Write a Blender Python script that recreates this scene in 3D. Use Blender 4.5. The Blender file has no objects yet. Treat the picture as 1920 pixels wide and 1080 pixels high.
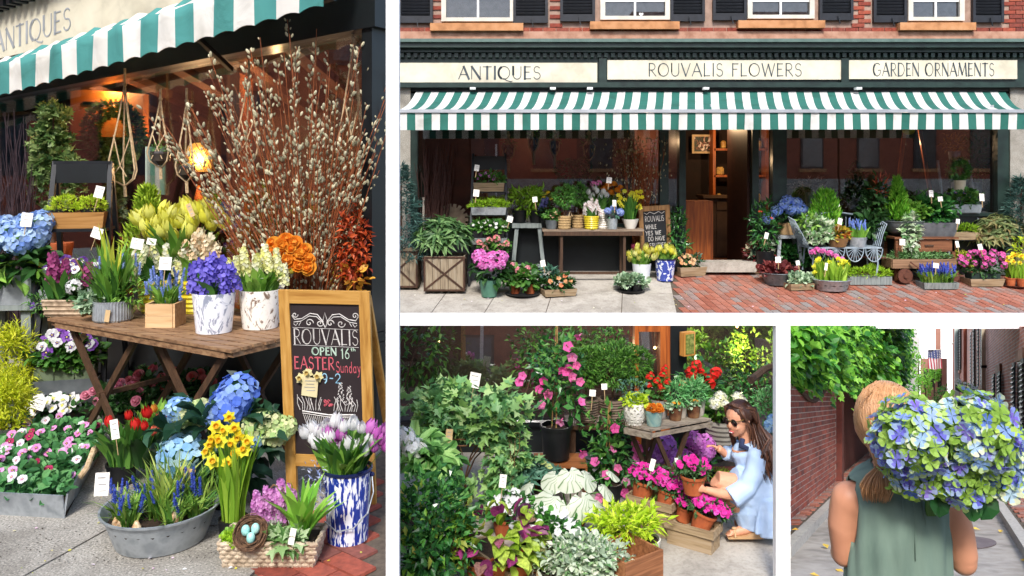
import bpy,math,random
import numpy as np
from mathutils import Vector,Matrix

# ---------------------------------------------------------------- camera, world, sun, exposure
scene = bpy.context.scene
FP,CX,HY,EZ = 1500.0,960.0,320.0,1.6      # focal length in photo pixels, principal point, eye height
cam_d = bpy.data.cameras.new("camera")
cam = bpy.data.objects.new("camera",cam_d)
scene.collection.objects.link(cam)
cam.location = (0,0,EZ)
cam.rotation_euler = (math.radians(90),0,0)
cam_d.sensor_width = 36
cam_d.lens = 36*FP/1920
cam_d.shift_y =-(540-HY)/1920
cam_d.clip_start = 0.05
cam_d.clip_end = 2000
scene.camera = cam

world = bpy.data.worlds.new("World")
scene.world = world
world.use_nodes = True
wn = world.node_tree
wn.nodes.clear()
wo = wn.nodes.new("ShaderNodeOutputWorld")
bg = wn.nodes.new("ShaderNodeBackground")
sky_t = wn.nodes.new("ShaderNodeTexSky")
sky_t.sky_type = 'NISHITA'
sky_t.sun_disc = False
SUN_EL,SUN_AZ = 46.0,186.0                     # the sun stands behind the camera
sky_t.sun_elevation = math.radians(SUN_EL)
sky_t.sun_rotation = math.radians(SUN_AZ)
sky_t.air_density = 1.0
sky_t.dust_density = 2.0
sky_t.ozone_density = 1.0
bg.inputs[1].default_value = 0.15
wn.links.new(sky_t.outputs[0],bg.inputs[0])
wn.links.new(bg.outputs[0],wo.inputs[0])

sun_d = bpy.data.lights.new("sun",'SUN')
sun_d.energy = 1.8
sun_d.angle = math.radians(11)
sun_d.color = (1.0,0.96,0.9)
sun = bpy.data.objects.new("sun",sun_d)
scene.collection.objects.link(sun)
_az = math.radians(SUN_AZ)
_to = Vector((math.sin(_az)*math.cos(math.radians(SUN_EL)),math.cos(_az)*math.cos(math.radians(SUN_EL)),math.sin(math.radians(SUN_EL))))
sun.rotation_euler = _to.to_track_quat('Z','Y').to_euler()

scene.view_settings.view_transform = 'Standard'
scene.view_settings.look = 'None'
scene.view_settings.gamma = 1.0
scene.view_settings.use_curve_mapping = False
scene.view_settings.exposure = 1.18
scene.render.engine = 'CYCLES'
scene.cycles.use_denoising = True
scene.cycles.max_bounces = 7
scene.cycles.transparent_max_bounces = 24
scene.cycles.sample_clamp_indirect = 6
scene.cycles.caustics_reflective = False
scene.cycles.caustics_refractive = False

# ---------------------------------------------------------------- helpers
rng = np.random.default_rng(11)
random.seed(5)
COL = scene.collection
CLIP = [-1e9,1e9,-1e9,1e9]

def P(px,py,d):
 return Vector(((px-CX)/FP*d,d,EZ-(py-HY)/FP*d))

def G(px,py,z=0.0):
 return P(px,py,(EZ-z)*FP/(py-HY))

def hexc(h):
 h = h.lstrip('#')
 f = lambda c:c/12.92 if c<=.04045 else ((c+.055)/1.055)**2.4
 return tuple(f(int(h[i:i+2],16)/255) for i in (0,2,4))+(1,)

def rgb(c):
 if isinstance(c,str):
  return hexc(c)
 return tuple(c)+(1,) if len(c)==3 else tuple(c)

MATS = {}
def _base(name):
 m = bpy.data.materials.new(name)
 m.use_nodes = True
 nt = m.node_tree
 return m,nt,nt.nodes["Principled BSDF"],nt.nodes["Material Output"]

def ramp(nt,cols,pos=None,interp='LINEAR'):
 r = nt.nodes.new("ShaderNodeValToRGB")
 r.color_ramp.interpolation = interp
 n = len(cols)
 e = r.color_ramp.elements
 while len(e)<n:
  e.new(0.5)
 for i,c in enumerate(cols):
  e[i].position = pos[i] if pos else (i/max(1,n-1) if interp=='LINEAR' else i/n)
  e[i].color = rgb(c)
 return r

def noise(nt,scale,detail=4,coord='Object',stretch=None,dist=0.0):
 tc = nt.nodes.new("ShaderNodeTexCoord")
 nz = nt.nodes.new("ShaderNodeTexNoise")
 nz.inputs['Scale'].default_value = scale
 nz.inputs['Detail'].default_value = detail
 nz.inputs['Distortion'].default_value = dist
 if stretch:
  mp = nt.nodes.new("ShaderNodeMapping")
  mp.inputs['Scale'].default_value = stretch
  nt.links.new(tc.outputs[coord],mp.inputs[0])
  nt.links.new(mp.outputs[0],nz.inputs['Vector'])
 else:
  nt.links.new(tc.outputs[coord],nz.inputs['Vector'])
 return nz

def M(name,cols,rough=.6,metal=0.0,scale=8,bump=0.0,bscale=None,stretch=None,spec=.4,detail=5,pos=None,dist=0.0,stain=0.0):
 """noise-mottled surface"""
 if name in MATS:
  return MATS[name]
 m,nt,bs,out = _base(name)
 nz = noise(nt,scale,detail,stretch=stretch,dist=dist)
 r = ramp(nt,cols,pos or [0.3+0.4*i/max(1,len(cols)-1) for i in range(len(cols))])
 nt.links.new(nz.outputs[0],r.inputs[0])
 col = r.outputs[0]
 if stain:
  for sc_,st_ in ((1.7,stain),(7,stain*.6)):
   n3 = noise(nt,sc_,7,dist=.8)
   r3 = ramp(nt,[(.52,.5,.47),(.9,.89,.87),(1.04,1.04,1.03)],[.36,.5,.66])
   mx = nt.nodes.new("ShaderNodeMixRGB");mx.blend_type = 'MULTIPLY';mx.inputs[0].default_value = st_
   nt.links.new(n3.outputs[0],r3.inputs[0]);nt.links.new(col,mx.inputs[1]);nt.links.new(r3.outputs[0],mx.inputs[2])
   col = mx.outputs[0]
 nt.links.new(col,bs.inputs['Base Color'])
 bs.inputs['Roughness'].default_value = rough
 bs.inputs['Metallic'].default_value = metal
 bs.inputs['Specular IOR Level'].default_value = spec
 if bump:
  n2 = noise(nt,bscale or scale*4,4,stretch=stretch)
  b = nt.nodes.new("ShaderNodeBump")
  b.inputs['Strength'].default_value = bump
  b.inputs['Distance'].default_value = .01
  nt.links.new(n2.outputs[0],b.inputs['Height'])
  nt.links.new(b.outputs[0],bs.inputs['Normal'])
 MATS[name] = m
 return m

def island(nt):
 g = nt.nodes.new("ShaderNodeNewGeometry")
 o = nt.nodes.new("ShaderNodeObjectInfo")
 a = nt.nodes.new("ShaderNodeMath");a.operation = 'ADD'
 f = nt.nodes.new("ShaderNodeMath");f.operation = 'FRACT'
 nt.links.new(g.outputs['Random Per Island'],a.inputs[0])
 nt.links.new(o.outputs['Random'],a.inputs[1])
 nt.links.new(a.outputs[0],f.inputs[0])
 return f

def LM(name,cols,trans=.3,rough=.45,spec=.35,interp='LINEAR',vein=0.0):
 """leaf or petal: one tone per leaf, some light passing through"""
 if name in MATS:
  return MATS[name]
 m,nt,bs,out = _base(name)
 f = island(nt)
 r = ramp(nt,[[min(.8,c*1.3) for c in rgb(h)[:3]] for h in cols],interp=interp)
 nt.links.new(f.outputs[0],r.inputs[0])
 col = r.outputs[0]
 if vein:
  nz = noise(nt,60,2)
  mx = nt.nodes.new("ShaderNodeMixRGB");mx.blend_type = 'MULTIPLY'
  mx.inputs[0].default_value = vein
  rr = ramp(nt,[(.35,.35,.35),(1,1,1)],[.35,.6])
  nt.links.new(nz.outputs[0],rr.inputs[0])
  nt.links.new(col,mx.inputs[1]);nt.links.new(rr.outputs[0],mx.inputs[2])
  col = mx.outputs[0]
 nt.links.new(col,bs.inputs['Base Color'])
 bs.inputs['Roughness'].default_value = rough
 bs.inputs['Specular IOR Level'].default_value = spec
 tr = nt.nodes.new("ShaderNodeBsdfTranslucent")
 nt.links.new(col,tr.inputs[0])
 mix = nt.nodes.new("ShaderNodeMixShader")
 mix.inputs[0].default_value = trans
 nt.links.new(bs.outputs[0],mix.inputs[1]);nt.links.new(tr.outputs[0],mix.inputs[2])
 nt.links.new(mix.outputs[0],out.inputs[0])
 MATS[name] = m
 return m

def BM(name,cols,rough=.85,scale=30,bump=.5):
 """brick or paver: one tone per piece, gritty"""
 if name in MATS:
  return MATS[name]
 m,nt,bs,out = _base(name)
 f = island(nt)
 r = ramp(nt,cols)
 nt.links.new(f.outputs[0],r.inputs[0])
 nz = noise(nt,scale,6)
 mx = nt.nodes.new("ShaderNodeMixRGB");mx.blend_type = 'MULTIPLY';mx.inputs[0].default_value = .75
 rr = ramp(nt,[(.5,.5,.52),(1.2,1.15,1.1)],[.3,.7])
 nt.links.new(nz.outputs[0],rr.inputs[0])
 nt.links.new(r.outputs[0],mx.inputs[1]);nt.links.new(rr.outputs[0],mx.inputs[2])
 nt.links.new(mx.outputs[0],bs.inputs['Base Color'])
 bs.inputs['Roughness'].default_value = rough
 b = nt.nodes.new("ShaderNodeBump");b.inputs['Strength'].default_value = bump;b.inputs['Distance'].default_value = .006
 nt.links.new(nz.outputs[0],b.inputs['Height']);nt.links.new(b.outputs[0],bs.inputs['Normal'])
 MATS[name] = m
 return m

def WM(name,cols,axis='X',rough=.65,scale=5):
 """wood: grain stretched along one axis"""
 st = {'X':(.6,9,9),'Y':(9,.6,9),'Z':(9,9,.6)}[axis]
 return M(name,cols,rough=rough,scale=scale,stretch=st,bump=.1,bscale=scale*2,detail=7,dist=.4)

def splat(name,cols,scale,stretch=None,rough=.3,edge=.02,thr=.5,dist=1.5):
 """two-tone swirls or splashes with hard edges"""
 if name in MATS:
  return MATS[name]
 m,nt,bs,out = _base(name)
 nz = noise(nt,scale,3,stretch=stretch,dist=dist)
 r = ramp(nt,cols,[thr-edge,thr+edge] if len(cols)==2 else [thr-edge,thr,thr+edge])
 nt.links.new(nz.outputs[0],r.inputs[0])
 nt.links.new(r.outputs[0],bs.inputs['Base Color'])
 bs.inputs['Roughness'].default_value = rough
 MATS[name] = m
 return m

def emit(name,col,s):
 if name in MATS:
  return MATS[name]
 m,nt,bs,out = _base(name)
 bs.inputs['Base Color'].default_value = rgb(col)
 bs.inputs['Emission Color'].default_value = rgb(col)
 bs.inputs['Emission Strength'].default_value = s
 MATS[name] = m
 return m

def glassM(name,refl=.5,tint=(1,1,1)):
 if name in MATS:
  return MATS[name]
 m,nt,bs,out = _base(name)
 nt.nodes.remove(bs)
 t = nt.nodes.new("ShaderNodeBsdfTransparent");t.inputs[0].default_value = rgb(tint)
 g = nt.nodes.new("ShaderNodeBsdfGlossy");g.inputs['Roughness'].default_value = .01
 fr = nt.nodes.new("ShaderNodeFresnel");fr.inputs[0].default_value = 1.5
 mu = nt.nodes.new("ShaderNodeMath");mu.operation = 'MULTIPLY';mu.inputs[1].default_value = refl
 mix = nt.nodes.new("ShaderNodeMixShader")
 nt.links.new(fr.outputs[0],mu.inputs[0]);nt.links.new(mu.outputs[0],mix.inputs[0])
 nt.links.new(t.outputs[0],mix.inputs[1]);nt.links.new(g.outputs[0],mix.inputs[2])
 nt.links.new(mix.outputs[0],out.inputs[0])
 MATS[name] = m
 return m

# ---- objects
def obj(name,mesh,parent=None,loc=None,rot=None,scl=None,kind=None):
 o = bpy.data.objects.new(name,mesh)
 COL.objects.link(o)
 if parent is not None:
  o.parent = parent
 if loc is not None:
  o.location = loc
 if rot is not None:
  o.rotation_euler = rot
 if scl is not None:
  o.scale = scl if hasattr(scl,'__len__') else (scl,scl,scl)
 if kind:
  o['kind'] = kind
 return o

def tag(o,label=None,cat=None,group=None,kind=None):
 if label:o['label'] = label
 if cat:o['category'] = cat
 if group:o['group'] = group
 if kind:o['kind'] = kind
 return o

def thing(name,label,cat,loc=(0,0,0),rz=0.0,group=None):
 o = obj(name,None,loc=loc,rot=(0,0,rz))
 return tag(o,label,cat,group)

def mesh_np(name,V,FA,mats,MI=None,smooth=False):
 """FA: list of int arrays (m,k)"""
 me = bpy.data.meshes.new(name)
 V = np.ascontiguousarray(V,dtype=np.float32).reshape(-1,3)
 FA = [np.asarray(f) for f in FA if len(f)]
 me.vertices.add(len(V));me.vertices.foreach_set('co',V.ravel())
 if FA:
  loops = np.concatenate([f.ravel() for f in FA]).astype(np.int32)
  cnt = np.concatenate([np.full(len(f),f.shape[1]) for f in FA])
  st = np.concatenate([[0],np.cumsum(cnt)[:-1]]).astype(np.int32)
  me.loops.add(len(loops));me.loops.foreach_set('vertex_index',loops)
  me.polygons.add(len(cnt));me.polygons.foreach_set('loop_start',st)
  if MI is not None:
   me.polygons.foreach_set('material_index',np.concatenate(MI).astype(np.int32))
  me.polygons.foreach_set('use_smooth',np.full(len(cnt),smooth))
 for m in (mats if isinstance(mats,(list,tuple)) else [mats]):
  me.materials.append(m)
 me.update(calc_edges=True)
 return me

class MB:
 def __init__(s):
  s.V,s.F,s.I = [],[],[]
 def add(s,V,F,mi=0):
  n = len(s.V)
  s.V+=[tuple(v) for v in V]
  s.F+=[tuple(i+n for i in f) for f in F]
  s.I+=[mi]*len(F)
  return s
 def box(s,c,d,mi=0,R=None,taper=1.0):
  x,y,z = d[0]/2,d[1]/2,d[2]/2
  t = taper
  V = [(-x,-y,-z),(x,-y,-z),(x,y,-z),(-x,y,-z),(-x*t,-y*t,z),(x*t,-y*t,z),(x*t,y*t,z),(-x*t,y*t,z)]
  if R is not None:
   V = [R @ Vector(v) for v in V]
  V = [(v[0]+c[0],v[1]+c[1],v[2]+c[2]) for v in V]
  return s.add(V,[(3,2,1,0),(4,5,6,7),(0,1,5,4),(1,2,6,5),(2,3,7,6),(3,0,4,7)],mi)
 def bar(s,a,b,w,h,mi=0,up=(0,0,1)):
  a,b = Vector(a),Vector(b)
  y = (b-a)
  L = y.length
  y = y.normalized()
  up = Vector(up)
  if abs(y.dot(up))>.97:
   up = Vector((0,1,0))
  x = y.cross(up).normalized()
  z = x.cross(y)
  R = Matrix((x,y,z)).transposed()
  return s.box((a+b)/2,(w,L,h),mi,R)
 def prism(s,poly,z0,z1,mi=0):
  n = len(poly)
  V = [(p[0],p[1],z0) for p in poly]+[(p[0],p[1],z1) for p in poly]
  F = [tuple(range(n-1,-1,-1)),tuple(range(n,2*n))]+[(i,(i+1)%n,n+(i+1)%n,n+i) for i in range(n)]
  return s.add(V,F,mi)
 def extr(s,poly,off,mi=0):
  """any planar polygon of 3-D points pushed along off"""
  n = len(poly)
  V = [tuple(p) for p in poly]+[tuple(Vector(p)+Vector(off)) for p in poly]
  F = [tuple(range(n-1,-1,-1)),tuple(range(n,2*n))]+[(i,(i+1)%n,n+(i+1)%n,n+i) for i in range(n)]
  return s.add(V,F,mi)
 def tube(s,pts,r,n=6,mi=0,cap=True):
  pts = [Vector(p) for p in pts]
  m = len(pts)
  rr = r if hasattr(r,'__len__') else [r]*m
  V,F = [],[]
  ref = Vector((0,0,1))
  for i,p in enumerate(pts):
   t = (pts[min(i+1,m-1)]-pts[max(i-1,0)]).normalized()
   if abs(t.dot(ref))>.95:
    ref = Vector((1,0,0)) if abs(t.x)<.9 else Vector((0,1,0))
   x = t.cross(ref).normalized()
   y = x.cross(t)
   ref = y
   for k in range(n):
    a = 2*math.pi*k/n
    q = rr[i]
    qx,qy = (q,q) if not hasattr(q,'__len__') else q
    V.append(p+x*(math.cos(a)*qx)+y*(math.sin(a)*qy))
  for i in range(m-1):
   for k in range(n):
    k2 = (k+1)%n
    F.append((i*n+k,i*n+k2,(i+1)*n+k2,(i+1)*n+k))
  if cap:
   F.append(tuple(range(n-1,-1,-1)))
   F.append(tuple((m-1)*n+k for k in range(n)))
  return s.add(V,F,mi)
 def lathe(s,prof,n=20,mi=0,c=(0,0,0),sx=1,sy=1):
  V,F = [],[]
  for r,z in prof:
   for k in range(n):
    a = 2*math.pi*k/n
    V.append((c[0]+r*math.cos(a)*sx,c[1]+r*math.sin(a)*sy,c[2]+z))
  m = len(prof)
  for i in range(m-1):
   for k in range(n):
    k2 = (k+1)%n
    F.append((i*n+k,i*n+k2,(i+1)*n+k2,(i+1)*n+k))
  F.append(tuple(range(n-1,-1,-1)))
  F.append(tuple((m-1)*n+k for k in range(n)))
  return s.add(V,F,mi)
 def ball(s,c,r,nu=10,nv=7,mi=0):
  rx,ry,rz = r if hasattr(r,'__len__') else (r,r,r)
  V = [(c[0],c[1],c[2]-rz)]
  for j in range(1,nv):
   th = math.pi*j/nv
   for k in range(nu):
    a = 2*math.pi*k/nu
    V.append((c[0]+rx*math.sin(th)*math.cos(a),c[1]+ry*math.sin(th)*math.sin(a),c[2]-rz*math.cos(th)))
  V.append((c[0],c[1],c[2]+rz))
  F = [(0,1+(k+1)%nu,1+k) for k in range(nu)]
  for j in range(nv-2):
   for k in range(nu):
    k2 = (k+1)%nu
    F.append((1+j*nu+k,1+j*nu+k2,1+(j+1)*nu+k2,1+(j+1)*nu+k))
  t = len(V)-1
  F+=[(1+(nv-2)*nu+k,1+(nv-2)*nu+(k+1)%nu,t) for k in range(nu)]
  return s.add(V,F,mi)
 def mesh(s,name,mats,smooth=False):
  me = bpy.data.meshes.new(name)
  me.from_pydata(s.V,[],s.F)
  for m in (mats if isinstance(mats,(list,tuple)) else [mats]):
   me.materials.append(m)
  if max(s.I or [0])>0:
   me.polygons.foreach_set('material_index',s.I)
  if smooth:
   me.polygons.foreach_set('use_smooth',[True]*len(s.F))
  me.update()
  return me
 def build(s,name,mats,parent=None,smooth=False,kind=None,loc=None,rot=None):
  return obj(name,s.mesh(name,mats,smooth),parent,loc,rot,None,kind)

def auto_smooth(o,ang=40):
 o.data.polygons.foreach_set('use_smooth',[True]*len(o.data.polygons))
 try:
  o.data.set_sharp_from_angle(angle=math.radians(ang))
 except Exception:
  pass
 return o

# ---- leaf and petal templates: y runs along the leaf, z is its face
def t_leaf(w=.5,fold=.1,droop=.15):
 V = np.array([(0,0,0),(-w/2,.42,fold),(0,.42,0),(w/2,.42,fold),(0,1,-droop)])
 return V,[(0,2,1),(0,3,2),(1,2,4),(2,3,4)]

def t_round(w=.8,fold=.08,droop=.1):
 V = np.array([(0,0,0),(-.38*w,.18,fold),(-.5*w,.5,fold*1.2),(-.3*w,.85,fold*.3),(0,1,-droop),(.3*w,.85,fold*.3),(.5*w,.5,fold*1.2),(.38*w,.18,fold),(0,.5,0)])
 return V,[(0,8,2,1),(8,4,3,2),(0,7,6,8),(8,6,5,4)]

def t_ivy():
 h = [(-.2,-.14),(-.5,.02),(-.3,.2),(-.52,.5),(-.2,.48)]
 V = [(0,0,0)]+[(x,y,.1*abs(x)*2) for x,y in h]+[(0,1,-.1)]+[(-x,y,.1*abs(x)*2) for x,y in h[::-1]]+[(0,.4,-.02)]
 F = [(0,12,2,1),(12,4,3,2),(12,6,5,4),(0,11,10,12),(12,10,9,8),(12,8,7,6)]
 return np.array(V),F

def t_floret(k=4,w=.5,cup=.1):
 V,F = [(0,0,0)],[]
 for i in range(k):
  a = 2*math.pi*i/k
  ca,sa = math.cos(a),math.sin(a)
  b = len(V)
  for (r,t) in ((.3,-w/2),(.5,0),(.3,w/2)):
   V.append((r*ca-t*sa,r*sa+t*ca,cup*(r/.5)**2))
  F.append((0,b,b+1,b+2))
 V = np.array(V)
 V = V[:,[0,2,1]] if False else V
 return V,F

LEAF,THIN,NEEDLE,ROUND,IVY = t_leaf(.5),t_leaf(.26,.06,.2),t_leaf(.09,.02,.05),t_round(.75),t_ivy()
WIDE = t_round(.55,.1,.25)
FLOR4 = t_floret(4,.6,.08)
FLOR5 = t_floret(5,.5,.1)
KINDS = {'leaf':LEAF,'thin':THIN,'needle':NEEDLE,'round':ROUND,'ivy':IVY,'wide':WIDE,'flor4':FLOR4,'flor5':FLOR5}

def nrm(a):
 return a/(np.linalg.norm(a,axis=-1,keepdims=True)+1e-9)

def scat(t,pos,dirv,nor,size):
 V0,F0 = t
 y = nrm(dirv)
 x = nrm(np.cross(y,nor))
 z = np.cross(x,y)
 R = np.stack([x,y,z],axis=2)
 V = np.einsum('nij,kj->nki',R,V0)*np.asarray(size)[:,None,None]+pos[:,None,:]
 off = (np.arange(len(pos))*len(V0))[:,None]
 by = {}
 for f in F0:
  by.setdefault(len(f),[]).append(f)
 FA = []
 for k,fs in by.items():
  FA.append((np.array(fs)[None,:,:]+off[:,:,None]).reshape(-1,k))
 return V.reshape(-1,3),FA

def visible(pos,loc,rz=0.0):
 """keeps what stands inside the scene's own bounds (CLIP)"""
 c,s_ = math.cos(rz),math.sin(rz)
 X = pos[:,0]*c-pos[:,1]*s_+loc[0]
 Y = pos[:,0]*s_+pos[:,1]*c+loc[1]
 Z = pos[:,2]+loc[2]
 Y = np.maximum(Y,.1)
 px = CX+X/Y*FP
 py = HY+(EZ-Z)/Y*FP
 return (px>CLIP[0]) & (px<CLIP[1]) & (py>CLIP[2]) & (py<CLIP[3])

def sphere_dirs(n,up=-1.0):
 v = rng.normal(size=(n*3,3))
 v = nrm(v)
 v = v[v[:,2]>up]
 while len(v)<n:
  w = nrm(rng.normal(size=(n*3,3)))
  v = np.concatenate([v,w[w[:,2]>up]])
 return v[:n]

# ---- blooms: unit meshes, about 1 across, z up / facing +z
BL = {}
def petalM(c,c2=None,tr=.35):
 c2 = c2 or c
 return LM('petal_%s_%s'%(c.strip('#'),c2.strip('#')),[c,c2],trans=tr,rough=.55,spec=.2)

def bloom(kind,*cols):
 key = (kind,)+cols
 if key in BL:
  return BL[key]
 mb = MB()
 mats = [petalM(*(c.split('/') if '/' in c else (c,))) for c in cols]
 sm = False
 if kind=='tulip':
  for ring,(n,r0) in enumerate(((3,.30),(3,.36))):
   for i in range(n):
    a = 2*math.pi*(i+.5*ring)/n
    V,F = [],[]
    for j,(r,z,w) in enumerate(((.05,-.5,.12),(r0,-.2,.42),(r0*1.02,.15,.42),(r0*.62,.5,.1))):
     for t in (-1,0,1):
      aa = a+t*w*1.35
      q = r*(1 if t==0 else .97)
      V.append((q*math.cos(aa),q*math.sin(aa),z+(0 if t else .02)))
    for j in range(3):
     for t in range(2):
      F.append((j*3+t,j*3+t+1,j*3+t+4,j*3+t+3))
    mb.add(V,F,0)
  sm = True
 elif kind=='daff':
  V,F = t_floret(6,.34,-.1)
  mb.add(V,F,0)
  mb.lathe([(.08,0),(.13,.14),(.2,.3),(.16,.29),(.08,.1)],8,min(1,len(cols)-1))
 elif kind=='pansy':
  for i,(a,s) in enumerate(((60,.36),(120,.36),(0,.34),(180,.34),(270,.42))):
   a = math.radians(a)
   c = Vector((math.cos(a)*.24,math.sin(a)*.22,.01*i))
   V = [c+Vector((math.cos(b)*s*.72,math.sin(b)*s*.68,.05*math.sin(b*2+i))) for b in np.linspace(0,2*math.pi,8)[:-1]]
   mb.add(V,[tuple(range(7))],0)
  if len(cols)>1:
   V = [(math.cos(b)*(.2 if k%2 else .11),math.sin(b)*(.2 if k%2 else .11)-.04,.075) for k,b in enumerate(np.linspace(0,2*math.pi,11)[:-1])]
   mb.add(V,[tuple(range(10))],1)
  if len(cols)>2:
   V = [(math.cos(b)*.06,math.sin(b)*.06-.03,.085) for b in np.linspace(0,2*math.pi,7)[:-1]]
   mb.add(V,[tuple(range(6))],2)
 elif kind=='five':
  V,F = t_floret(5,.56,.08)
  mb.add(V,F,0)
  if len(cols)>1:
   mb.ball((0,0,.04),.09,6,4,1)
 elif kind=='trumpet':
  V,F = t_floret(5,.56,.2)
  mb.add(V,F,0)
  mb.lathe([(.04,-.5),(.06,-.25),(.16,.02)],6,0)
  if len(cols)>1:
   mb.ball((0,0,.02),.07,6,4,1)
 elif kind=='rose':
  r_ = random.Random(3)
  for ring,(n,rr,z,tilt) in enumerate(((7,.42,-.12,.35),(6,.33,.02,.75),(5,.22,.12,1.1),(3,.1,.16,1.3))):
   for i in range(n):
    a = 2*math.pi*(i+.4*ring)/n
    w = 1.25*math.pi*rr/n+.08
    u = Vector((math.cos(a),math.sin(a),0));t = Vector((-u.y,u.x,0))
    up = Vector((u.x*math.cos(tilt),u.y*math.cos(tilt),math.sin(tilt)))
    b = u*(rr*.55)+Vector((0,0,z-.1))
    mb.add([b-t*w*.6,b+t*w*.6,b+up*.26+t*w,b+up*.36,b+up*.26-t*w],[(0,1,2,3,4)],0)
  mb.ball((0,0,-.05),(.3,.3,.24),8,5,0)
 elif kind in ('hyd','cluster','spike','muscari','mopped'):
  if kind=='hyd':
   n = 95
   d = nrm(np.array([[math.cos(i*2.39996)*math.sqrt(max(0,1-(1-2*(i+.5)/n)**2)),math.sin(i*2.39996)*math.sqrt(max(0,1-(1-2*(i+.5)/n)**2)),1-2*(i+.5)/n] for i in range(n)]))
   pos = d*(.43+.06*rng.random((n,1)))*np.array([1,1,.85])
   sz = .2+.05*rng.random(n)
   t = FLOR4
  elif kind=='cluster':
   n = 26
   d = sphere_dirs(n,-.2)
   pos = d*(.34+.06*rng.random((n,1)))
   sz = .3+.06*rng.random(n)
   t = FLOR5
  elif kind=='mopped':
   n = 40
   d = sphere_dirs(n,-.3)
   pos = d*.42
   sz = .26+.06*rng.random(n)
   t = FLOR5
  else:
   n = 46 if kind=='spike' else 36
   zz = np.linspace(0,1,n)
   a = np.arange(n)*2.39996
   rad = (.19*(1-.45*zz**2) if kind=='spike' else .105*(1-.6*zz))
   d = np.stack([np.cos(a),np.sin(a),np.full(n,.15 if kind=='spike' else -.4)],1)
   pos = np.stack([np.cos(a)*rad,np.sin(a)*rad,zz-.5],1)
   sz = np.full(n,.2 if kind=='spike' else .12)
   t = FLOR5 if kind=='spike' else FLOR4
  d = nrm(d+rng.normal(size=d.shape)*.28)
  tan = np.cross(d,rng.normal(size=d.shape))
  V,FA = scat(t,pos,nrm(tan),d,sz)
  for f in FA:
   pass
  V = [tuple(v) for v in V]
  FF = [tuple(r) for f in FA for r in f]
  mb.add(V,FF,0)
  if kind in ('hyd','cluster','mopped'):
   mb.ball((0,0,0),(.3,.3,.26),8,5,len(mats))
   mats = mats+[LM('stalk_green',['#3f6b2a','#567f38'])]
  else:
   mb.tube([(0,0,-.5),(0,0,.45)],.05 if kind=='muscari' else .07,5,0)
 me = mb.mesh(kind+'_bloom',mats,sm)
 BL[key] = me
 return me

def rot_to(nv,spin=0.0):
 q = Vector(nv).normalized().to_track_quat('Z','Y')
 return (q.to_matrix() @ Matrix.Rotation(spin,3,'Z')).to_euler()

def stems(name,parent,lines,r,mat,n=4):
 mb = MB()
 for pts in lines:
  mb.tube(pts,r,n)
 return mb.build(name,mat,parent,kind=None)

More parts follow.
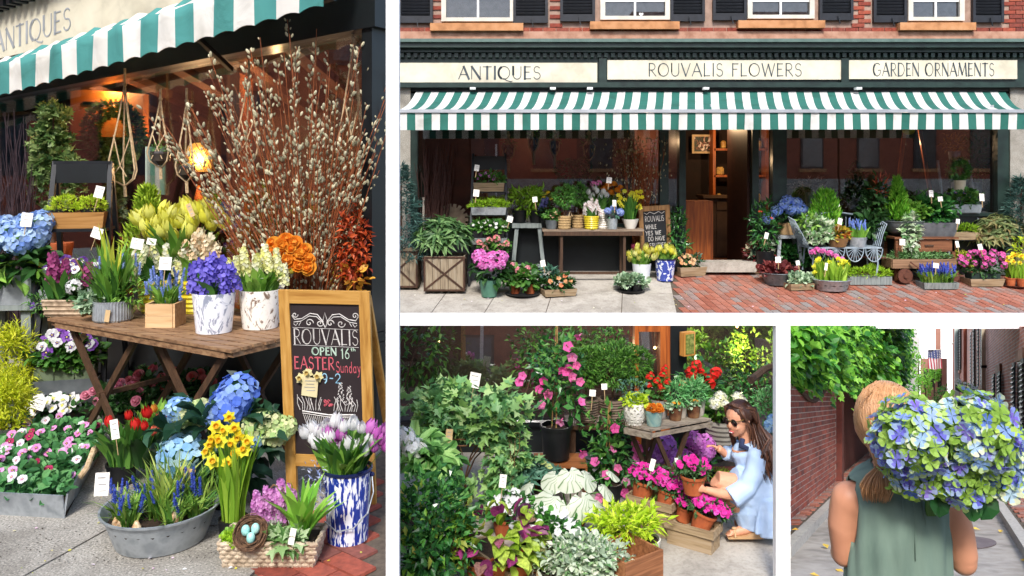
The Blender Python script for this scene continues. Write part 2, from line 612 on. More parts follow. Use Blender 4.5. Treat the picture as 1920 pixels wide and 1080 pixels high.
class Pl:
 """a plant or other thing standing at a point; sizes below are given in photo pixels at that distance"""
 def __init__(s,name,label,cat,px,py,z=0.0,d=None,group=None,loc=None,rz=0.0):
  s.loc = loc if loc is not None else (P(px,py,d) if d else G(px,py,z))
  s.k = s.loc[1]/FP
  s.rz = rz
  s.o = thing(name,label,cat,s.loc,rz,group)
 def v(s,p):
  return Vector(p)*s.k
 def part(s,name,mb,mats,parent=None,smooth=False,kind=None):
  mb.V = [tuple(c*s.k for c in v) for v in mb.V]
  return mb.build(name,mats,parent or s.o,smooth,kind)
 def pot(s,rb,rt,h,mat,x=0,y=0,z=0,rim=0.0,ribs=0,soil=True,name='pot',rimh=.14,n=22):
  t = max(rt*.08,1)
  prof = [(rb*.9,0),(rb,.01*h)]
  if ribs:
   for i in range(ribs*2+1):
    f = i/(ribs*2)
    prof.append((rb+(rt-rb)*f+(t*.9 if i%2 else 0),h*(.02+.96*f)))
  elif rim:
   f = 1-rimh
   prof+=[(rb+(rt-rb)*f,h*f),(rb+(rt-rb)*f+rim,h*f+.2),(rt+rim,h)]
  else:
   prof+=[(rb+(rt-rb)*.5 ,h*.5)]
  prof+=[(rt,h),(rt-t,h),(rt-t*1.2,h*.82)]
  mb = MB().lathe(prof,n,0,(x,y,z))
  p = s.part(name,mb,mat)
  auto_smooth(p,35)
  if soil:
   mb = MB().lathe([(rt-t*1.3,h*.80),(rt-t*1.3,h*.86),(rt*.4,h*.9)],12,0,(x,y,z))
   s.part('soil',mb,SOIL)
  return p
 def tray(s,w,dp,h,mat,x=0,y=0,z=0,t=1.2,name='tray',flare=0.0,soil=True,parts=None):
  mb = MB()
  f = flare
  if parts is None:
   mb.box((x,y,z+t/2),(w-2*t,dp-2*t,t))
  for (a,b,dx,dy) in ((0,-1,0,-f),(0,1,0,f)):
   yy = y+b*(dp/2-t/2)
   V = [(x-w/2 ,yy-t/2,z),(x+w/2,yy-t/2,z),(x+w/2,yy+t/2,z),(x-w/2,yy+t/2,z),
                 (x-w/2-f,yy-t/2+dy,z+h),(x+w/2+f,yy-t/2+dy,z+h),(x+w/2+f,yy+t/2+dy,z+h),(x-w/2-f,yy+t/2+dy,z+h)]
   mb.add(V,[(3,2,1,0),(4,5,6,7),(0,1,5,4),(1,2,6,5),(2,3,7,6),(3,0,4,7)])
  for b in (-1,1):
   xx = x+b*(w/2-t/2)
   y0,y1 = y-dp/2+t*1.01,y+dp/2-t*1.01
   V = [(xx-t/2,y0,z),(xx+t/2,y0,z),(xx+t/2,y1,z),(xx-t/2,y1,z)]
   V+=[(v[0]+b*f,v[1]+(f if v[1]>y else -f),z+h*.995) for v in V]
   mb.add(V,[(3,2,1,0),(4,5,6,7),(0,1,5,4),(1,2,6,5),(2,3,7,6),(3,0,4,7)])
  p = s.part(name,mb,mat)
  if soil:
   s.part('soil',MB().box((x,y,z+h*.55),(w-2.2*t,dp-2.2*t,h*.5)),SOIL)
  return p
 def fol(s,mat,n,c,r,ls,kind='leaf',name='foliage',up=-1.0,fill=.45,lift=.25,clumps=0,jit=.5,grav=0.0,parent=None):
  """leaves spread through a lumpy ellipsoid; longer towards the outside"""
  c = np.array(c,float);r = np.array(r if hasattr(r,'__len__') else (r,r,r),float)
  if clumps:
   cd = sphere_dirs(clumps,up)
   cp = cd*(.55+.35*rng.random((clumps,1)))
   w = rng.integers(0,clumps,n)
   dd = nrm(rng.normal(size=(n,3)))*(rng.random((n,1))**.5)*.42
   q = cp[w]+dd
   out = nrm(q*.5+dd*1.6)
  else:
   d = sphere_dirs(n,up)
   rad = fill+(1-fill)*rng.random((n,1))**.6
   lump = 1+.16*np.sin(d[:,:1]*5.1+r[0])*np.cos(d[:,1:2]*4.3+r[2])+.12*np.sin(d[:,2:3]*7+d[:,:1]*6)
   q = d*rad*lump
   out = d
  pos = c+q*r
  dirv = nrm(out+rng.normal(size=(n,3))*jit+np.array([0,0,lift-grav]))
  nor = nrm(np.array([0,0,1.0])+out*.6+rng.normal(size=(n,3))*.35)
  size = ls*(.65+.6*rng.random(n))
  return s.leaves(mat,pos,dirv,nor,size,kind,name,parent)
 def leaves(s,mat,pos,dirv,nor,size,kind='leaf',name='foliage',parent=None):
  k = s.k
  pos = np.asarray(pos,float)*k
  keep = visible(pos+nrm(dirv)*(np.asarray(size)*k)[:,None]*.6,s.loc,s.rz) & visible(pos,s.loc,s.rz)
  if not keep.any():
   return None
  V,FA = scat(KINDS[kind] if isinstance(kind,str) else kind,pos[keep],dirv[keep],nor[keep],(np.asarray(size)*k)[keep])
  return obj(name,mesh_np(name,V,FA,mat),parent or s.o)
 def blades(s,mat,n,c,rad,h,spread,w,name='leaves',curl=.6,segs=4,parent=None,az=None,ry=None):
  k = s.k
  a = rng.random(n)*2*math.pi if az is None else az+rng.normal(size=n)*.6
  rr = rad*np.sqrt(rng.random(n))
  b = np.stack([c[0]+rr*np.cos(a),c[1]+rr*np.sin(a)*(ry or 1),np.full(n,float(c[2]))],1)
  az2 = a+rng.normal(size=n)*.7
  H = h*(.6+.5*rng.random(n))
  L = spread*(.25+rng.random(n))
  Wd = w*(.7+.6*rng.random(n))
  T = np.linspace(0,1,segs+1)
  dx,dy = np.cos(az2),np.sin(az2)
  V = np.zeros((n,(segs+1)*2,3))
  fac = rng.random(n)*1.0
  for j,t in enumerate(T):
   zz = H*(t-curl*L/max(h,1)*t**2.5*.6)
   off = L*t**1.8
   ww = Wd*(1-t**3)*(.6+.8*min(t*2,1))*.5
   cx,cy,cz = b[:,0]+dx*off,b[:,1]+dy*off,b[:,2]+zz
   wx,wy =-np.sin(az2+fac),np.cos(az2+fac)
   V[:,j*2] = np.stack([cx-wx*ww,cy-wy*ww,cz],1)
   V[:,j*2+1] = np.stack([cx+wx*ww,cy+wy*ww,cz],1)
  V*=k
  keep = visible(V[:,-1],s.loc,s.rz)
  V = V[keep]
  if not len(V):
   return None
  off = (np.arange(len(V))*(segs+1)*2)[:,None,None]
  f = np.array([(2*j,2*j+1,2*j+3,2*j+2) for j in range(segs)])
  return obj(name,mesh_np(name,V.reshape(-1,3),[(f[None]+off).reshape(-1,4)],mat,smooth=True),parent or s.o)
 def flw(s,kind,cols,pts,size,name='bloom',face=None,jit=.35,stem=None,parent=None,min_px=8.0):
  """blooms at px offsets; each is an object of its own when it is large enough to pick out"""
  out = []
  meshes = [bloom(kind,*c) for c in (cols if isinstance(cols,list) else [cols])]
  acc = {}
  lines = []
  for i,p in enumerate(pts):
   pv = Vector(p)*s.k
   if not visible(np.array([pv]),s.loc,s.rz)[0]:
    continue
   sz = size*s.k*random.uniform(.85,1.15)
   nv = Vector(face or (0,-.5,1))+Vector((random.uniform(-1,1),random.uniform(-1,1),random.uniform(-1,1)))*jit
   me = meshes[i%len(meshes)] if len(meshes)<=2 else random.choice(meshes)
   e = rot_to(nv,random.uniform(-.4,.4))
   if stem is not None:
    b = Vector((p[0]*.35+stem[1]*.65,p[1]*.35+stem[2]*.65,stem[0]))*s.k
    m_ = (b+pv)/2+Vector((random.uniform(-1,1),random.uniform(-1,1),1))*s.k
    lines.append([b,m_,pv])
   if size>=min_px:
    out.append(obj(name,me,parent or s.o,pv,e,sz))
   else:
    acc.setdefault(me.name,(me,[]))[1].append((pv,e,sz))
  for me,lst in acc.values():
   n = len(me.vertices)
   co = np.zeros(n*3,np.float32);me.vertices.foreach_get('co',co);co = co.reshape(-1,3)
   V = np.concatenate([(co*sz) @ np.array(e.to_matrix()).T+np.array(pv) for pv,e,sz in lst])
   cnt = np.zeros(len(me.polygons),np.int32);me.polygons.foreach_get('loop_total',cnt)
   lv = np.zeros(len(me.loops),np.int32);me.loops.foreach_get('vertex_index',lv)
   mi = np.zeros(len(me.polygons),np.int32);me.polygons.foreach_get('material_index',mi)
   st = np.concatenate([[0],np.cumsum(cnt)[:-1]])
   FA,MI = [],[]
   for kk in np.unique(cnt):
    ids = np.where(cnt==kk)[0]
    f = lv[st[ids][:,None]+np.arange(kk)[None]]
    FA.append((f[None]+(np.arange(len(lst))*n)[:,None,None]).reshape(-1,kk))
    MI.append(np.tile(mi[ids],len(lst)))
   o = obj('blossoms',mesh_np('blossoms',V,FA,list(me.materials),MI),parent or s.o)
   out.append(o)
  if lines:
   stems('stems',s.o,lines,max(.0012,.5*s.k),LM('stalk_green',['#3f6b2a','#567f38']))
  return out
 def dome(s,n,c,r,up=.05,lo=.86):
  d = []
  i = 0
  g = 0
  while len(d)<n and g<n*60:
   g+=1
   v = nrm(rng.normal(size=3))
   if v[2]<up or v[1]>.55:
    continue
   if any(np.dot(v,w)>1-1.1/n for w in d):
    continue
   d.append(v)
  r = np.array(r if hasattr(r,'__len__') else (r,r,r),float)
  return [tuple(np.array(c)+v*r*(lo+(1.04-lo)*random.random())) for v in d]

def pricetag(px,py,z=None,d=None,w=14,h=20,tilt=0.15,stake=20,label=None,lines=3,kraft=False):
 """a price card on a little stake; (px, py) is the middle of the card"""
 loc = P(px,py,d)
 k = d/FP
 o = thing('price_tag',label,'price tag',loc,random.uniform(-.2,.2),'handwritten price tags')
 R = Matrix.Rotation(tilt,3,'Y') @ Matrix.Rotation(-.15,3,'X')
 mb = MB().box((0,0,0),(w*k,.0015,h*k),0,R)
 mb.build('card',M('kraft_card',['#b89a6a','#cbb086'],.8) if kraft else M('white_card',['#e6e2d8','#f2efe6'],.7),o)
 mt = MB()
 for i in range(lines):
  c = R @ Vector((random.uniform(-.08,.08)*w*k,-.0016,(.28-.28*i)*h*k))
  mt.box(c,(w*k*random.uniform(.4,.65),.0008,h*k*.05),0,R)
 mt.build('handwriting',M('ink',['#3c3a3a','#5a5656'],.8),o)
 if stake:
  mb = MB().bar(R @ Vector((0,.002,-h*k*.4)),R @ Vector((0,.004,-(h*.5+stake)*k)),1.4*k,1.0*k)
  mb.build('stake',M('stake_wood',['#8d7551','#b39a72'],.8),o)
 return o

# ---- stroke lettering (each letter is drawn as flat ribbons with thickness)
def _arc(cx,cy,rx,ry,a0,a1,n=14):
 return [(cx+rx*math.cos(math.radians(a0+(a1-a0)*i/n)),cy+ry*math.sin(math.radians(a0+(a1-a0)*i/n))) for i in range(n+1)]
LET = {
 'A':(.85,[([(0,0),(.42,1)],0),([(.42,1),(.85,0)],1),([(.16,.36),(.7,.36)],0)]),
 'N':(.8,[([(.05,0),(.05,1)],0),([(.05,1),(.75,0)],1),([(.75,0),(.75,1)],0)]),
 'T':(.7,[([(.35,0),(.35,1)],1),([(0,.97),(.7,.97)],0)]),
 'I':(.2,[([(.1,0),(.1,1)],1)]),
 'Q':(1.0,[(_arc(.48,.5,.46,.5,90,450,26),0),(_arc(.48,.5,.46,.5,120,240),1),([(.45,.06),(.7,-.12),(1.05,-.2),(1.15,-.16)],0)]),
 'U':(.75,[([(.05,1),(.05,.35)]+_arc(.37,.33,.32,.33,180,360)+[(.69,1)],0),([(.05,1),(.05,.35)],1)]),
 'E':(.6,[([(.08,0),(.08,1)],1),([(.08,.97),(.55,.97)],0),([(.08,.55),(.45,.55)],0),([(.08,.03),(.58,.03)],0)]),
 'e':(.6,[(_arc(.38,.5,.36,.5,60,300,18),0),([(.02,.55),(.5,.55)],0)]),
 'S':(.6,[(_arc(.3,.75,.24,.24,30,250)+_arc(.3,.26,.27,.26,80,-160),0)]),
 'R':(.7,[([(.08,0),(.08,1)],1),([(.08,1),(.3,1)]+_arc(.32,.74,.28,.26,90,-90)+[(.08,.48)],0),([(.25,.48),(.68,0)],0)]),
 'O':(1.0,[(_arc(.48,.5,.46,.5,90,450,26),0),(_arc(.48,.5,.46,.5,130,230),1)]),
 'V':(.8,[([(0,1),(.4,0)],1),([(.4,0),(.8,1)],0)]),
 'L':(.6,[([(.08,1),(.08,0)],1),([(.08,.03),(.58,.03)],0)]),
 'F':(.6,[([(.08,0),(.08,1)],1),([(.08,.97),(.58,.97)],0),([(.08,.55),(.48,.55)],0)]),
 'W':(1.15,[([(0,1),(.28,0)],1),([(.28,0),(.57,.95)],0),([(.57,.95),(.86,0)],1),([(.86,0),(1.14,1)],0)]),
 'G':(.95,[(_arc(.48,.5,.46,.5,50,330,22)+[(.9,.45),(.6,.45)],0),(_arc(.48,.5,.46,.5,130,230),1)]),
 'D':(.85,[([(.08,0),(.08,1)],1),([(.08,1),(.3,1)]+_arc(.32,.5,.48,.5,90,-90)+[(.08,0)],0)]),
 'M':(1.05,[([(.03,0),(.14,1)],0),([(.14,1),(.52,.1)],1),([(.52,.1),(.9,1)],0),([(.9,1),(1.02,0)],1)]),
 'P':(.65,[([(.08,0),(.08,1)],1),([(.08,1),(.3,1)]+_arc(.3,.74,.28,.26,90,-90)+[(.08,.48)],0)]),
 'H':(.75,[([(.06,0),(.06,1)],1),([(.69,0),(.69,1)],0),([(.06,.52),(.69,.52)],0)]),
 'Y':(.75,[([(0,1),(.38,.5)],1),([(.75,1),(.38,.5),(.3,0)],0)]),
 'u':(.6,[([(.05,.6),(.05,.25)]+_arc(.27,.22,.22,.22,180,360,8)+[(.49,.6),(.49,0)],0)]),
 'n':(.6,[([(.05,0),(.05,.6),(.05,.4)]+_arc(.27,.38,.22,.22,180,0,8)+[(.49,0)],0)]),
 'd':(.6,[(_arc(.26,.28,.22,.28,20,340,12),0),([(.49,1),(.49,0)],0)]),
 'a':(.6,[(_arc(.26,.28,.22,.28,20,340,12),0),([(.49,.58),(.49,0)],0)]),
 'y':(.55,[([(.03,.6),(.25,.1)],0),([(.5,.6),(.2,-.35),(.02,-.4)],0)]),
 't':(.4,[([(.2,.9),(.2,0),(.38,0)],0),([(.02,.6),(.38,.6)],0)]),
 'h':(.55,[([(.05,1),(.05,0)],0),([(.05,.4)]+_arc(.25,.38,.2,.2,180,0,8)+[(.45,0)],0)]),
 '1':(.35,[([(.05,.8),(.2,1),(.2,0)],1)]),
 '6':(.65,[([(.5,1),(.2,.7),(.07,.35)],1),(_arc(.32,.28,.26,.28,180,540,18),0)]),
 '9':(.65,[(_arc(.3,.68,.26,.3,0,360,18),0),([(.56,.7),(.5,.2),(.35,0)],1)]),
 '2':(.65,[(_arc(.3,.72,.26,.28,170,-30,12)+[(.05,.03),(.6,.03)],0)]),
 '-':(.5,[([(.08,.5),(.42,.5)],0)]),
 ' ':(.45,[]),
}
def write(text,h,thin,thick,sp=.18):
 """ribbons in the x-z plane, y towards the reader; returns (builder, width)"""
 mb = MB()
 x = 0.0
 for ch in text:
  w,st = LET[ch]
  for pts,b in st:
   tw = (thick if b else thin)/2
   P2 = [Vector((x+p[0]*h,0,p[1]*h)) for p in pts]
   V,n = [],len(P2)
   for i,p in enumerate(P2):
    t = (P2[min(i+1,n-1)]-P2[max(i-1,0)]).normalized()
    q = Vector((-t.z,0,t.x))*tw
    e = t*(tw*(-.6 if i==0 else .6 if i==n-1 else 0))
    V+=[p-q+e,p+q+e]
   V2 = V+[v+Vector((0,.002,0)) for v in V]
   m = len(V)
   F = [(2*i,2*i+2,2*i+3,2*i+1) for i in range(n-1)]
   F+=[(2*i,2*i+m,2*i+2+m,2*i+2) for i in range(n-1)]
   F+=[(2*i+1,2*i+3,2*i+3+m,2*i+1+m) for i in range(n-1)]
   mb.add(V2,F)
  x+=(w+sp)*h
 return mb,x-sp*h

def put_text(parent,text,centre,h,thin,thick,mat,name='lettering',sp=.18,width=None,R=None,left=None):
 mb,w = write(text,h,thin,thick,sp)
 sx = 1.0 if width is None else width/w
 w*=sx
 x0 =-w/2 if left is None else 0
 V = [Vector((v[0]*sx+x0,v[1],v[2]-h/2)) for v in mb.V]
 if R is not None:
  V = [R @ v for v in V]
 mb.V = [tuple(v+Vector(centre)) for v in V]
 return mb.build(name,mat,parent)

def copy_tree(o,parent=None):
 c = o.copy();COL.objects.link(c);c.parent = parent
 for ch in list(o.children):
  copy_tree(ch,c)
 return c

# ---- shared materials
SOIL = M('soil',['#1c130c','#3a2a1c'],.95,scale=60,bump=.6)
ZINC = M('galvanised_zinc',['#8d959b','#b3babf','#9ba2a8'],.45,.55,scale=14,detail=3,bump=.08)
ZINCD = M('weathered_zinc',['#5f666b','#83898d'],.55,.6,scale=9,bump=.1)
GREYW = WM('grey_painted_wood',['#5d6566','#7d8583','#8b928f'],'Z',.7)
TERRA = M('terracotta',['#8d4526','#a9572f','#b86a3f'],.8,scale=12,bump=.15)
BLACKP = M('black_nursery_plastic',['#0f1012','#1a1b1d'],.45,scale=10)
DARKM = M('dark_painted_metal',['#15171a','#22252a'],.45,.3,scale=14)
TABLEW = WM('teak_slat_wood',['#5f4530','#86664a','#9c7d5c'],'X',.6)
TABLED = WM('dark_teak_wood',['#3a291d','#543c2a'],'Z',.6)
PLANKW = WM('planter_plank_wood',['#6f6151','#8f8069','#9b8f7c'],'Z',.8)
TRAYW = WM('tray_plank_wood',['#74614a','#9a8465','#a8947a'],'X',.75)
WICK = M('wicker',['#7d6b55','#a8937a','#c0ad92'],.8,scale=30)
WHITEP = M('white_paint',['#d9d9d6','#e6e6e3'],.5,scale=4)
G_DARK = LM('leaf_dark_green',['#1d3a1c','#2b4f24','#3a6030'])
G_MID = LM('leaf_mid_green',['#2c5522','#43702e','#5f8a3a'])
G_LITE = LM('leaf_light_green',['#4c7a2a','#6f9a3c','#8fb552'])
G_LIME = LM('leaf_lime',['#8aa51e','#a9c22c','#c3d344'],trans=.4)
G_MOSS = LM('moss_lime',['#6f9420','#8fb52a','#a4c43c'],trans=.4)
G_BLUE = LM('leaf_blue_green',['#2f5040','#48705c','#5e8672'])
G_SILV = LM('leaf_silver_green',['#5b7a5c','#86a07f','#b6c6aa'])
G_VARI = LM('leaf_variegated',['#4f7a4a','#8fae7c','#d5dcc0','#5f8a58'])
G_SPRU = LM('spruce_needles',['#24403c','#37564f','#4f6f66'])
G_PURP = LM('leaf_burgundy',['#4a1e22','#6e2f30','#8a4a44'])
G_GLOS = LM('leaf_glossy_dark',['#1c4420','#30642e','#528a42'],rough=.25,spec=.6)
BARK = M('bark',['#3b2a20','#5a4334'],.9,scale=40,bump=.4)
STK = LM('stalk_green',['#3f6b2a','#567f38'])

# ================================================================ SETTING
ASPH = M('asphalt',['#3c3c3d','#565555','#4a4949'],.9,scale=40,bump=.3)
CONC = M('sidewalk_concrete',['#a29c92','#aea89e','#b8b2a8','#aaa297'],.9,scale=35,detail=9,bump=.25,bscale=140,stain=.6)
GRAN = M('grey_granite_paving',['#77756f','#a9a59c','#8f8c85','#c2beb4'],.85,scale=110,detail=3,bump=.2,pos=[.38,.47,.53,.64],stain=.7)
MORT = M('sand_joint',['#4a4138','#665a4d'],.95,scale=40)
REDPAV = BM('red_paving_brick',['#8f5240','#a0624e','#ac7260','#8c746a','#a66652','#8c8682','#985a46'])
DEEPPAV = BM('deep_red_brick',['#7e3a2c','#924636','#a05442','#864034','#9a4c3a','#7a4a42'])
BRICKM = BM('facade_brick',['#7c3527','#92422f','#a5543d','#8a4a3a','#6c3129','#9c4b36'])
WHITEG = M('gap_white',['#f0f0f0','#f7f7f7'],.8,scale=3)
FGREEN = M('shopfront_green_paint',['#13211e','#1b2d28','#223630'],.4,scale=6,spec=.5)
FBLACK = M('shopfront_dark_paint',['#0e1214','#171c1f'],.4,scale=5,spec=.5)
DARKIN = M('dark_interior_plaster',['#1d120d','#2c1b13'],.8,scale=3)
WARMW = WM('warm_interior_wood',['#6b3314','#9a4f1e','#b9662a'],'Z',.5,3)
SIGNC = M('cream_sign_board',['#cfc8b2','#dad3be'],.5,scale=3,stain=.35)
INK = M('sign_ink',['#3a4248','#4b545a'],.6)
BROWNST = M('brownstone',['#8f6450','#a87e68','#b58d78'],.85,scale=7,bump=.3)
SILLST = M('sandstone_sill',['#9a6a44','#b58055','#bd8c63'],.85,scale=7,bump=.25)
SHUT = M('black_shutter_paint',['#16181d','#22252c'],.5,scale=10)
GLASS = glassM('shop_glass',.55)
GLASS2 = glassM('street_glass',3.2)
GLASSD = glassM('window_glass',1.3,(.8,.85,.9))

ground = MB().box((0,60,-24.2),(900,900,.4)).build('ground',M('far_ground',['#5a5a55','#6b6a64'],.9,scale=.5))
tag(ground,kind='structure')

# street behind the onlooker, with the row of brick houses that the shop windows mirror
st = MB().box((0,-5.2,-.13),(70,12,.2)).build('street',ASPH);tag(st,kind='structure')
cw = thing('crosswalk',None,None);cw['kind'] = 'structure'
for i in range(9):
 MB().box((-5+i*1.6,-1.6-.12*i,-.027),(.55,3.4,.008),0,Matrix.Rotation(.25,3,'Z')).build('stripe',WHITEP,cw)
for yy in (-6.2,-9.0):
 MB().box((2,yy,-.027),(40,.14,.008)).build('stripe',WHITEP,cw)
pv = MB().box((0,-12.2,-.06),(70,2,.2)).build('pavement',CONC);tag(pv,kind='structure')
for i,(x0,w,h,lab) in enumerate(((-26,11.5,9.0,'brick row house mirrored at the far left of the shop glass'),(-14.4,9,9.6,'taller brick row house mirrored in the lettered shop front'),(-5.3,11,8.7,'brick row house mirrored straight behind the onlooker'),(5.8,10,9.3,'brick row house mirrored in the right shop window'),(15.9,11,8.8,'last brick row house mirrored beside the alley'))):
 r = thing('row_house',lab,'house',(x0,-13.2,0),0,'brick row houses across the street')
 MB().box((w/2,-1.5,h/2),(w,3,h)).build('wall',M('far_brick',['#7c4030','#92503c','#86483a'],.9,scale=3),r)
 MB().box((w/2,.06,.6),(w,.12,1.2)).build('stone_base',CONC,r)
 fr = MB().box((0,.03,.95),(1.1,.06,1.9)).mesh('window',SHUT)
 pn = MB().box((0,.07,.95),(.92,.02,1.7)).mesh('pane',M('far_pane',['#20262c','#39424a'],.1))
 sl = MB().box((0,.1,-.08),(1.3,.2,.16)).mesh('sill',SILLST)
 n = int(w // 2.2)
 for a in range(n):
  for b in range(3):
   wd = obj('window',fr,r,((a+.5)*w/n,0,1.7+b*2.6))
   obj('pane',pn,wd);obj('sill',sl,wd)

r = thing('row_house','long brick row house mirrored at the left end of the street','house',(-15,-9,0),0,'brick row houses across the street')
MB().box((-1.5,10,4.6),(3,26,9.2)).build('wall',M('far_brick',['#7c4030']),r)
fr = MB().box((.03,0,.95),(.06,1.1,1.9)).mesh('window',SHUT);pn = MB().box((.07,0,.95),(.02,.92,1.7)).mesh('pane',M('far_pane',['#20262c'],.1))
for a in range(10):
 for b in range(3):
  wd = obj('window',fr,r,(0,-2+a*2.4,1.5+b*2.6));obj('pane',pn,wd)

# white gaps between the four places, built as posts and a rail
def pier(name,px0,px1,d,z0,z1,dep):
 a,b = P(px0,0,d).x,P(px1,0,d).x
 o = MB().box(((a+b)/2,d+dep/2,(z0+z1)/2),(b-a,dep,z1-z0)).build(name,WHITEG)
 return tag(o,kind='structure')
pier('white_gap_post',723.5,748,3.0,0.0,2.35,.03)
pier('white_gap_post',1455,1482,4.9,-.97,P(0,611,4.9).z,.06)
z1,z0 = P(0,590,4.9).z,P(0,610.5,4.9).z
a,b = P(700,0,4.9).x,P(1990,0,4.9).x
o = MB().box(((a+b)/2,4.93,(z0+z1)/2),(b-a,.06,z1-z0)).build('white_gap_rail',WHITEG)
tag(o,kind='structure')

# ================================================================ PLACE ONE: the shop corner with table and chalkboard
U = Vector((-.85,.525,0)).normalized()
NI = Vector((.525,.85,0)).normalized()        # into the shop
P0 = Vector((-.85,4.75,0))
def Q(s,t,z):                                  # s along the front to the left, t out of the shop
 return P0+U*s-NI*t+Vector((0,0,z))
FR = Matrix((-U,NI,Vector((0,0,1)))).transposed()   # local x to the right, y into the shop
def qbox(mb,s0,s1,t0,t1,z0,z1,mi=0):
 return mb.box(Q((s0+s1)/2,(t0+t1)/2,(z0+z1)/2),(abs(s1-s0),abs(t1-t0),z1-z0),mi,FR)

w1 = thing('storefront','dark shop front with wide display window behind the chalkboard with red writing','shop front')
mb = MB();qbox(mb,-.06,6.2,0,-.14,0,.58);mb.build('base_panel',FBLACK,w1)
mb = MB();qbox(mb,-.06,6.2,.05,-.14,.585,.64);mb.build('sill',FBLACK,w1)
mb = MB();qbox(mb,-.06,.02,.04,-.14,.645,2.6);mb.build('corner_post',FBLACK,w1)
mb = MB();qbox(mb,4.55,6.2,.03,-.14,.645,2.45);mb.build('stone_post',M('grey_stone',['#6b6a6c','#86858a'],.8,scale=12),w1)
mb = MB()
mb.extr([Q(-.1,.06,2.44),Q(6.2,.06,2.12),Q(6.2,.06,2.32),Q(-.1,.06,2.64)],NI*.2);mb.build('lintel',FBLACK,w1)
mb = MB();mb.extr([Q(.02,0.0,.64),Q(4.55,0.0,.64),Q(4.55,0.0,2.3),Q(.02,0.0,2.52)],NI*.006);mb.build('pane',GLASS,w1)
mb = MB();mb.extr([Q(-.06,.0,2.66),Q(6.2,.0,2.34),Q(6.2,.0,3.5),Q(-.06,.0,3.9)],NI*.14);mb.build('wall',FBLACK,w1)
# sign board with its letters, dentil course above
SL =-.085
mb = MB();mb.extr([Q(.6,.1,2.72),Q(5.6,.1,2.48),Q(5.6,.1,2.84),Q(.6,.1,3.2)],NI*.08)
sb = mb.build('sign_board',SIGNC,None)
tag(sb,'slanting cream sign board above the awning over the willow window','shop sign')
R = Matrix((-U+Vector((0,0,-SL))*1,NI,Vector((0,0,1)))).transposed()
put_text(sb,'ANTIQUES',Q(3.55,.104,2.74),.17,.012,.03,M('sign_ink_pale',['#8b8f93','#a3a6a8'],.6),R=R)
mb = MB()
for i in range(26):
 s_ = 3.3+i*.1
 mb.box(Q(s_,.16,3.02+SL*(s_-3.3)*.8),(.05,.1,.07),0,FR)
mb.build('dentil',FBLACK,w1,kind='stuff')
mb = MB();mb.extr([Q(.6,.28,3.30),Q(6.2,.28,2.90),Q(6.2,.28,3.06),Q(.6,.28,3.46)],NI*.28);mb.build('cornice',FBLACK,w1)

# interior
A_,B_ = Q(.0,-.15,0),P(722,320,6.5);B_.z = 0
C_,D_ = B_+U*6.8,Q(6.2,-.15,0)
mb = MB()
for a,b in ((A_,B_),(B_,C_),(C_,D_)):
 t = (b-a).normalized();q = Vector((-t.y,t.x,0))*-.05
 mb.extr([a,b,b+Vector((0,0,2.9)),a+Vector((0,0,2.9))],q)
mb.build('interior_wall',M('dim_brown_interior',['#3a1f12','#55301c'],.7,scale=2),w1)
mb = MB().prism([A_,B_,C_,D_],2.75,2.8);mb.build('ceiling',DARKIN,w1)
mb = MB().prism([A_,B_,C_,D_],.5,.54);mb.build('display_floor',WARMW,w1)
for i in range(5):                                # rafters seen through the glass
 s0 = 1.0+i*.62
 a,b = Q(s0,-.25,2.5-.04*i),Q(s0+.3,-1.4,2.1)
 MB().bar(a,b,.12,.06).build('ceiling_beam',M('beam_wood',['#5a3a2a','#7a5240'],.6,scale=6),w1)
mb = MB();mb.extr([P(132,255,6.95),P(268,258,6.5),P(268,176,6.5),P(132,166,6.95)],NI*.05);mb.build('orange_panel',M('orange_lit_panel',['#b5561a','#d9772a','#e08a3c'],.6,scale=2),w1)
mb = MB();mb.extr([P(155,196,6.86),P(195,197,6.72),P(195,192,6.72),P(155,190,6.86)],NI*.01);mb.build('panel_slot',DARKM,w1)
mb = MB();qbox(mb,1.75,1.9,-.5,-.62,.54,2.5);mb.build('wood_column',WARMW,w1)
mb = MB();qbox(mb,1.2,1.75,-1.0,-1.1,.54,1.5);mb.build('wood_cabinet',M('dim_red_wood',['#4a2012','#5f2a18'],.6,scale=5),w1)
for px,py,d,e in ((375,300,6.6,16),(200,158,6.62,15),(620,330,5.9,7),(520,150,6.0,5)):  # second light is added close to the orange panel to brighten it
 l = bpy.data.lights.new('shop_warm_light','POINT');l.energy = e;l.color = (1,.62,.3);l.shadow_soft_size = 0
 lo = bpy.data.objects.new('shop_warm_light',l);COL.objects.link(lo);lo.location = P(px,py,d)
for px,py,d,r_,lab in ((372,292,6.75,24,'glowing yellow lamp shade inside the window behind the willow branches'),):
 p = Pl('lamp',lab,'lamp',px,py+60,d=d)
 p.part('lamp_shade',MB().lathe([(r_*.9,30),(r_,55),(r_*.75,78),(r_*.3,84)],16),emit('lamp_glow','#ffb24a',.9),smooth=True)
 p.part('lamp_base',MB().lathe([(10,-60),(8,-20),(3,0),(3,30)],10),WARMW)
for px,py,d,lab in ((588,66,5.0,'small round spot lamp high inside the glass, right one'),(448,104,5.5,'small round spot lamp high inside the glass, middle one'),(290,128,6.2,'small round spot lamp high inside the glass, left one')):
 p = Pl('spot_lamp',lab,'lamp',px,py,d=d)
 p.part('bulb',MB().ball((0,-2,-2),3.2,8,6),emit('bulb_glow','#ffd08a',2.2))
 p.part('housing',MB().lathe([(6,-3),(5,3),(3,8)],10),DARKM)

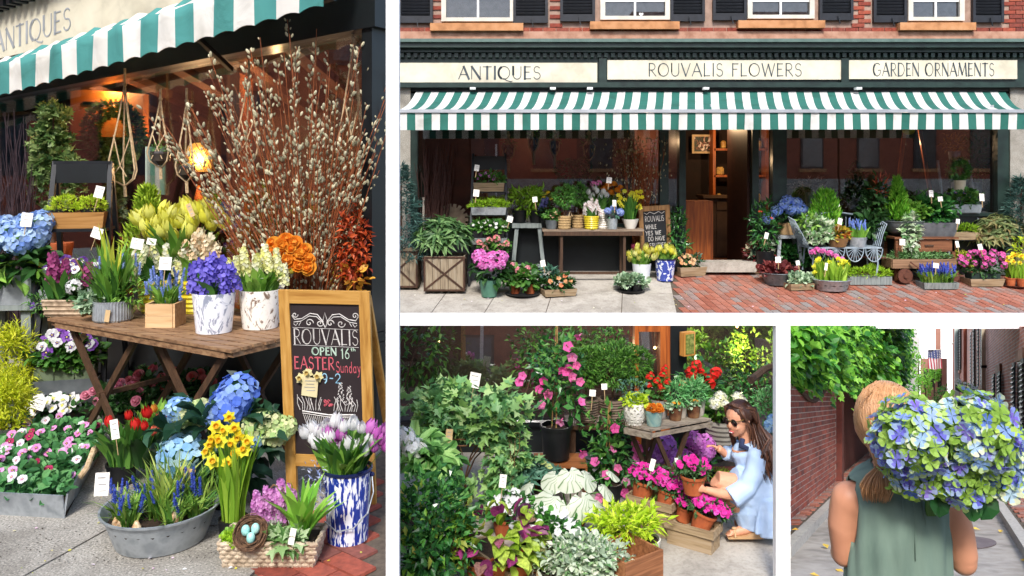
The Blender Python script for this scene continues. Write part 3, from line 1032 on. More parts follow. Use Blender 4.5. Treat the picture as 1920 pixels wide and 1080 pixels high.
# awning: striped valance pulled back against the front
def stripe_mat(name,c1,c2,n):
 m,nt,bs,out = _base(name)
 uv = nt.nodes.new("ShaderNodeUVMap")
 sp = nt.nodes.new("ShaderNodeSeparateXYZ");nt.links.new(uv.outputs[0],sp.inputs[0])
 mu = nt.nodes.new("ShaderNodeMath");mu.operation = 'MULTIPLY';mu.inputs[1].default_value = n
 fr = nt.nodes.new("ShaderNodeMath");fr.operation = 'FRACT'
 r = ramp(nt,[c1,c2],[0,.5],'CONSTANT')
 nt.links.new(sp.outputs[0],mu.inputs[0]);nt.links.new(mu.outputs[0],fr.inputs[0]);nt.links.new(fr.outputs[0],r.inputs[0])
 nz = noise(nt,2.6,9,dist=.5);rr = ramp(nt,[(.68,.67,.63),(.95,.95,.94),(1,1,1)],[.3,.46,.66])
 bp = nt.nodes.new("ShaderNodeBump");bp.inputs['Strength'].default_value = .5;bp.inputs['Distance'].default_value = .03
 n5 = noise(nt,3.5,3,dist=1.5);nt.links.new(n5.outputs[0],bp.inputs['Height']);nt.links.new(bp.outputs[0],bs.inputs['Normal']);nt.links.new(nz.outputs[0],rr.inputs[0])
 mx = nt.nodes.new("ShaderNodeMixRGB");mx.blend_type = 'MULTIPLY';mx.inputs[0].default_value = .8
 nt.links.new(r.outputs[0],mx.inputs[1]);nt.links.new(rr.outputs[0],mx.inputs[2])
 nt.links.new(mx.outputs[0],bs.inputs['Base Color'])
 bs.inputs['Roughness'].default_value = .85
 tr = nt.nodes.new("ShaderNodeBsdfTranslucent");nt.links.new(mx.outputs[0],tr.inputs[0])
 ms = nt.nodes.new("ShaderNodeMixShader");ms.inputs[0].default_value = .25
 nt.links.new(bs.outputs[0],ms.inputs[1]);nt.links.new(tr.outputs[0],ms.inputs[2]);nt.links.new(ms.outputs[0],out.inputs[0])
 return m

def sheet(name,grid,mat,parent,thick=.004,off=(0,0,-1)):
 """grid[i][j] of points, u along i; closed thin cloth with a uv map"""
 n,m = len(grid),len(grid[0])
 V = [tuple(p) for row in grid for p in row]
 o_ = Vector(off)*thick
 V+=[tuple(Vector(v)+o_) for v in V]
 F,UVs = [],[]
 for i in range(n-1):
  for j in range(m-1):
   q = (i*m+j,(i+1)*m+j,(i+1)*m+j+1,i*m+j+1)
   F.append(q);UVs.append([(i/(n-1),0),((i+1)/(n-1),0)]+[((i+1)/(n-1),1),(i/(n-1),1)])
   F.append(tuple(x+n*m for x in q[::-1]));UVs.append(UVs[-1][::-1])
 me = bpy.data.meshes.new(name);me.from_pydata(V,[],F)
 ul = me.uv_layers.new(name='UVMap')
 ul.data.foreach_set('uv',[c for f in UVs for p in f for c in p])
 me.materials.append(mat)
 me.polygons.foreach_set('use_smooth',[True]*len(F))
 return obj(name,me,parent)

aw1 = thing('awning','striped teal and white awning drawn back above the willow branches','awning')
S1 = stripe_mat('teal_white_canvas','#4f9a95','#e8e6df',17)
grid = []
for i in range(171):
 f = i/170
 s_ =-.05+6.2*f
 fold = .015*math.sin(i*.9)+.01*math.sin(i*.37)
 zb = 2.49-.095*s_+.018*abs(math.sin(i*math.pi/5))*1.0
 row = []
 for j in range(9):
  g = j/8
  if g<.5:
   row.append(Q(s_,.42+fold*g*2,zb+.24*g*2))
  else:
   h = (g-.5)*2
   row.append(Q(s_,.42+fold-.3*h,zb+.24+.17*h-.03*math.sin(h*3.1)))
 grid.append(row)
sheet('canvas',grid,S1,aw1,.006,-NI)
mb = MB();mb.tube([Q(-.05,.34,2.57),Q(6.1,.34,1.98)],.03,8);mb.build('front_bar',FBLACK,aw1)
for s_ in (1.2,4.3):
 MB().bar(Q(s_,.02,2.35-.06*s_),Q(s_-.1,.36,2.55-.095*s_),.03,.03).build('arm',FBLACK,aw1)

# sidewalk of place one
sw = MB().prism([(-6.5,2.6),P(738,0,2.6).xy,P(738,0,4.9).xy,(-.9,5.2),(-6.5,9)],-.12,-.012).build('sidewalk',MORT)
tag(sw,kind='structure')
edge = [(P(741,0,d).x,d) for d in (2.6,5.2)]
ja,jb = G(45,1080),G(197,995)
jd = (jb-ja).normalized()
J = lambda d,o=0:((ja+jd*((d-ja.y)/jd.y)).x+o,d)
bl0,bl1 = G(462,1085),G(650,905)
bd = (bl1-bl0)/(bl1.y-bl0.y)
BLN = lambda d:((bl0+bd*(d-bl0.y)).x,d)
LE = lambda d:-.66*d
CR = P(738,0,1).x
slabs = [[(LE(2.7),2.7),J(2.7,-.006),J(4.6,-.006),(LE(4.6),4.6)],
         [J(2.7,.006),BLN(2.7),BLN(3.6),J(3.6,.006)],
         [J(3.615,.006),BLN(3.615),BLN(4.6),J(4.6,.006)],
         [(LE(4.615),4.615),J(4.615,-.006),J(6.2,-.006),(LE(7.2),7.2)],
         [J(4.615,.006),(CR*4.615,4.615),(CR*4.8,4.8),Q(0,-.1,0).xy,Q(1.9,-.1,0).xy,J(5.9,.006)]]
for sl in slabs:
 MB().prism(sl,-.01,0).build('paving_slab',GRAN,sw)
ang = math.radians(-38)
u1 = Vector((math.cos(ang),math.sin(ang),0));u2 = Vector((-u1.y,u1.x,0))
bme = MB().box((0,0,-.004),(.208,.101,.012),0,None,.985).mesh('brick',DEEPPAV)
o0 = G(600,1000)
for i in range(-8,14):
 for j in range(-22,26):
  c = o0+u1*((i+.5*(j%2))*.214)+u2*(j*.107)
  if c.y<2.85 or c.y>4.75 or c.x<BLN(c.y)[0]+.04 or c.x>P(720,0,c.y).x:
   continue
  q = Q(0,0,0)
  if (c-P0).dot(-NI)<.02:
   continue
  obj('brick',bme,sw,c+Vector((0,0,random.uniform(-.002,.003))),(random.uniform(-.01,.01),random.uniform(-.01,.01),ang+random.uniform(-.012,.012)))

# ================================================================ PLACE TWO: the whole shop front across the street
FD,M2 = 12.8,.172
def G2(px,py):
 q = (py-HY)/FP
 d = (EZ+FD*M2)/(q+M2)
 return P(px,py,d)
def X2(px,d=FD):return (px-CX)/FP*d
def Z2(py,d=FD):return EZ-(py-HY)/FP*d
def fbox(mb,x0,x1,y0,y1,d0,d1,mi=0):
 """pixel box on the front: x0..x1, y0 (top)..y1 (bottom), depth d0..d1"""
 a,b = X2(x0),X2(x1)
 za,zb = Z2(y0),Z2(y1)
 return mb.box(((a+b)/2,(d0+d1)/2,(za+zb)/2),(b-a,d1-d0,za-zb),mi)
def fpart(name,mat,par,*a):
 mb = MB();fbox(mb,*a);return mb.build(name,mat,par)

b2 = thing('shop_building','brick shop building with dark green shop front and long cream signs','building',(0,0,0))
def rb(mb,name,mat,par=None,**k):return mb.build(name,mat,par or b2,**k)
MORTW = M('lime_mortar',['#8d7466','#a78d7e'],.9,scale=12)
wall = fpart('wall',MORTW,b2,735,1990,-70,60,12.81,13.1)
wins = [(828,965,748,812,962,1027),(1125,1255,1050,1115,1256,1320),(1400,1525,1335,1398,1534,1597),(1700,1805,1635,1697,1820,1878)]
brm = MB().box((0,0,0),(.198,.03,.058)).mesh('brick',BRICKM)
row = 0
z = Z2(59)+.03
nb = 0
bricks = []
while z<Z2(-45):
 x = X2(735)+(row%2)*.105
 while x<X2(1985):
  px = CX+x/FD*FP
  py = HY+(EZ-z)/FD*FP
  cov = any(py<50 and a-6<px<b+6 for w in wins for a,b in ((w[0],w[1]),(w[2],w[3]),(w[4],w[5])))
  if not cov:
   bricks.append((x,z,py,px))
  x+=.21
 z+=.069;row+=1
bricks.sort(key=lambda t:(t[2]<-8 or t[3]>1930))
for (x,z,py,px) in bricks[:300]:
 obj('brick',brm,wall,(x,12.805+random.uniform(-.004,.004),z))
mb = MB()
for (x,z,py,px) in bricks[300:]:
 mb.box((x,12.805,z),(.198,.03,.058))
if mb.V:mb.build('brick_rest',BRICKM,wall,kind='stuff')
fpart('stone_band',BROWNST,b2,735,1990,60,79,12.74,13.1)
WINF = M('window_frame_paint',['#b9b4a6','#cfcabd'],.5,scale=5)
BLIND = M('venetian_blind',['#9a8d8d','#b7abaa'],.6,scale=3)
lv = MB().box((0,0,0),(X2(57)-X2(0),.02,.036),0,Matrix.Rotation(.5,3,'X')).mesh('slat',SHUT)
for i,(a,b,s0,s1,s2,s3) in enumerate(wins):
 yb = (41,38,36,40)[i]
 w = MB();fbox(w,a,a+9,-80,yb,12.74,12.82);fbox(w,b-9,b,-80,yb,12.74,12.82);fbox(w,a+9,b-9,yb-7,yb,12.74,12.82)
 fr = w.build('window',WINF,b2)
 m_ = MB();c = (a+b)/2
 fbox(m_,c-2,c+2,-80,yb-7,12.765,12.79)
 fbox(m_,a+9,b-9,1 if i else -4,4 if i else -1,12.77,12.785)
 m_.build('muntin',WHITEP,fr)
 fpart('pane',GLASSD,fr,a+9,b-9,-80,yb-7,12.79,12.796)
 if i != 1:
  bl = MB()
  for k in range(20):
   fbox(bl,a+10,b-10,yb-9-k*6,yb-5-k*6,12.83,12.835)
  bl.build('blind',BLIND,fr,kind='stuff')
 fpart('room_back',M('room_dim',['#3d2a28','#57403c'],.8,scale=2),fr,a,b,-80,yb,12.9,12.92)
 fpart('sill',SILLST,fr,a-20,b+16,yb+5,yb+19,12.66,12.82)
 for (p,q) in ((s0,s1),(s2,s3)):
  sh = MB();yl = yb+3
  fbox(sh,p,p+5,-80,yl,12.73,12.79);fbox(sh,q-5,q,-80,yl,12.73,12.79);fbox(sh,p+5,q-5,yl-13,yl,12.735,12.785)
  fbox(sh,p+5,q-5,-80,yl,12.787,12.79)
  so = sh.build('shutter',SHUT,b2)
  for k in range(9):
   obj('slat',lv,so,(X2((p+q)/2),12.76,Z2(yl-18-k*6)),None,((q-p-11)/57,1,1))
  MB().bar((X2((p+q)/2+2),12.71,Z2(yl-8)),(X2((p+q)/2+5),12.7,Z2(yl+8)),.015,.015).build('shutter_dog',DARKM,so)
# the little white paper heart in the second window
hp = [(0,-.035),(.035,.0),(.03,.022),(.015,.025),(0,.012),(-.015,.025),(-.03,.022),(-.035,0)]
o = MB().extr([(X2(1202)+x,12.786,Z2(27)+y) for x,y in hp],(0,.003,0)).build('paper_heart',WHITEP)
tag(o,'small white paper heart on the pane of the second upstairs window','heart')
# cornice, fascia, signs
fpart('cornice_cap',M('cornice_top_green',['#4a5f58','#5a6f68'],.5),b2,735,1990,79,85,12.45,12.9)
fpart('cornice',FGREEN,b2,735,1990,85,94,12.5,12.9)
fpart('cornice_step',FGREEN,b2,735,1990,94,101,12.6,12.9)
d_ = MB()
for k in range(100):
 fbox(d_,740+k*12.6,747+k*12.6,102,110,12.63,12.7)
d_.build('dentil',FGREEN,b2,kind='stuff')
fpart('fascia',FGREEN,b2,735,1990,101,166,12.7,12.95)
fpart('fascia_rail',FGREEN,b2,735,1990,157,166,12.6,12.7)
for x in (1128,1577):
 fpart('fascia_block',FGREEN,b2,x-7,x+7,112,157,12.64,12.7)
for (x0,x1,y0,y1,t,cx,wpx,lab) in ((752,1118,120,157,'ANTIQUES',937,152,'cream sign board with the word ANTIQUES over the striped awning'),(1137,1570,115,151,'ROUVALIS FLOWERS',1355,284,'cream middle sign board with the words ROUVALIS FLOWERS'),(1584,1897,115,150,'GARDEN ORNAMENTS',1742,224,'cream sign board with the words GARDEN ORNAMENTS')):
 m_ = MB();fbox(m_,x0,x1,y0,y1,12.66,12.7)
 s_ = m_.build('sign_board',SIGNC);tag(s_,lab,'shop sign','sign boards over the awning')
 fl = 'FLOWERS' in t
 put_text(s_,t,(X2(cx),12.656,Z2((y0+y1)/2)),.2,.014,.022 if fl else .036,INK,width=(X2(wpx)-X2(0)))
for x in (888,1035,1103,1316,1596):
 fpart('spot_lamp',WHITEP,b2,x-5,x+5,167,171,12.5,12.6)
# shop front frame
fpart('pier',GRAN,b2,735,771,166,520,12.7,13.1)
fpart('pier',GRAN,b2,1887,1990,166,520,12.7,13.1)
for (x0,x1,y0,y1) in ((771,784,172,515),(1236,1252,172,512),(1272,1284,172,508),(1408,1420,172,505),(1446,1472,172,508),(1865,1887,172,512)):
 fpart('frame_post',FGREEN,b2,x0,x1,y0,y1,12.72,12.86)
fpart('head_beam',FBLACK,b2,771,1887,166,176,12.72,12.9)
for (x0,x1,y1) in ((784,1236,425),(1252,1272,430),(1420,1446,425),(1472,1865,405)):
 fpart('bulkhead',FBLACK,b2,x0,x1,y1,520,12.78,12.9)
 fpart('window_rail',FGREEN,b2,x0,x1,y1-6,y1,12.74,12.9)
 fpart('shop_pane',GLASS2,b2,x0,x1,176,y1-6,12.82,12.826)
# interior rooms
W = WM('interior_plank_floor',['#4a2a18','#6b3f25','#7d4c2d'],'Y',.45,4)
mb = MB()
x0,x1 = X2(771),X2(1887)
mb.box(((x0+x1)/2,15.6,1.4),(x1-x0,.1,3.2));mb.box((x0-.05,14.2,1.4),(.1,2.9,3.2));mb.box((x1+.05,14.2,1.4),(.1,2.9,3.2))
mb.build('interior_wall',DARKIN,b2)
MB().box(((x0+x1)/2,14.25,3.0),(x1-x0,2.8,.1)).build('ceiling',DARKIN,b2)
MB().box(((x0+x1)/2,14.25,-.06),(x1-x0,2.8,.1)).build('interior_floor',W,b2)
mb = MB();fbox(mb,1284,1408,488,506,12.5,12.86);mb.build('door_step',CONC,b2)
for xx in (1284,1408):
 MB().box((X2(xx),13.5,1.4),(.06,1.2,2.8)).build('door_reveal',M('door_side_wood',['#2c1813','#3d221a'],.5),b2)
MB().box((X2(1318),13.4,.55),(.5,.5,1.1)).build('counter',WARMW,b2)
mb = MB()
mb.box((X2(1352,15),15,.55),(.75,.5,1.1));mb.box((X2(1352,15),14.98,1.12),(.82,.6,.05))
mb.box((X2(1352,15),14.735,.45),(.3,.02,.8));mb.box((X2(1352,15),14.735,.95),(.3,.02,.15))
cab = mb.build('cabinet',M('dim_cabinet_wood',['#3a2a1e','#57412e'],.6,scale=4));tag(cab,'brown wooden cabinet inside the open shop door','cabinet')
sh = thing('shelf','tall wooden shelf with jars inside the open shop door','shelf',(X2(1385,15.2),15.2,0))
for x in (-.5,.05,.5):MB().box((x,0,1.45),(.05,.3,2.9)).build('upright',WARMW,sh)
for z in (.5,1.0,1.5,2.0,2.5):
 MB().box((0,0,z),(1.0,.3,.04)).build('shelf_board',WARMW,sh)
 for k in range(5):
  MB().lathe([(.03,0),(.05,.02),(.05,.12),(.025,.15)],8,0,(random.uniform(-.42,.42),random.uniform(-.1,.0),z+.02)).build('jar',M('jar_glaze',['#9a6a2a','#c9a35a','#7d6a5a'],.3,scale=6),sh)
pf = thing('picture','framed flower picture hanging inside the open shop door','picture',P(1318,270,15.3))
MB().box((0,0,0),(.42,.03,.36)).build('frame',M('cream_frame',['#b59a74','#cfb58c'],.6),pf)
MB().box((0,-.02,0),(.34,.02,.28)).build('canvas',splat('flower_print',['#2a3324','#8c4a3a','#d8cfc6'],9,thr=.52,edge=.06),pf)
for px,py,e in ((1330,235,16),(1380,300,9),(1215,265,4),(1000,260,3),(1700,270,6)):
 l = bpy.data.lights.new('shop_light','POINT');l.energy = e;l.color = (1,.65,.35);l.shadow_soft_size = 0
 lo = bpy.data.objects.new('shop_light',l);COL.objects.link(lo);lo.location = P(px,py,14.2)
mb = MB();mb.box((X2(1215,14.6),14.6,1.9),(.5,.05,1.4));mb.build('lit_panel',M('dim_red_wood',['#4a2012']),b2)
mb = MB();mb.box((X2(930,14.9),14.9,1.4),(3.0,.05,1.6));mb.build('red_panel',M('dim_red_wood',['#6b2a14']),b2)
for x in (1665,1755):
 MB().bar((X2(1710+(x-1710)*.25,14),14,2.5),(X2(x,14),13.9,.3),.06,.04).build('easel_leg',WARMW,b2)

# awning two
aw2 = thing('awning','long green and white striped awning stretched over the whole shop front','awning')
S2 = stripe_mat('green_white_canvas','#e6e6e2','#2f7467',38)
grid = []
xa0,xa1,xb0,xb1 = X2(780,12.72),X2(1885,12.72),X2(748,11.3),X2(1921,11.3)
N = 229
for i in range(N):
 f = i/(N-1)
 row = []
 for j in range(9):
  g = j/8
  sag =-.06*math.sin(g*math.pi)*(1+.15*math.sin(i*.5))
  row.append(Vector((xa0+(xa1-xa0)*f+((xb0-xa0)+((xb1-xa1)-(xb0-xa0))*f)*g,12.72-1.42*g,Z2(172,12.72)+(Z2(206,11.3)-Z2(172,12.72))*g+sag)))
 grid.append(row)
sheet('canopy',grid,S2,aw2,.006)
grid = []
for i in range(N):
 f = i/(N-1)
 x = xb0+(xb1-xb0)*f
 wv = .018*math.sin(i*.21+1.3*math.sin(i*.05))+(.02*math.sin(i*1.3) if i%25<5 else 0)
 grid.append([Vector((x,11.29+wv*g*1.2-.01,Z2(212,11.3)+(Z2(244-1.5*f,11.3)-Z2(212,11.3))*g)) for g in (0,.25,.5,.75,1)])
sheet('valance',grid,S2,aw2,.005,(0,1,0))
MB().box(((xb0+xb1)/2,11.29,Z2(208.5,11.3)),(xb1-xb0,.07,.045)).build('front_bar',M('silver_bar',['#a9adb2','#bcc0c4'],.4,.5),aw2)
for px in (800,1330,1860):
 MB().bar((X2(px,12.7),12.7,Z2(185,12.7)),(X2(px,11.35),11.35,Z2(214,11.35)),.05,.05).build('arm',M('silver_bar',['#a9adb2']),aw2)

# sloping sidewalk
DF = 10.78
def zs(d):return M2*(d-FD)
sw2 = thing('sidewalk',None,None);sw2['kind'] = 'structure'
def slope_prism(poly,top=0.0,th=.05):
 mb = MB()
 n = len(poly)
 V = [(x,d,zs(d)+top) for x,d in poly]+[(x,d,zs(d)+top-th) for x,d in poly]
 mb.add(V,[tuple(range(n)),tuple(range(2*n-1,n-1,-1))]+[(i,n+i,n+(i+1)%n,(i+1)%n) for i in range(n)])
 return mb
slope_prism([(X2(690,DF),DF),(X2(2000,DF),DF),(X2(2000,12.9),12.9),(X2(690,12.9),12.9)],-.012,.13).build('bed',MORT,sw2)
mb = MB().box(((X2(690,DF)+X2(2000,DF))/2,DF-.03,zs(DF)-.085),(X2(2000,DF)-X2(690,DF),.05,.17));mb.build('edge',WHITEG,sw2)  # white edge stands for the gap under this place
def gx(px,py):
 v = G2(px,py);return (v.x,v.y)
def ln(p0,p1,d):
 a,b = G2(*p0),G2(*p1)
 f = (d-a.y)/(b.y-a.y);return a.x+(b.x-a.x)*f
dB = G2(0,551).y
jl = [((700,551),(640,590)),((835,551),(806,590)),((930,551),(906,590)),((1035,551),(1022,590)),((1167,551),(1165,590)),((1262,551),(1270,590))]
SLOPEROT = math.atan(M2)
for i in range(5):
 a,b = jl[i],jl[i+1]
 g = .006
 slope_prism([(ln(*a,DF)+g,DF),(ln(*b,DF)-g,DF),(ln(*b,dB)-g,dB),(ln(*a,dB)+g,dB)]).build('paving_slab',CONC,sw2)
 slope_prism([(ln(*a,dB)+g,dB+.012),(ln(*b,dB)-g,dB+.012),(ln(*b,12.9)-g,12.9),(ln(*a,12.9)+g,12.9)]).build('paving_slab',CONC,sw2)
bm2 = MB().box((0,0,-.01),(.105,.2,.03),0,None,.97).mesh('brick',REDPAV)
lst = []
for i in range(-2,52):
 for j in range(-2,14):
  d = DF+.1+(j+.5*(i%2))*.207
  x = X2(1270,DF)+.06+i*.1115+(d-DF)*-.16
  if d>12.75 or d<DF+.09 or x<ln(*jl[5],d)+.05 or x>X2(1935,d):
   continue
  lst.append((x,d))
lst.sort(key=lambda t:t[1])
for x,d in lst[:300]:
 obj('brick',bm2,sw2,(x,d,zs(d)+random.uniform(-.003,.002)),(SLOPEROT,0,random.uniform(-.02,.02)+.16))
mb = MB()
for x,d in lst[300:]:
 mb.box((x,d,zs(d)-.01),(.105,.2,.03),0,Matrix.Rotation(SLOPEROT,3,'X') @ Matrix.Rotation(.16,3,'Z'),.97)
if mb.V:mb.build('brick_rest',REDPAV,sw2,kind='stuff')

# ================================================================ PLACE THREE: terrace in front of a shop window
Z3 =-.97
D3 = 7.3
t3 = MB().prism([(P(725,0,4.7).x,4.7),(P(1474,0,4.7).x,4.7),(P(1474,0,7.6).x,7.6),(P(725,0,7.6).x,7.6)],Z3-.19,Z3-.012).build('terrace',MORT);tag(t3,kind='structure')
for (pa,pb,d0,d1) in ((720,1135,4.75,5.95),(1140,1474,4.75,5.62),(1140,1474,5.64,6.25),(720,1135,5.97,7.6),(1140,1474,6.27,6.3)):
 m_ = MB().prism([(P(pa,0,d0).x,d0),(P(pb,0,d0).x,d0),(P(pb,0,d1).x,d1),(P(pa,0,d1).x,d1)],Z3-.012,Z3)
 m_.build('paving_slab',CONC,t3)
for i in range(14):
 for j in range(6):
  x = P(1150,0,6.3).x+.1+i*.21+(j%2)*.1;d = 6.37+j*.108
  if x<P(1455,0,d).x:
   obj('brick',bme,t3,(x,d,Z3-.003+random.uniform(-.002,.002)))
ZT3 = P(0,607,D3).z
b3 = thing('terrace_storefront','dark shop window with orange door frame behind the potted plants and the kneeling woman','shop front',(0,0,0))
def q3(px,py,d=D3):return P(px,py,d)
def p3(name,mat,x0,x1,y0,y1,d0,d1,par=None):
 """pixel box measured at its front depth d0"""
 a,b = P(x0,y1,d0),P(x1,y0,d0)
 return MB().box(((a.x+b.x)/2,(d0+d1)/2,(a.z+b.z)/2),(b.x-a.x,d1-d0,b.z-a.z)).build(name,mat,par or b3)
def tpane(x0,x1,yb):
 q = [P(x0,yb,D3+.02),P(x1,yb,D3+.02),P(x1,607,D3+.02),P(x0,607,D3+.02)]
 for v in q[2:]:v.y+=.17;v.x*=1.0
 MB().extr(q,(0,.006,0)).build('pane',glassM('terrace_glass',5.0),b3)
zb = HY+(EZ-Z3)/D3*FP
p3('base_panel',FBLACK,722,1190,800,zb,D3,D3+.12)
p3('sill',FBLACK,722,1190,792,800,D3-.04,D3+.12)
tpane(724,1190,792)
p3('door_frame',WARMW,1238,1257,607,zb,D3-.05,D3+.1)
p3('door_frame',WARMW,1190,1198,607,zb,D3-.02,D3+.1)
p3('door_head',WARMW,1198,1238,607,622,D3-.04,D3+.08)
tpane(1198,1238,800)
p3('door_panel',WARMW,1198,1238,800,zb,D3,D3+.05)
p3('corner_post',FBLACK,1257,1288,607,zb,D3-.06,D3+.12)
tpane(1288,1474,800)
p3('base_panel',FBLACK,1288,1475,800,zb,D3,D3+.12)
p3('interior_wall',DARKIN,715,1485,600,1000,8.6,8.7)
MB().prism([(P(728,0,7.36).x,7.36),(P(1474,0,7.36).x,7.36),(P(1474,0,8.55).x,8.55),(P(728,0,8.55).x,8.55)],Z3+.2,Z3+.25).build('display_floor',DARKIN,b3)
for x in (1000,1130,1215,1320,1420):
 p3('shelf',DARKIN,x-40,x+40,672,677,8.2,8.4)
for px,py,lab in ((822,640,'glowing bulb inside the glass above the ivy'),(1135,655,'glowing bulb inside the glass above the topiary balls'),(1228,652,'glowing bulb inside the door glass'),(1382,612,'glowing bulb under the roof at the right window')):
 p = Pl('bulb_lamp',lab,'lamp',px,py,d=8.0)
 p.part('bulb',MB().ball((0,0,0),3,8,6),emit('bulb_glow','#ffd08a',2.2))
 p.part('cord',MB().tube([(0,0,3),(0,0,40 if py>640 else 5)],.4,4),BLACKP)
for px,e in ((900,5),(1130,5),(1215,4),(1390,6)):
 l = bpy.data.lights.new('bulb_light','POINT');l.energy = e;l.color = (1,.68,.38);l.shadow_soft_size = 0
 lo = bpy.data.objects.new('bulb_light',l);COL.objects.link(lo);lo.location = P(px,650,7.9)

# ================================================================ PLACE FOUR: the brick alley running downhill
VX,VY = 1745.0,752.0
SLP,SKX = (VY-HY)/FP,(VX-CX)/FP
SA = .7                                          # lane shrunk so more of its walls stand in open light
def A(a,d,h=0.0):
 return Vector((SKX*d+a,d,EZ-SLP*d-1.6+h))*SA+Vector((0,0,EZ*(1-SA)))
def hmax(d,py=612):return 1.6+SLP*d-(py-HY)/FP*d
def aprism(quad,h0,h1):
 """quad of (a,d): upright walls, floor following the hill"""
 n = len(quad)
 f0 = h0 if callable(h0) else (lambda d:h0)
 f1 = h1 if callable(h1) else (lambda d:h1)
 V = [A(a,d,f0(d)) for a,d in quad]+[A(a,d,f1(d)) for a,d in quad]
 return MB().add(V,[tuple(range(n-1,-1,-1)),tuple(range(n,2*n))]+[(i,(i+1)%n,n+(i+1)%n,n+i) for i in range(n)])
AL,KL,KR,AR =-1.75,-1.42,.95,1.70
ALEY = M('alley_asphalt',['#8f8a84','#aca69f','#9d978f'],.9,scale=5,detail=9,bump=.3,bscale=60,stain=.5)
KERB = M('granite_kerb',['#8f8c86','#b3afa7','#a29e97'],.85,scale=25,bump=.3)
al = aprism([(KL,6.2),(KR,6.2),(KR,62),(KL,62)],-.12,0).build('alley',ALEY);tag(al,kind='structure')
for (a0,a1,nm) in ((AL-.1,KL-.13,'l'),(KR+.13,AR+.1,'r')):
 d0l,d0r = (10.35,8.6) if nm=='l' else (6.2,6.2)
 s_ = aprism([(a0,d0l),(a1,d0r),(a1,62),(a0,62)],-.1,.088).build('pavement',MORT);tag(s_,kind='structure')
 cnt = 0
 bmA = None
 stuff = MB()
 d = 6.6
 while d<24:
  a = a0+.05+(.05 if int(d*100)%2 else 0)
  w = .205 if nm=='r' else .16
  while a+w<a1+.01:
   if VX+a/d*FP<1474:a+=w;continue
   V = [A(a+.004,d,.088),A(a+w-.006,d,.088),A(a+w-.006,d+.098,.088),A(a+.004,d+.098,.088)]
   c = sum((Vector(v) for v in V),Vector())/4
   if bmA is None:
    bmA = {}
   key = round(w,3)
   if key not in bmA:
    m_ = MB();m_.add([tuple(v-c) for v in V]+[tuple(v-c+Vector((0,0,.012))) for v in V],[(4,5,6,7),(0,1,5,4),(1,2,6,5),(2,3,7,6),(3,0,4,7)])
    bmA[key] = m_.mesh('brick',REDPAV)
   if cnt<300:
    obj('brick',bmA[key],s_,c+Vector((0,0,random.uniform(-.002,.004))));cnt+=1
   else:
    m_ = bmA[key]
    stuff.add([tuple(v) for v in V]+[tuple(v+Vector((0,0,.012))) for v in V],[(4,5,6,7),(0,1,5,4),(1,2,6,5),(2,3,7,6),(3,0,4,7)])
   a+=w
  d+=.105
 if stuff.V:stuff.build('brick_rest',REDPAV,s_,kind='stuff')
for (a0,a1,lab) in ((KL-.13,KL,'l'),(KR,KR+.13,'r')):
 k_ = thing('kerb',None,None);k_['kind'] = 'structure'
 d = 8.15 if lab=='l' else 6.2
 while d<46:
  L = random.uniform(1.3,2.2)
  aprism([(a0,d),(a1,d),(a1,d+L-.015),(a0,d+L-.015)],-.1,.11+random.uniform(-.006,.006)).build('kerb_stone',KERB,k_)
  d+=L
# left garden wall, every near brick laid singly
AWB = BM('alley_brick',['#7f3d31','#9c4d3c','#8c483c','#a86250','#6c3831','#966055'])
lw = thing('garden_wall','dark red brick garden wall on the left of the alley under the ivy','wall',(0,0,0))
HL = 2.35
topL = lambda d:min(HL,hmax(d,620))
MB().box((1.15,2.4,-.78),(1.2,1.2,.17)).build('landing',CONC)['kind'] = 'structure'
BED = M('pale_mortar',['#b0a49a','#c8bcb0'],.95,scale=15)
core = aprism([(AL-.3,11.6),(AL-.012,9.95),(AL-.012,15.2),(AL-.3,15.2)],-.1,topL).build('wall',BED,lw)
core2 = aprism([(AL-.3,15.2),(AL-.10,15.2),(AL-.10,34),(AL-.3,34)],-.1,topL).build('wall',M('far_alley_brick',['#4a2620','#6b352b','#59302a'],.9,scale=8),lw)
aprism([(AL-.05,14.9),(AL+.1,14.9),(AL+.1,15.2),(AL-.05,15.2)],-.1,topL).build('buttress',M('far_alley_brick',['#4a2620']),lw)
bm4 = None
lst = []
r_ = 0
h = .12
while h<HL:
 d = 10.0+(r_%2)*.11
 while d<14.7:
  if h<topL(d)-.05:
   lst.append((d,h))
  d+=.222
 h+=.078;r_+=1
def wallbrick(a,d,L,hh,th=.02):
 return [A(a,d),A(a,d+L),A(a,d+L,hh),A(a,d,hh)],th
V,th = wallbrick(AL-.012,0,.208,.064)
o_ = A(AL-.012,0)
m_ = MB();m_.extr([v-o_ for v in V],(.006,0,0));bm4 = m_.mesh('brick',AWB)
lst.sort()
for d,h in lst[:300]:
 obj('brick',bm4,core,A(AL-.013+random.uniform(-.002,.002),d,h))
m_ = MB()
for d,h in lst[300:]:
 b0 = A(AL-.013+random.uniform(-.002,.002),d,h)
 m_.extr([v-o_+b0 for v in V],(.006,0,0))
m_.build('brick_rest',AWB,core,kind='stuff')
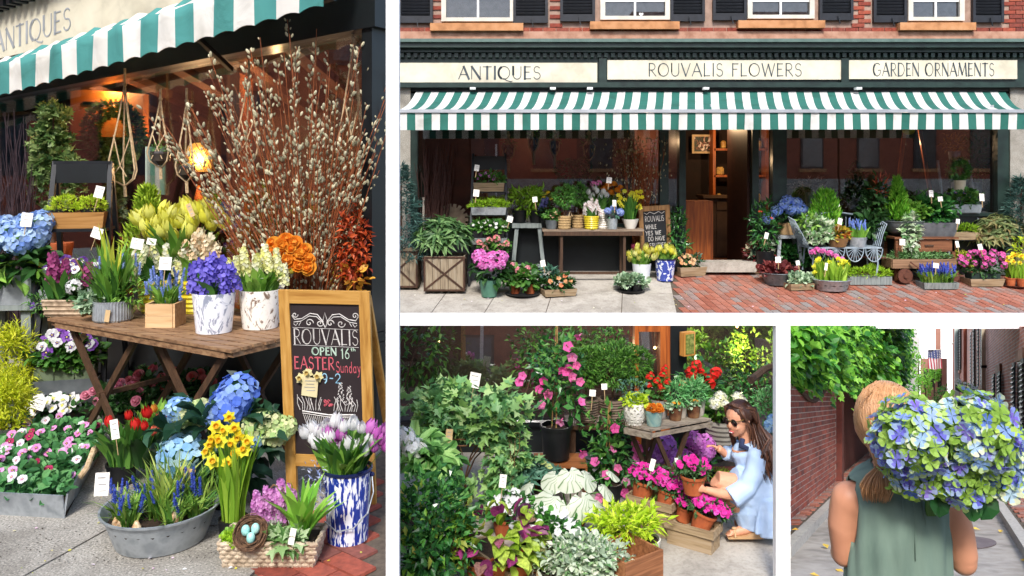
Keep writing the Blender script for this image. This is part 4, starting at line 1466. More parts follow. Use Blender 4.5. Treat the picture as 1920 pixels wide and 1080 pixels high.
# right-hand houses
RB = M('right_house_brick',['#84392a','#a0503c','#93463a','#b06a55'],.9,scale=6,detail=8)
def brick_tex(name,cols,mort,sx,sz):
 if name in MATS:return MATS[name]
 m,nt,bs,out = _base(name)
 tc = nt.nodes.new("ShaderNodeTexCoord")
 sp = nt.nodes.new("ShaderNodeSeparateXYZ");nt.links.new(tc.outputs['Object'],sp.inputs[0])
 # height above the hill = z + slope*y
 ma = nt.nodes.new("ShaderNodeMath");ma.operation = 'MULTIPLY_ADD';ma.inputs[1].default_value = SLP
 nt.links.new(sp.outputs[1],ma.inputs[0]);nt.links.new(sp.outputs[2],ma.inputs[2])
 cb = nt.nodes.new("ShaderNodeCombineXYZ");nt.links.new(sp.outputs[1],cb.inputs[0]);nt.links.new(ma.outputs[0],cb.inputs[1])
 bt = nt.nodes.new("ShaderNodeTexBrick")
 bt.inputs['Scale'].default_value = 1;bt.inputs['Brick Width'].default_value = .215*SA;bt.inputs['Row Height'].default_value = .075*SA
 bt.inputs['Mortar Size'].default_value = .007
 bt.inputs['Color1'].default_value = rgb(cols[0]);bt.inputs['Color2'].default_value = rgb(cols[1]);bt.inputs['Mortar'].default_value = rgb(mort)
 nt.links.new(cb.outputs[0],bt.inputs['Vector'])
 nz = noise(nt,3,6);rr = ramp(nt,[(.7,.7,.7),(1.15,1.1,1.1)],[.3,.7]);nt.links.new(nz.outputs[0],rr.inputs[0])
 mx = nt.nodes.new("ShaderNodeMixRGB");mx.blend_type = 'MULTIPLY';mx.inputs[0].default_value = .8
 nt.links.new(bt.outputs[0],mx.inputs[1]);nt.links.new(rr.outputs[0],mx.inputs[2])
 nt.links.new(mx.outputs[0],bs.inputs['Base Color']);bs.inputs['Roughness'].default_value = .9
 MATS[name] = m
 return m
RBT = brick_tex('right_brick_courses',['#b05c48','#c87e66'],'#c0a89c',0,0)
GAP = .02
def house(d0,d1,a,lab,mat,nwin,hs,hw,hv=None):
 r = thing('brick_house',lab,'house',(0,0,0))
 aprism([(a,d0),(a+1.2,d0),(a+1.2,d1-.02),(a,d1-.02)],-.2,lambda d:hmax(d)).build('wall',mat,r)
 for (dd,h0,h1,wl) in nwin:
  w = aprism([(a-.03,dd),(a-.002,dd),(a-.002,dd+wl),(a-.03,dd+wl)],h0,h1).build('window',M('dim_pane',['#2a2a2c','#44403f'],.2),r)
  aprism([(a-.06,dd-.1),(a-.002,dd-.1),(a-.002,dd+wl+.1),(a-.06,dd+wl+.1)],h1+.003,h1+.2).build('lintel',BROWNST,r)
  aprism([(a-.1,dd-.08),(a-.002,dd-.08),(a-.002,dd+wl+.08),(a-.1,dd+wl+.08)],h0-.12,h0-.003).build('sill',BROWNST,r)
  for s0 in (dd-wl*.52,dd+wl*1.02):
   sh = aprism([(a-.09,s0),(a-.06,s0),(a-.06,s0+wl*.5),(a-.09,s0+wl*.5)],h0,h1).build('shutter',SHUT,r)
   n = 16
   m2 = MB()
   for k in range(n):
    hh = h0+.05+(h1-h0-.1)*k/n
    V = [A(a-.125,s0+.03,hh),A(a-.092,s0+.03,hh+.03),A(a-.092,s0+wl*.5-.03,hh+.03),A(a-.125,s0+wl*.5-.03,hh)]
    m2.extr([tuple(v) for v in V],(0,0,.02))
   m2.build('shutter_slats',SHUT,sh,kind='stuff')
 return r
house(13.2,24.4,AR,'near brick house with black shutters on the right of the alley',RBT,[(14.4,.75,2.35,1.0),(19.2,.75,2.3,1.1)],0,0)
house(24.4,38,AR+.02,'middle brick house behind the pale downpipe on the right of the alley',RBT,[(26.0,2.1,4.2,1.3),(31.0,2.1,4.4,1.4),(27.0,.5,1.5,1.1)],0,0)
house(38,58,AR-.14,'far brick house beside the flag on the right of the alley',M('far_orange_brick',['#8a4a36','#a3604a'],.9,scale=4),[(41.0,3.2,5.4,1.6),(47.0,3.2,5.6,1.6)],0,0)
dp = thing('downpipe','pale downpipe running down the brick front on the right of the alley','downpipe',(0,0,0))
aprism([(AR-.16,24.2),(AR-.03,24.2),(AR-.03,24.36),(AR-.16,24.36)],-.05,lambda d:hmax(d)).build('pipe',M('pale_pipe',['#b9ad97','#cbbfa9'],.6),dp)
for h in (1.0,2.6):
 aprism([(AR-.18,24.15),(AR-.003,24.15),(AR-.003,24.19),(AR-.18,24.19)],h,h+.08).build('bracket',DARKM,dp)
cp = thing('white_column','white painted corner board of the far house next to the flag','column',(0,0,0))
aprism([(AR-.42,43.0),(AR-.15,43.0),(AR-.15,43.3),(AR-.42,43.3)],-.1,lambda d:hmax(d)).build('shaft',M('pale_green_paint',['#b9c9c2','#cdd8d2'],.6),cp)
bx = thing('flower_box','window box with white flowers on the middle brick house','flower box',A(AR-.25,29.0,1.9))
MB().box((0,0,0),(.18,1.1,.15)).build('box',SHUT,bx)
# far end: houses closing the alley, and the bright sky behind
e1 = thing('brick_house','small far brick house with chimney closing the alley under the flag','house',(0,0,0))
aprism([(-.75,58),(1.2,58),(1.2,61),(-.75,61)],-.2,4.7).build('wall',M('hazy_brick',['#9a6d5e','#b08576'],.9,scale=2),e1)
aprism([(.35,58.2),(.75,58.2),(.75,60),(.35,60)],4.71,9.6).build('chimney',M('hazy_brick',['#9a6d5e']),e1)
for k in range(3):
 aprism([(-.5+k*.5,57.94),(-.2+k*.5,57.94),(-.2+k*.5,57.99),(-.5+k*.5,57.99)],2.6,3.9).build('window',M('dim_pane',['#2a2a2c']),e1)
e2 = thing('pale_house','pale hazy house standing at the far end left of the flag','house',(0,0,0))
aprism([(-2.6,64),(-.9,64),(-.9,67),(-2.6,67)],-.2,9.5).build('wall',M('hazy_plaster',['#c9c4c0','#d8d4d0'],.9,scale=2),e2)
skym = emit('sky_white','#f4f7fb',1.0)
sk = MB().box(tuple(A(0,80,6)),(40,.2,60)).build('sky',skym);tag(sk,kind='structure')
# manhole, fallen leaves, cracks
mh = thing('manhole','round dark manhole cover in the alley asphalt beside her elbow','manhole cover',A(.32,9.0,.003))
V = [(A(.32+.42*math.cos(t),9.0+.42*math.sin(t),.004)-A(.32,9.0,.003)) for t in np.linspace(0,2*math.pi,33)[:-1]]
MB().extr([tuple(v) for v in V],(0,0,.008)).build('cover',M('rusty_iron',['#5f5358','#756a6c'],.7,.3,scale=12),mh)
yl = bloom('five','#c79a3a/#d8b85a')
for (px,py,wh) in ((1552,1030,'beside the left elbow of the woman'),(1566,1069,'lowest, left of the sage top'),(1518,1078,'at the foot of the left kerb'),(1858,963,'beyond the manhole, by the right kerb'),(1912,1052,'at the bottom right picture corner'),(1500,1010,'on the left kerb stone'),(1875,1000,'right of the manhole'),(1838,995,'at the near rim of the manhole')):
 q = (py-VY)/FP
 d = 1.6/q
 a = (px-VX)/FP*d
 h = .115 if a<KL or a>KR else .012
 o = obj('fallen_leaf',MB().add([(0,0,0),(-.03,.04,.012),(0,.1,0),(.03,.04,.012)],[(0,3,2),(0,2,1)]).mesh('fallen_leaf',petalM('#c79a3a','#d8b85a')),None,A(a,d-h*.5,h),(0,0,random.uniform(0,6)),random.uniform(.5,.85))
 tag(o,'small yellow fallen leaf in the alley, '+wh,'leaf','fallen leaves in the alley')

# ================================================================ PLACE ONE: plants, table and chalkboard
CLIP[:] = [-60,737,-60,1200]
# --- the slatted folding table
TZ = .75
tc = [G(85,597,TZ),G(430,657,TZ),G(537,619,TZ)]
tl = (tc[0]-tc[1]);TL = tl.length;tu = tl.normalized()
tv = (tc[2]-tc[1]);tv = (tv-tu*tv.dot(tu));TW = .62;tvn = tv.normalized()
tb = thing('folding_table','brown slatted wooden folding table carrying a row of bulb pots','table',(tc[1].x,tc[1].y,0))
def TP(a,b,z=0):   # a along the front edge to the left, b towards the shop
 return tu*a+tvn*b+Vector((0,0,z))
def TG(a,b,z=TZ):
 return Vector((tc[1].x,tc[1].y,0))+TP(a,b,z)
for i in range(9):
 b = .04+i*(TW-.06)/8
 MB().bar(TP(.0+.004*(i%3),b,TZ-.008),TP(TL,b,TZ-.008),.056,.016).build('slat',TABLEW,tb)
for a in (.03,TL-.03):
 MB().bar(TP(a,.03,TZ-.03),TP(a,TW-.01,TZ-.03),.04,.024).build('end_rail',TABLEW,tb)
MB().bar(TP(.06,.03,TZ-.034),TP(TL-.06,.03,TZ-.034),.02,.034).build('apron',TABLEW,tb)
for a0,sgn in ((.28,1),(TL-.28,-1)):
 for b in (.08,TW-.1):
  MB().bar(TP(a0-.15*sgn,b,TZ-.05),TP(a0+.42*sgn,b,.0),.022,.036).build('leg',TABLED,tb)
  MB().bar(TP(a0+.42*sgn,b+.03,TZ-.05),TP(a0-.15*sgn,b+.03,.0),.022,.036).build('leg',TABLED,tb)
 MB().bar(TP(a0+.135*sgn,.06,TZ/2-.02),TP(a0+.135*sgn,TW-.05,TZ/2-.02),.025,.025).build('stretcher',TABLED,tb)
def OnT(name,label,cat,a,b,group=None,rz=0.0):
 return Pl(name,label,cat,0,0,loc=TG(a,b,TZ+.0005),group=group,rz=rz)
def axy(px,py):
 """table coordinates of the point seen at px,py on the table top"""
 v = G(px,py,TZ)-Vector((tc[1].x,tc[1].y,TZ))
 return v.dot(tu),v.dot(tvn)
def tab(name,label,cat,px,py,group=None):
 a,b = axy(px,py)
 b = min(max(b,.06),TW-.04)
 return OnT(name,label,cat,a,b,group)

# wicker basket with magenta hyacinths
p = tab('wicker_basket','shallow wicker basket with magenta hyacinths at the left end of the slatted table','planted basket',130,590)
p.tray(66,42,30,WICK,flare=5,t=3,name='basket')
for r_ in range(4):
 p.part('woven_band',MB().tube([(-34-r_,-22-r_*.8,5+r_*8),(34+r_,-22-r_*.8,5+r_*8),(34+r_,22+r_,5+r_*8),(-34-r_,22+r_,5+r_*8),(-34-r_,-22-r_*.8,5+r_*8)],2.6,5),WICK)
p.part('handle',MB().tube([(-30,0,28),(-28,0,75),(-8,0,105),(12,0,104),(28,0,75),(30,0,28)],1.5,5),M('twig',['#6b4a30','#8a6544'],.8,scale=40))
p.blades(G_MID,40,(-10,0,24),22,70,30,11)
p.flw('spike',('#7a2f5c/#9c4a78',),[(-26,-4,90),(-8,2,82),(-38,4,72),(30,6,74)],46,stem=(26,0,0),face=(0,0,1),jit=.15)
p.fol(G_MID,160,(-48,-8,22),(26,16,20),13,'thin')
p.fol(G_DARK,90,(22,-8,36),(24,14,12),14,'round')
p.flw('mopped',('#e6e2e0/#f2efec',),[(18,-16,54)],34,face=(0,-1,1))
p.flw('pansy',('#5a3a8c/#7a56a8','#e8d9ee'),[(-62,-14,20)],15,face=(0,-1,.3),jit=.2)
# corrugated pot with grape hyacinths
p = tab('bulb_pot','corrugated grey zinc pot of tall green grape hyacinth leaves second from the table left end','potted plant',212,600)
mb = MB()
prof = 40
n = 80
V = []
for (r0,z) in ((33,0),(34,3),(34,34),(35,38)):
 for k in range(n):
  a = 2*math.pi*k/n
  rr = r0+(1.1 if (k%2 and 2<z<36) else 0)
  V.append((rr*math.cos(a),rr*math.sin(a),z))
mb.add(V,[(i*n+k,i*n+(k+1)%n,(i+1)*n+(k+1)%n,(i+1)*n+k) for i in range(3) for k in range(n)]+[tuple(range(n-1,-1,-1))])
p.part('pot',mb,ZINC)
p.part('soil',MB().lathe([(32,30),(32,33)],16),SOIL)
p.blades(G_LITE,60,(0,0,30),18,125,45,7)
p.blades(G_MID,40,(-4,0,30),22,85,50,6)
p.blades(LM('yellow_green_blade',['#9aa838','#c2c04a']),14,(0,0,30),12,150,25,6)
p.fol(G_SILV,120,(-36,-10,34),(26,16,18),14,'ivy')
p.fol(G_LITE,150,(38,-4,50),(26,18,26),14,'thin')
p.flw('muscari',('#7c8fd0/#98a8dc',),[(-22,-6,108),(22,-6,112),(48,4,96),(40,6,112)],26,stem=(34,0,0),face=(0,0,1),jit=.2)
p.part('paper_tag',MB().box((8,-37,14),(9,1,22),0,Matrix.Rotation(.15,3,'Y')),M('kraft_card',['#b89a6a','#cbb086'],.8))
# wooden cube with muscari
p = tab('wooden_cube_planter','small raw wooden cube box of pale blue muscari in front of the yellow ribbed pot','potted plant',311,610)
for sx in (-1,1):
 p.part('board',MB().box((sx*25.5,0,22),(4,50,44)),WM('raw_pine',['#b08a5e','#c9a578','#d6b78c'],'X',.7))
for sy in (-1,1):
 for zz in (0,1):
  p.part('board',MB().box((0,sy*25,11+zz*22.2),(46.8,4,21.6)),WM('raw_pine',['#b08a5e']))
p.part('soil',MB().box((0,0,30),(46,45,8)),SOIL)
p.blades(G_LITE,70,(0,0,32),16,58,34,5)
p.flw('muscari',('#6f86c8/#93a6dc',),[(-34+(i%7)*11+random.uniform(-3,3),-12+(i // 7)*8,72+14*math.sin(i*1.7)+(i%3)*7) for i in range(24)],27,stem=(34,0,0),face=(0,0,1),jit=.25)
# yellow ribbed pots
YEL = M('yellow_glaze',['#b5a31e','#cdb92c','#d8c640'],.3,scale=6)
p = tab('bulb_pot','yellow ribbed pot of cream hyacinths behind the wooden cube box','potted plant',292,586)
p.pot(24,32,62,YEL,ribs=7)
p.blades(G_MID,40,(0,0,56),22,60,30,12)
p.flw('spike',('#e3d98a/#f0ecc0','#d8cf5a/#efe9a8'),[(-34,-8,92),(-16,-14,102),(6,-10,98),(24,-8,106),(42,-6,92),(-4,4,112),(30,6,112),(48,-8,76),(-44,-4,76)],42,stem=(56,0,0),face=(0,-.1,1),jit=.2)
p = tab('bulb_pot','yellow ribbed pot of peach hyacinths behind the left marbled pot','potted plant',372,585)
p.pot(24,32,62,YEL,ribs=7)
p.blades(G_LITE,40,(0,0,56),22,70,30,12)
p.flw('spike',('#e0b08a/#f0d4b8','#e4c28e/#f2dcc0'),[(-16,-14,112),(4,-16,124),(26,-12,118),(-26,-6,96),(38,-8,104),(12,-4,132)],50,stem=(56,0,0),face=(0,-.1,1),jit=.2)
# marbled pots
MARB1 = splat('blue_marble_glaze',['#8f96a8','#dfe2ea','#eceef2'],11,(1,1,.6),.3,.06,.44,4)
MARB2 = splat('beige_marble_glaze',['#7d6858','#e2dbd0','#ece7de'],11,(1,1,.7),.3,.06,.42,4.5)
p = tab('bulb_pot','white and blue marbled pot of violet hyacinths near the front edge of the table','potted plant',401,622)
p.pot(32,39,74,MARB1)
p.blades(G_MID,34,(0,0,66),24,50,30,14)
p.flw('spike',('#5a4fa8/#7a70c8','#6a5cb8/#8a80d4'),[(-34,-10,100),(-22,-14,108),(0,-18,118),(4,-8,128),(28,-16,100),(40,-10,104),(18,-6,112),(-8,-20,96)],50,stem=(66,0,0),face=(0,-.15,1),jit=.25)
p = tab('bulb_pot','white and beige marbled pot of pale yellow hyacinths at the right end of the table','potted plant',488,614)
p.pot(32,39,72,MARB2)
p.blades(G_LITE,50,(0,0,60),26,62,34,15)
p.flw('spike',('#e6e07a/#f4f0b8','#eee8a0/#f6f2d0','#e2d84a/#ece890'),[(-58,-4,108),(-40,-14,116),(-22,-18,120),(0,-18,116),(20,-14,124),(38,-10,112),(-30,2,128),(8,2,132),(30,4,128),(46,-4,100),(-64,4,92)],42,stem=(62,0,0),face=(0,-.1,1),jit=.25)
# ranunculus in white ribbed pot
p = tab('bulb_pot','white ribbed pot of orange ranunculus at the back right corner of the table','potted plant',534,598)
p.pot(24,30,84,M('white_glaze',['#d9d5cb','#e8e5dc'],.3,scale=5),ribs=8)
p.blades(G_DARK,30,(0,0,80),18,40,26,6)
p.flw('rose',('#d9741c/#ee9a3a','#e08a2a/#f2b05a','#e0905a/#f0b890'),[(10,-6,150),(28,-12,146),(22,-14,126),(46,-10,138),(40,-14,118),(62,-8,128),(60,-12,108),(76,-6,120),(78,-10,104),(6,-12,132),(50,-2,150),(34,0,156),(70,0,138),(16,0,118)],25,stem=(84,4,0),face=(0,-1,.7),jit=.5)
p.flw('tulip',('#c9b83a/#dcd06a',),[(48,-16,98)],14,stem=(84,4,0))
# wrapped yellow tulips at the back of the table
p = tab('tulip_bouquet','wide bouquet of yellow tulips in clear wrap at the back of the table','bouquet',378,574)
p.pot(22,30,60,M('dark_vase',['#23262a','#34383c'],.4),soil=False)
p.blades(G_LITE,70,(0,0,60),16,110,60,13,curl=.2)
TUL = [(-78,0,172),(-62,-6,158),(-52,-10,184),(-40,-6,166),(-30,-12,148),(-22,-10,176),(-14,-14,158),(-4,-12,184),(-30,2,192),(6,-14,166),(20,-10,188),(30,-12,172),(40,-10,190),(52,-8,176),(62,-6,160),(72,-4,182),(12,2,198),(50,2,194),(84,0,164),(-66,4,178),(-8,-14,142),(24,-14,152),(-46,-8,144)]
p.flw('tulip',('#f4cc42/#fce27a','#f8de78/#fef0b4','#f6c430/#fcd860'),TUL,34,stem=(60,0,0),face=(0,-.3,1),jit=.45)
wrap = glassM('clear_wrap',.9,(.985,.99,.985))
mb = MB()
n = 24
V = []
for j,(r_,z) in enumerate(((26,62),(40,96),(62,128),(74,146))):
 for k in range(n):
  a = 2*math.pi*k/n
  w = 1+(.06 if k%2 else -.02)*(j+.5)/2
  V.append((r_*w*math.cos(a),r_*.45*w*math.sin(a),z+(8*math.sin(k*1.9) if j==3 else 0)))
mb.add(V,[(i*n+k,i*n+(k+1)%n,(i+1)*n+(k+1)%n,(i+1)*n+k) for i in range(3) for k in range(n)])
p.part('wrap',mb,wrap)

# lime cypress cone behind the table
p = Pl('cypress','lime green feathery cone cypress behind the left half of the table','shrub',277,560,d=5.15)
p.pot(22,28,40,BLACKP,z=0)
n = 1500
t = rng.random(n)**.8
a = rng.random(n)*6.283
r_ = (1-t)**.6*48*(.55+.5*rng.random(n))*(1+.2*np.sin(a*3+t*9))
pos = np.stack([r_*np.cos(a),r_*np.sin(a),45+t*160],1)
dv = nrm(np.stack([np.cos(a)*.6,np.sin(a)*.6,np.full(n,1.0)],1)+rng.normal(size=(n,3))*.25)
p.leaves(LM('cypress_lime',['#5f7a20','#84a02c','#a9bf3e']),pos,dv,rng.normal(size=(n,3)),12+8*rng.random(n),THIN)
p.part('trunk',MB().tube([(0,0,36),(0,0,150)],[3,1],6),BARK)

# pussy willow in a tall pot behind the table
WILLOW = M('willow_bark',['#5a2c18','#84441f','#a05a30'],.6,scale=30)
p = Pl('pussy_willow','tall bundle of brown pussy willow branches full of silvery catkins behind the chalkboard','branches',575,700,d=4.72)
p.pot(34,44,110,FBLACK,soil=False)
CAT = LM('catkin',['#6f6a54','#989276','#c0ba9c'],trans=.12,rough=.9)
lines = []
cp,cdv = [],[]
for i in range(150):
 f = random.random()
 sp = random.gauss(0,.33)+(-.2 if i%3==0 else .1)
 sp = max(-.5,min(.36,sp))
 H = (575 if sp>-.3 else 470)*random.uniform(.55,1.0)*(1-.25*abs(sp+.1))+70
 x0,y0 = random.uniform(-26,26),random.uniform(-18,18)
 pts = []
 bend = random.uniform(-.12,.12)
 yl_ = random.uniform(-.14,.10)
 for k in range(7):
  u = k/6
  pts.append(Vector((x0+sp*H*u**1.15+bend*H*u*u*.5,y0+yl_*H*u,20+H*u)))
 pv = np.array([[q*p.k for q in v] for v in pts])
 if not visible(pv,p.loc).all():
  continue
 lines.append((pts,1.5))
 for u in sorted(1-random.random()**1.25*(.66 if i%4 else .9) for _ in range(random.randint(14,30))):
  u = min(u,.99)
  k = min(5,int(u*6));g = u*6-k
  q = pts[k].lerp(pts[k+1],g)
  td = (pts[k+1]-pts[k]).normalized()
  sd = Vector((random.uniform(-1,1),random.uniform(-1,1),0)).normalized()
  cp.append(q+sd*3.2+td*2);cdv.append((td*1.5+sd*.8).normalized())
mb = MB()
for pts,r_ in lines:
 mb.tube(pts,[r_*(1-.6*k/6) for k in range(7)],5)
p.part('branches',mb,WILLOW,kind='stuff')
ck = MB().lathe([(.02,-.02),(.2,.2),(.26,.5),(.18,.85),(.03,1.0)],6)
tV = np.array([(v[0],v[2],v[1]) for v in ck.V]);tF = [f for f in ck.F if len(f)==4]
cp = np.array([tuple(v) for v in cp]);cdv = np.array([tuple(v) for v in cdv])
o = p.leaves(CAT,cp,cdv,rng.normal(size=cp.shape),5.5+7*rng.random(len(cp))**1.4,(tV,tF),'catkins');o['kind'] = 'stuff'
# rust-coloured bunch at the right of the willow
p = Pl('autumn_branches','bunch of rust red dried leaves hanging beside the dark corner post','branches',662,560,d=4.66)
p.fol(LM('rust_leaf',['#6b2212','#9a3a1a','#b8562a','#7a2a16']),420,(0,0,95),(32,20,75),15,'leaf',jit=.8)
p.fol(LM('ochre_leaf',['#b8862a','#cc9a3e']),30,(10,-8,40),(26,14,25),17,'round',jit=.8)
p.part('stem',MB().tube([(0,0,-60),(3,0,60),(0,0,150)],[2.5,2,1],5),WILLOW)
p.part('vase',MB().lathe([(16,-90),(20,-60),(18,-20)],14),FBLACK)

# --- ladder shelf
LS = P(128,790,5.22);LS.z = 0
ls = thing('ladder_shelf','black ladder shelf with dark header board behind the left end of the table','plant stand',LS,.25)
kx = 5.22/1500
for sx in (-1,1):
 MB().bar((sx*62*kx,-.05,0),(sx*50*kx,.36,1.66),.03,.04).build('rail',DARKM,ls)
 MB().bar((sx*60*kx,.75,0),(sx*50*kx,.38,1.62),.03,.04).build('rear_rail',DARKM,ls)
MB().box((0,.335,1.58),(92*kx,.03,.13)).build('header_board',FBLACK,ls)
MB().box((0,.36,1.655),(104*kx,.05,.025)).build('top_rail',DARKM,ls)
for z,y in ((.16,.0),(.72,.13),(1.2,.25)):
 MB().box((0,y+.02,z),(112*kx,.26,.02)).build('shelf_board',DARKM,ls)
def onl(name,label,cat,z,y,x=0):
 v = Matrix.Rotation(.25,3,'Z') @ Vector((x,y,z))+LS
 return Pl(name,label,cat,0,0,loc=v,rz=.25)
p = onl('wooden_trough','small wooden trough with two mounds of lime moss on the ladder shelf under its header','planter',1.211,.22)
p.tray(92,34,30,WM('amber_wood',['#8a5f30','#a97a42','#b98a52'],'X',.6),flare=4,soil=True)
for sx in (-1,1):
 p.part('pot',MB().lathe([(17,20),(20,36)],14,0,(sx*24,0,0)),BLACKP)
 p.fol(G_LIME,700,(sx*24,0,34),(24,18,24),7,'thin',up=0,fill=.85)
p = onl('pansy_tray','galvanised tray of purple and white pansies on the middle ladder shelf','plant tray',.731,.10)
p.tray(98,36,26,ZINC,flare=3)
for sx in (-1,0,1):
 p.part('pot',MB().box((sx*31,0,22),(27,27,26),0,None,1.12),BLACKP)
p.fol(G_MID,500,(0,-2,46),(52,20,22),14,'round')
p.flw('pansy',('#4a2a70/#6a4690','#e6dcec','#d8b42a'),p.dome(9,(0,-6,58),(48,20,24)),20,face=(0,-1,.4))
p.flw('pansy',('#d8d0dc/#ece8ee','#4a2a6c','#d8b42a'),p.dome(7,(0,-8,56),(48,20,22)),20,face=(0,-1,.4))
p = onl('pansy_tray','grey tray of violet and white pansies in square pots low on the ladder shelf','plant tray',.171,-.03)
p.tray(108,40,26,ZINCD,flare=3)
for sx in (-1,0,1):
 p.part('pot',MB().box((sx*34,-3,34),(31,28,34),0,None,1.12),M('sage_plastic_pot',['#5d6b52','#717f64'],.6))
p.fol(G_MID,700,(0,-4,70),(60,24,30),15,'round')
p.flw('pansy',('#6a3a94/#8a5ab0','#3a1a5c','#e0c040'),p.dome(8,(0,-10,78),(54,22,34)),23,face=(0,-1,.4))
p.flw('pansy',('#dcd4e2/#f0ecf2','#5a3480','#e0c040'),p.dome(9,(0,-10,82),(52,22,36)),22,face=(0,-1,.4))
# --- zinc planter of blue hydrangeas on a grey stool
SX = P(28,770,5.35);SX.z = 0
so = thing('stool','grey painted wooden stool under the zinc planter at the left edge','stool',SX,.1)
for sx in (-1,1):
 for sy in (-1,1):
  MB().bar((sx*.17,sy*.14 ,0),(sx*.13,sy*.11,.69),.06,.05).build('leg',GREYW,so)
MB().box((0,0,.71),(.42,.34,.035)).build('seat',GREYW,so)
MB().box((0,-.14,.3),(.3,.03,.05)).build('stretcher',GREYW,so)
p = Pl('hydrangea_planter','zinc planter box of blue hydrangeas standing on the grey stool','planter',0,0,loc=SX+Vector((-.02,-.02,.7285)),rz=.1)
p.tray(112,84,54,ZINC,flare=2,t=1.5)
p.fol(G_DARK,130,(4,-14,74),(60,36,34),36,'wide',jit=.5)
p.fol(G_LITE,16,(8,-40,72),(54,10,24),40,'wide',jit=.5,grav=.5)
p.flw('hyd',('#6f8fd4/#a9bfe8','#7c86d8/#a4a8e6','#8f8cdc/#b8b4ea'),[(-46,-22,118),(-20,-34,112),(6,-26,128),(34,-34,114),(52,-16,126),(28,-4,146),(60,-14,148),(-10,2,140),(-54,0,134)],52)

# ivy column, wreath, branches inside the window
p = Pl('ivy_pyramid','tall bushy ivy pyramid at the left of the window behind the ladder shelf','ivy plant',100,400,d=6.1)
for c_ in ((0,0,170,34,40),(-10,0,110,44,60),(10,0,40,56,70)):
 p.fol(LM('ivy_window',['#33502c','#54703a','#8a9a62','#42602f']),520,c_[:3],(c_[3],24,c_[4]),13,'ivy',clumps=16)
p.part('stem',MB().tube([(0,0,-60),(0,0,180)],[4,1.5],6),BARK)
p.part('pot',MB().lathe([(26,-110),(34,-60),(34,-55)],16),TERRA)
p = Pl('wreath','round dark boxwood wreath hanging before the orange panel in the window','wreath',212,250,d=6.45)
n = 2400
a = rng.random(n)*6.283;b = rng.random(n)*6.283;rr = 11*np.sqrt(rng.random(n))+3
pos = np.stack([(44+rr*np.cos(b))*np.cos(a),rr*np.sin(b),(46+rr*np.cos(b))*np.sin(a)],1)
dv = nrm(np.stack([np.cos(a)*np.cos(b),np.sin(b),np.sin(a)*np.cos(b)],1)+rng.normal(size=(n,3))*.6)
p.leaves(G_DARK,pos,dv,rng.normal(size=(n,3)),7+5*rng.random(n),'leaf')
p.part('ring',MB().tube([(44*math.cos(t),0,46*math.sin(t)) for t in np.linspace(0,6.2832,33)],3,6),BARK)
def twigs(p,n,H,sp,x0=10,r=1.0,mat=None,top=None):
 mb = MB()
 for i in range(n):
  x = random.uniform(-x0,x0);y = random.uniform(-x0,x0)*.5
  lean = random.uniform(-sp,sp)
  h = H*random.uniform(.6,1)
  pts = []
  for k in range(6):
   u = k/5
   pts.append((x+lean*h*u+random.uniform(-1,1)*h*.015,y+random.uniform(-1,1)*2,h*u))
  if not visible(np.array([[q*p.k for q in v] for v in pts]),p.loc).all():
   continue
  mb.tube(pts,[r*(1-.7*k/5) for k in range(6)],4)
  for b in range(3):
   k = random.randint(2,4)
   q = Vector(pts[k]);e = q+Vector((random.uniform(-.3,.3),random.uniform(-.2,.2),1)).normalized()*h*random.uniform(.12,.25)
   mb.tube([q,(q+e)/2+Vector((random.uniform(-2,2),0,0)),e],[r*.5,r*.4,r*.2],3)
 return p.part('branches',mb,mat or BARK,kind='stuff')
p = Pl('bare_branches','bundle of bare dark branches at the far left of the window corner','branches',22,640,d=6.0)
twigs(p,46,460,.12,22,1.6,M('dark_twig',['#2c2024','#45343a'],.9,scale=30))
# macrame hangers
ROPE = M('jute_rope',['#9a8260','#bfa682','#cdb896'],.9,scale=60)
def hanger(px,top,bot,d,w,lab,bowl=True):
 p = Pl('plant_hanger',lab,'plant hanger',px,bot,d=d)
 H = bot-top
 mb = MB()
 kn = H*.72
 mb.tube([(0,0,H),(0,0,H*.86)],2.2,6)
 for sx,sy in ((-1,-.6),(1,-.6),(-.5,.8),(.5,.8)):
  mb.tube([(0,0,H*.87),(sx*w*.3,sy*w*.3,H*.6),(sx*w,sy*w,26),(sx*w*.8,sy*w*.8,10),(0,0,-4)],1.5,5)
 for sx in (-1,1):
  mb.tube([(sx*w*.62,-w*.4,H*.42),(0,-w*.7,34),(sx*-.5*w,-w*.8,14)],1.1,4)
 mb.tube([(0,0,-2),(1,0,-24)],3,5)
 p.part('cords',mb,ROPE)
 p.part('knot',MB().ball((0,0,H*.86),4,8,6),ROPE)
 if bowl:
  p.part('bowl',MB().lathe([(w*.3,2),(w*.8,10),(w*.92,24),(w*.85,28)],14),M('glass_bowl_dark',['#2a2622','#4a4038'],.15))
  p.fol(G_MID,60,(0,0,32),(w*.9,w*.7,12),10,'thin')
for a_ in ((234,128,345,5.75,26,'macrame plant hanger nearest the wreath, with long straight cords',False),(301,165,312,5.6,20,'macrame plant hanger above the mint green frame',True),(350,165,338,5.5,17,'macrame plant hanger with a dark glass bowl before the lamp',True),(467,112,300,5.2,22,'macrame plant hanger half hidden behind the left willow branches',False),(662,40,290,4.85,24,'macrame plant hanger at the right end of the window',False)):
 hanger(*a_)
fo = thing('mint_frame','mint green and white striped frame standing in the window','frame',P(292,320,5.9))
kf = 5.9/1500
for i,c_ in enumerate(('#cfe0d2','#6fae92','#dfe6dc','#7db89c')):
 MB().box(((-14+i*9)*kf,0,0),(8.6*kf,.02,90*kf)).build('stripe_board',M('mint_'+c_[1:],[c_,c_],.6),fo)

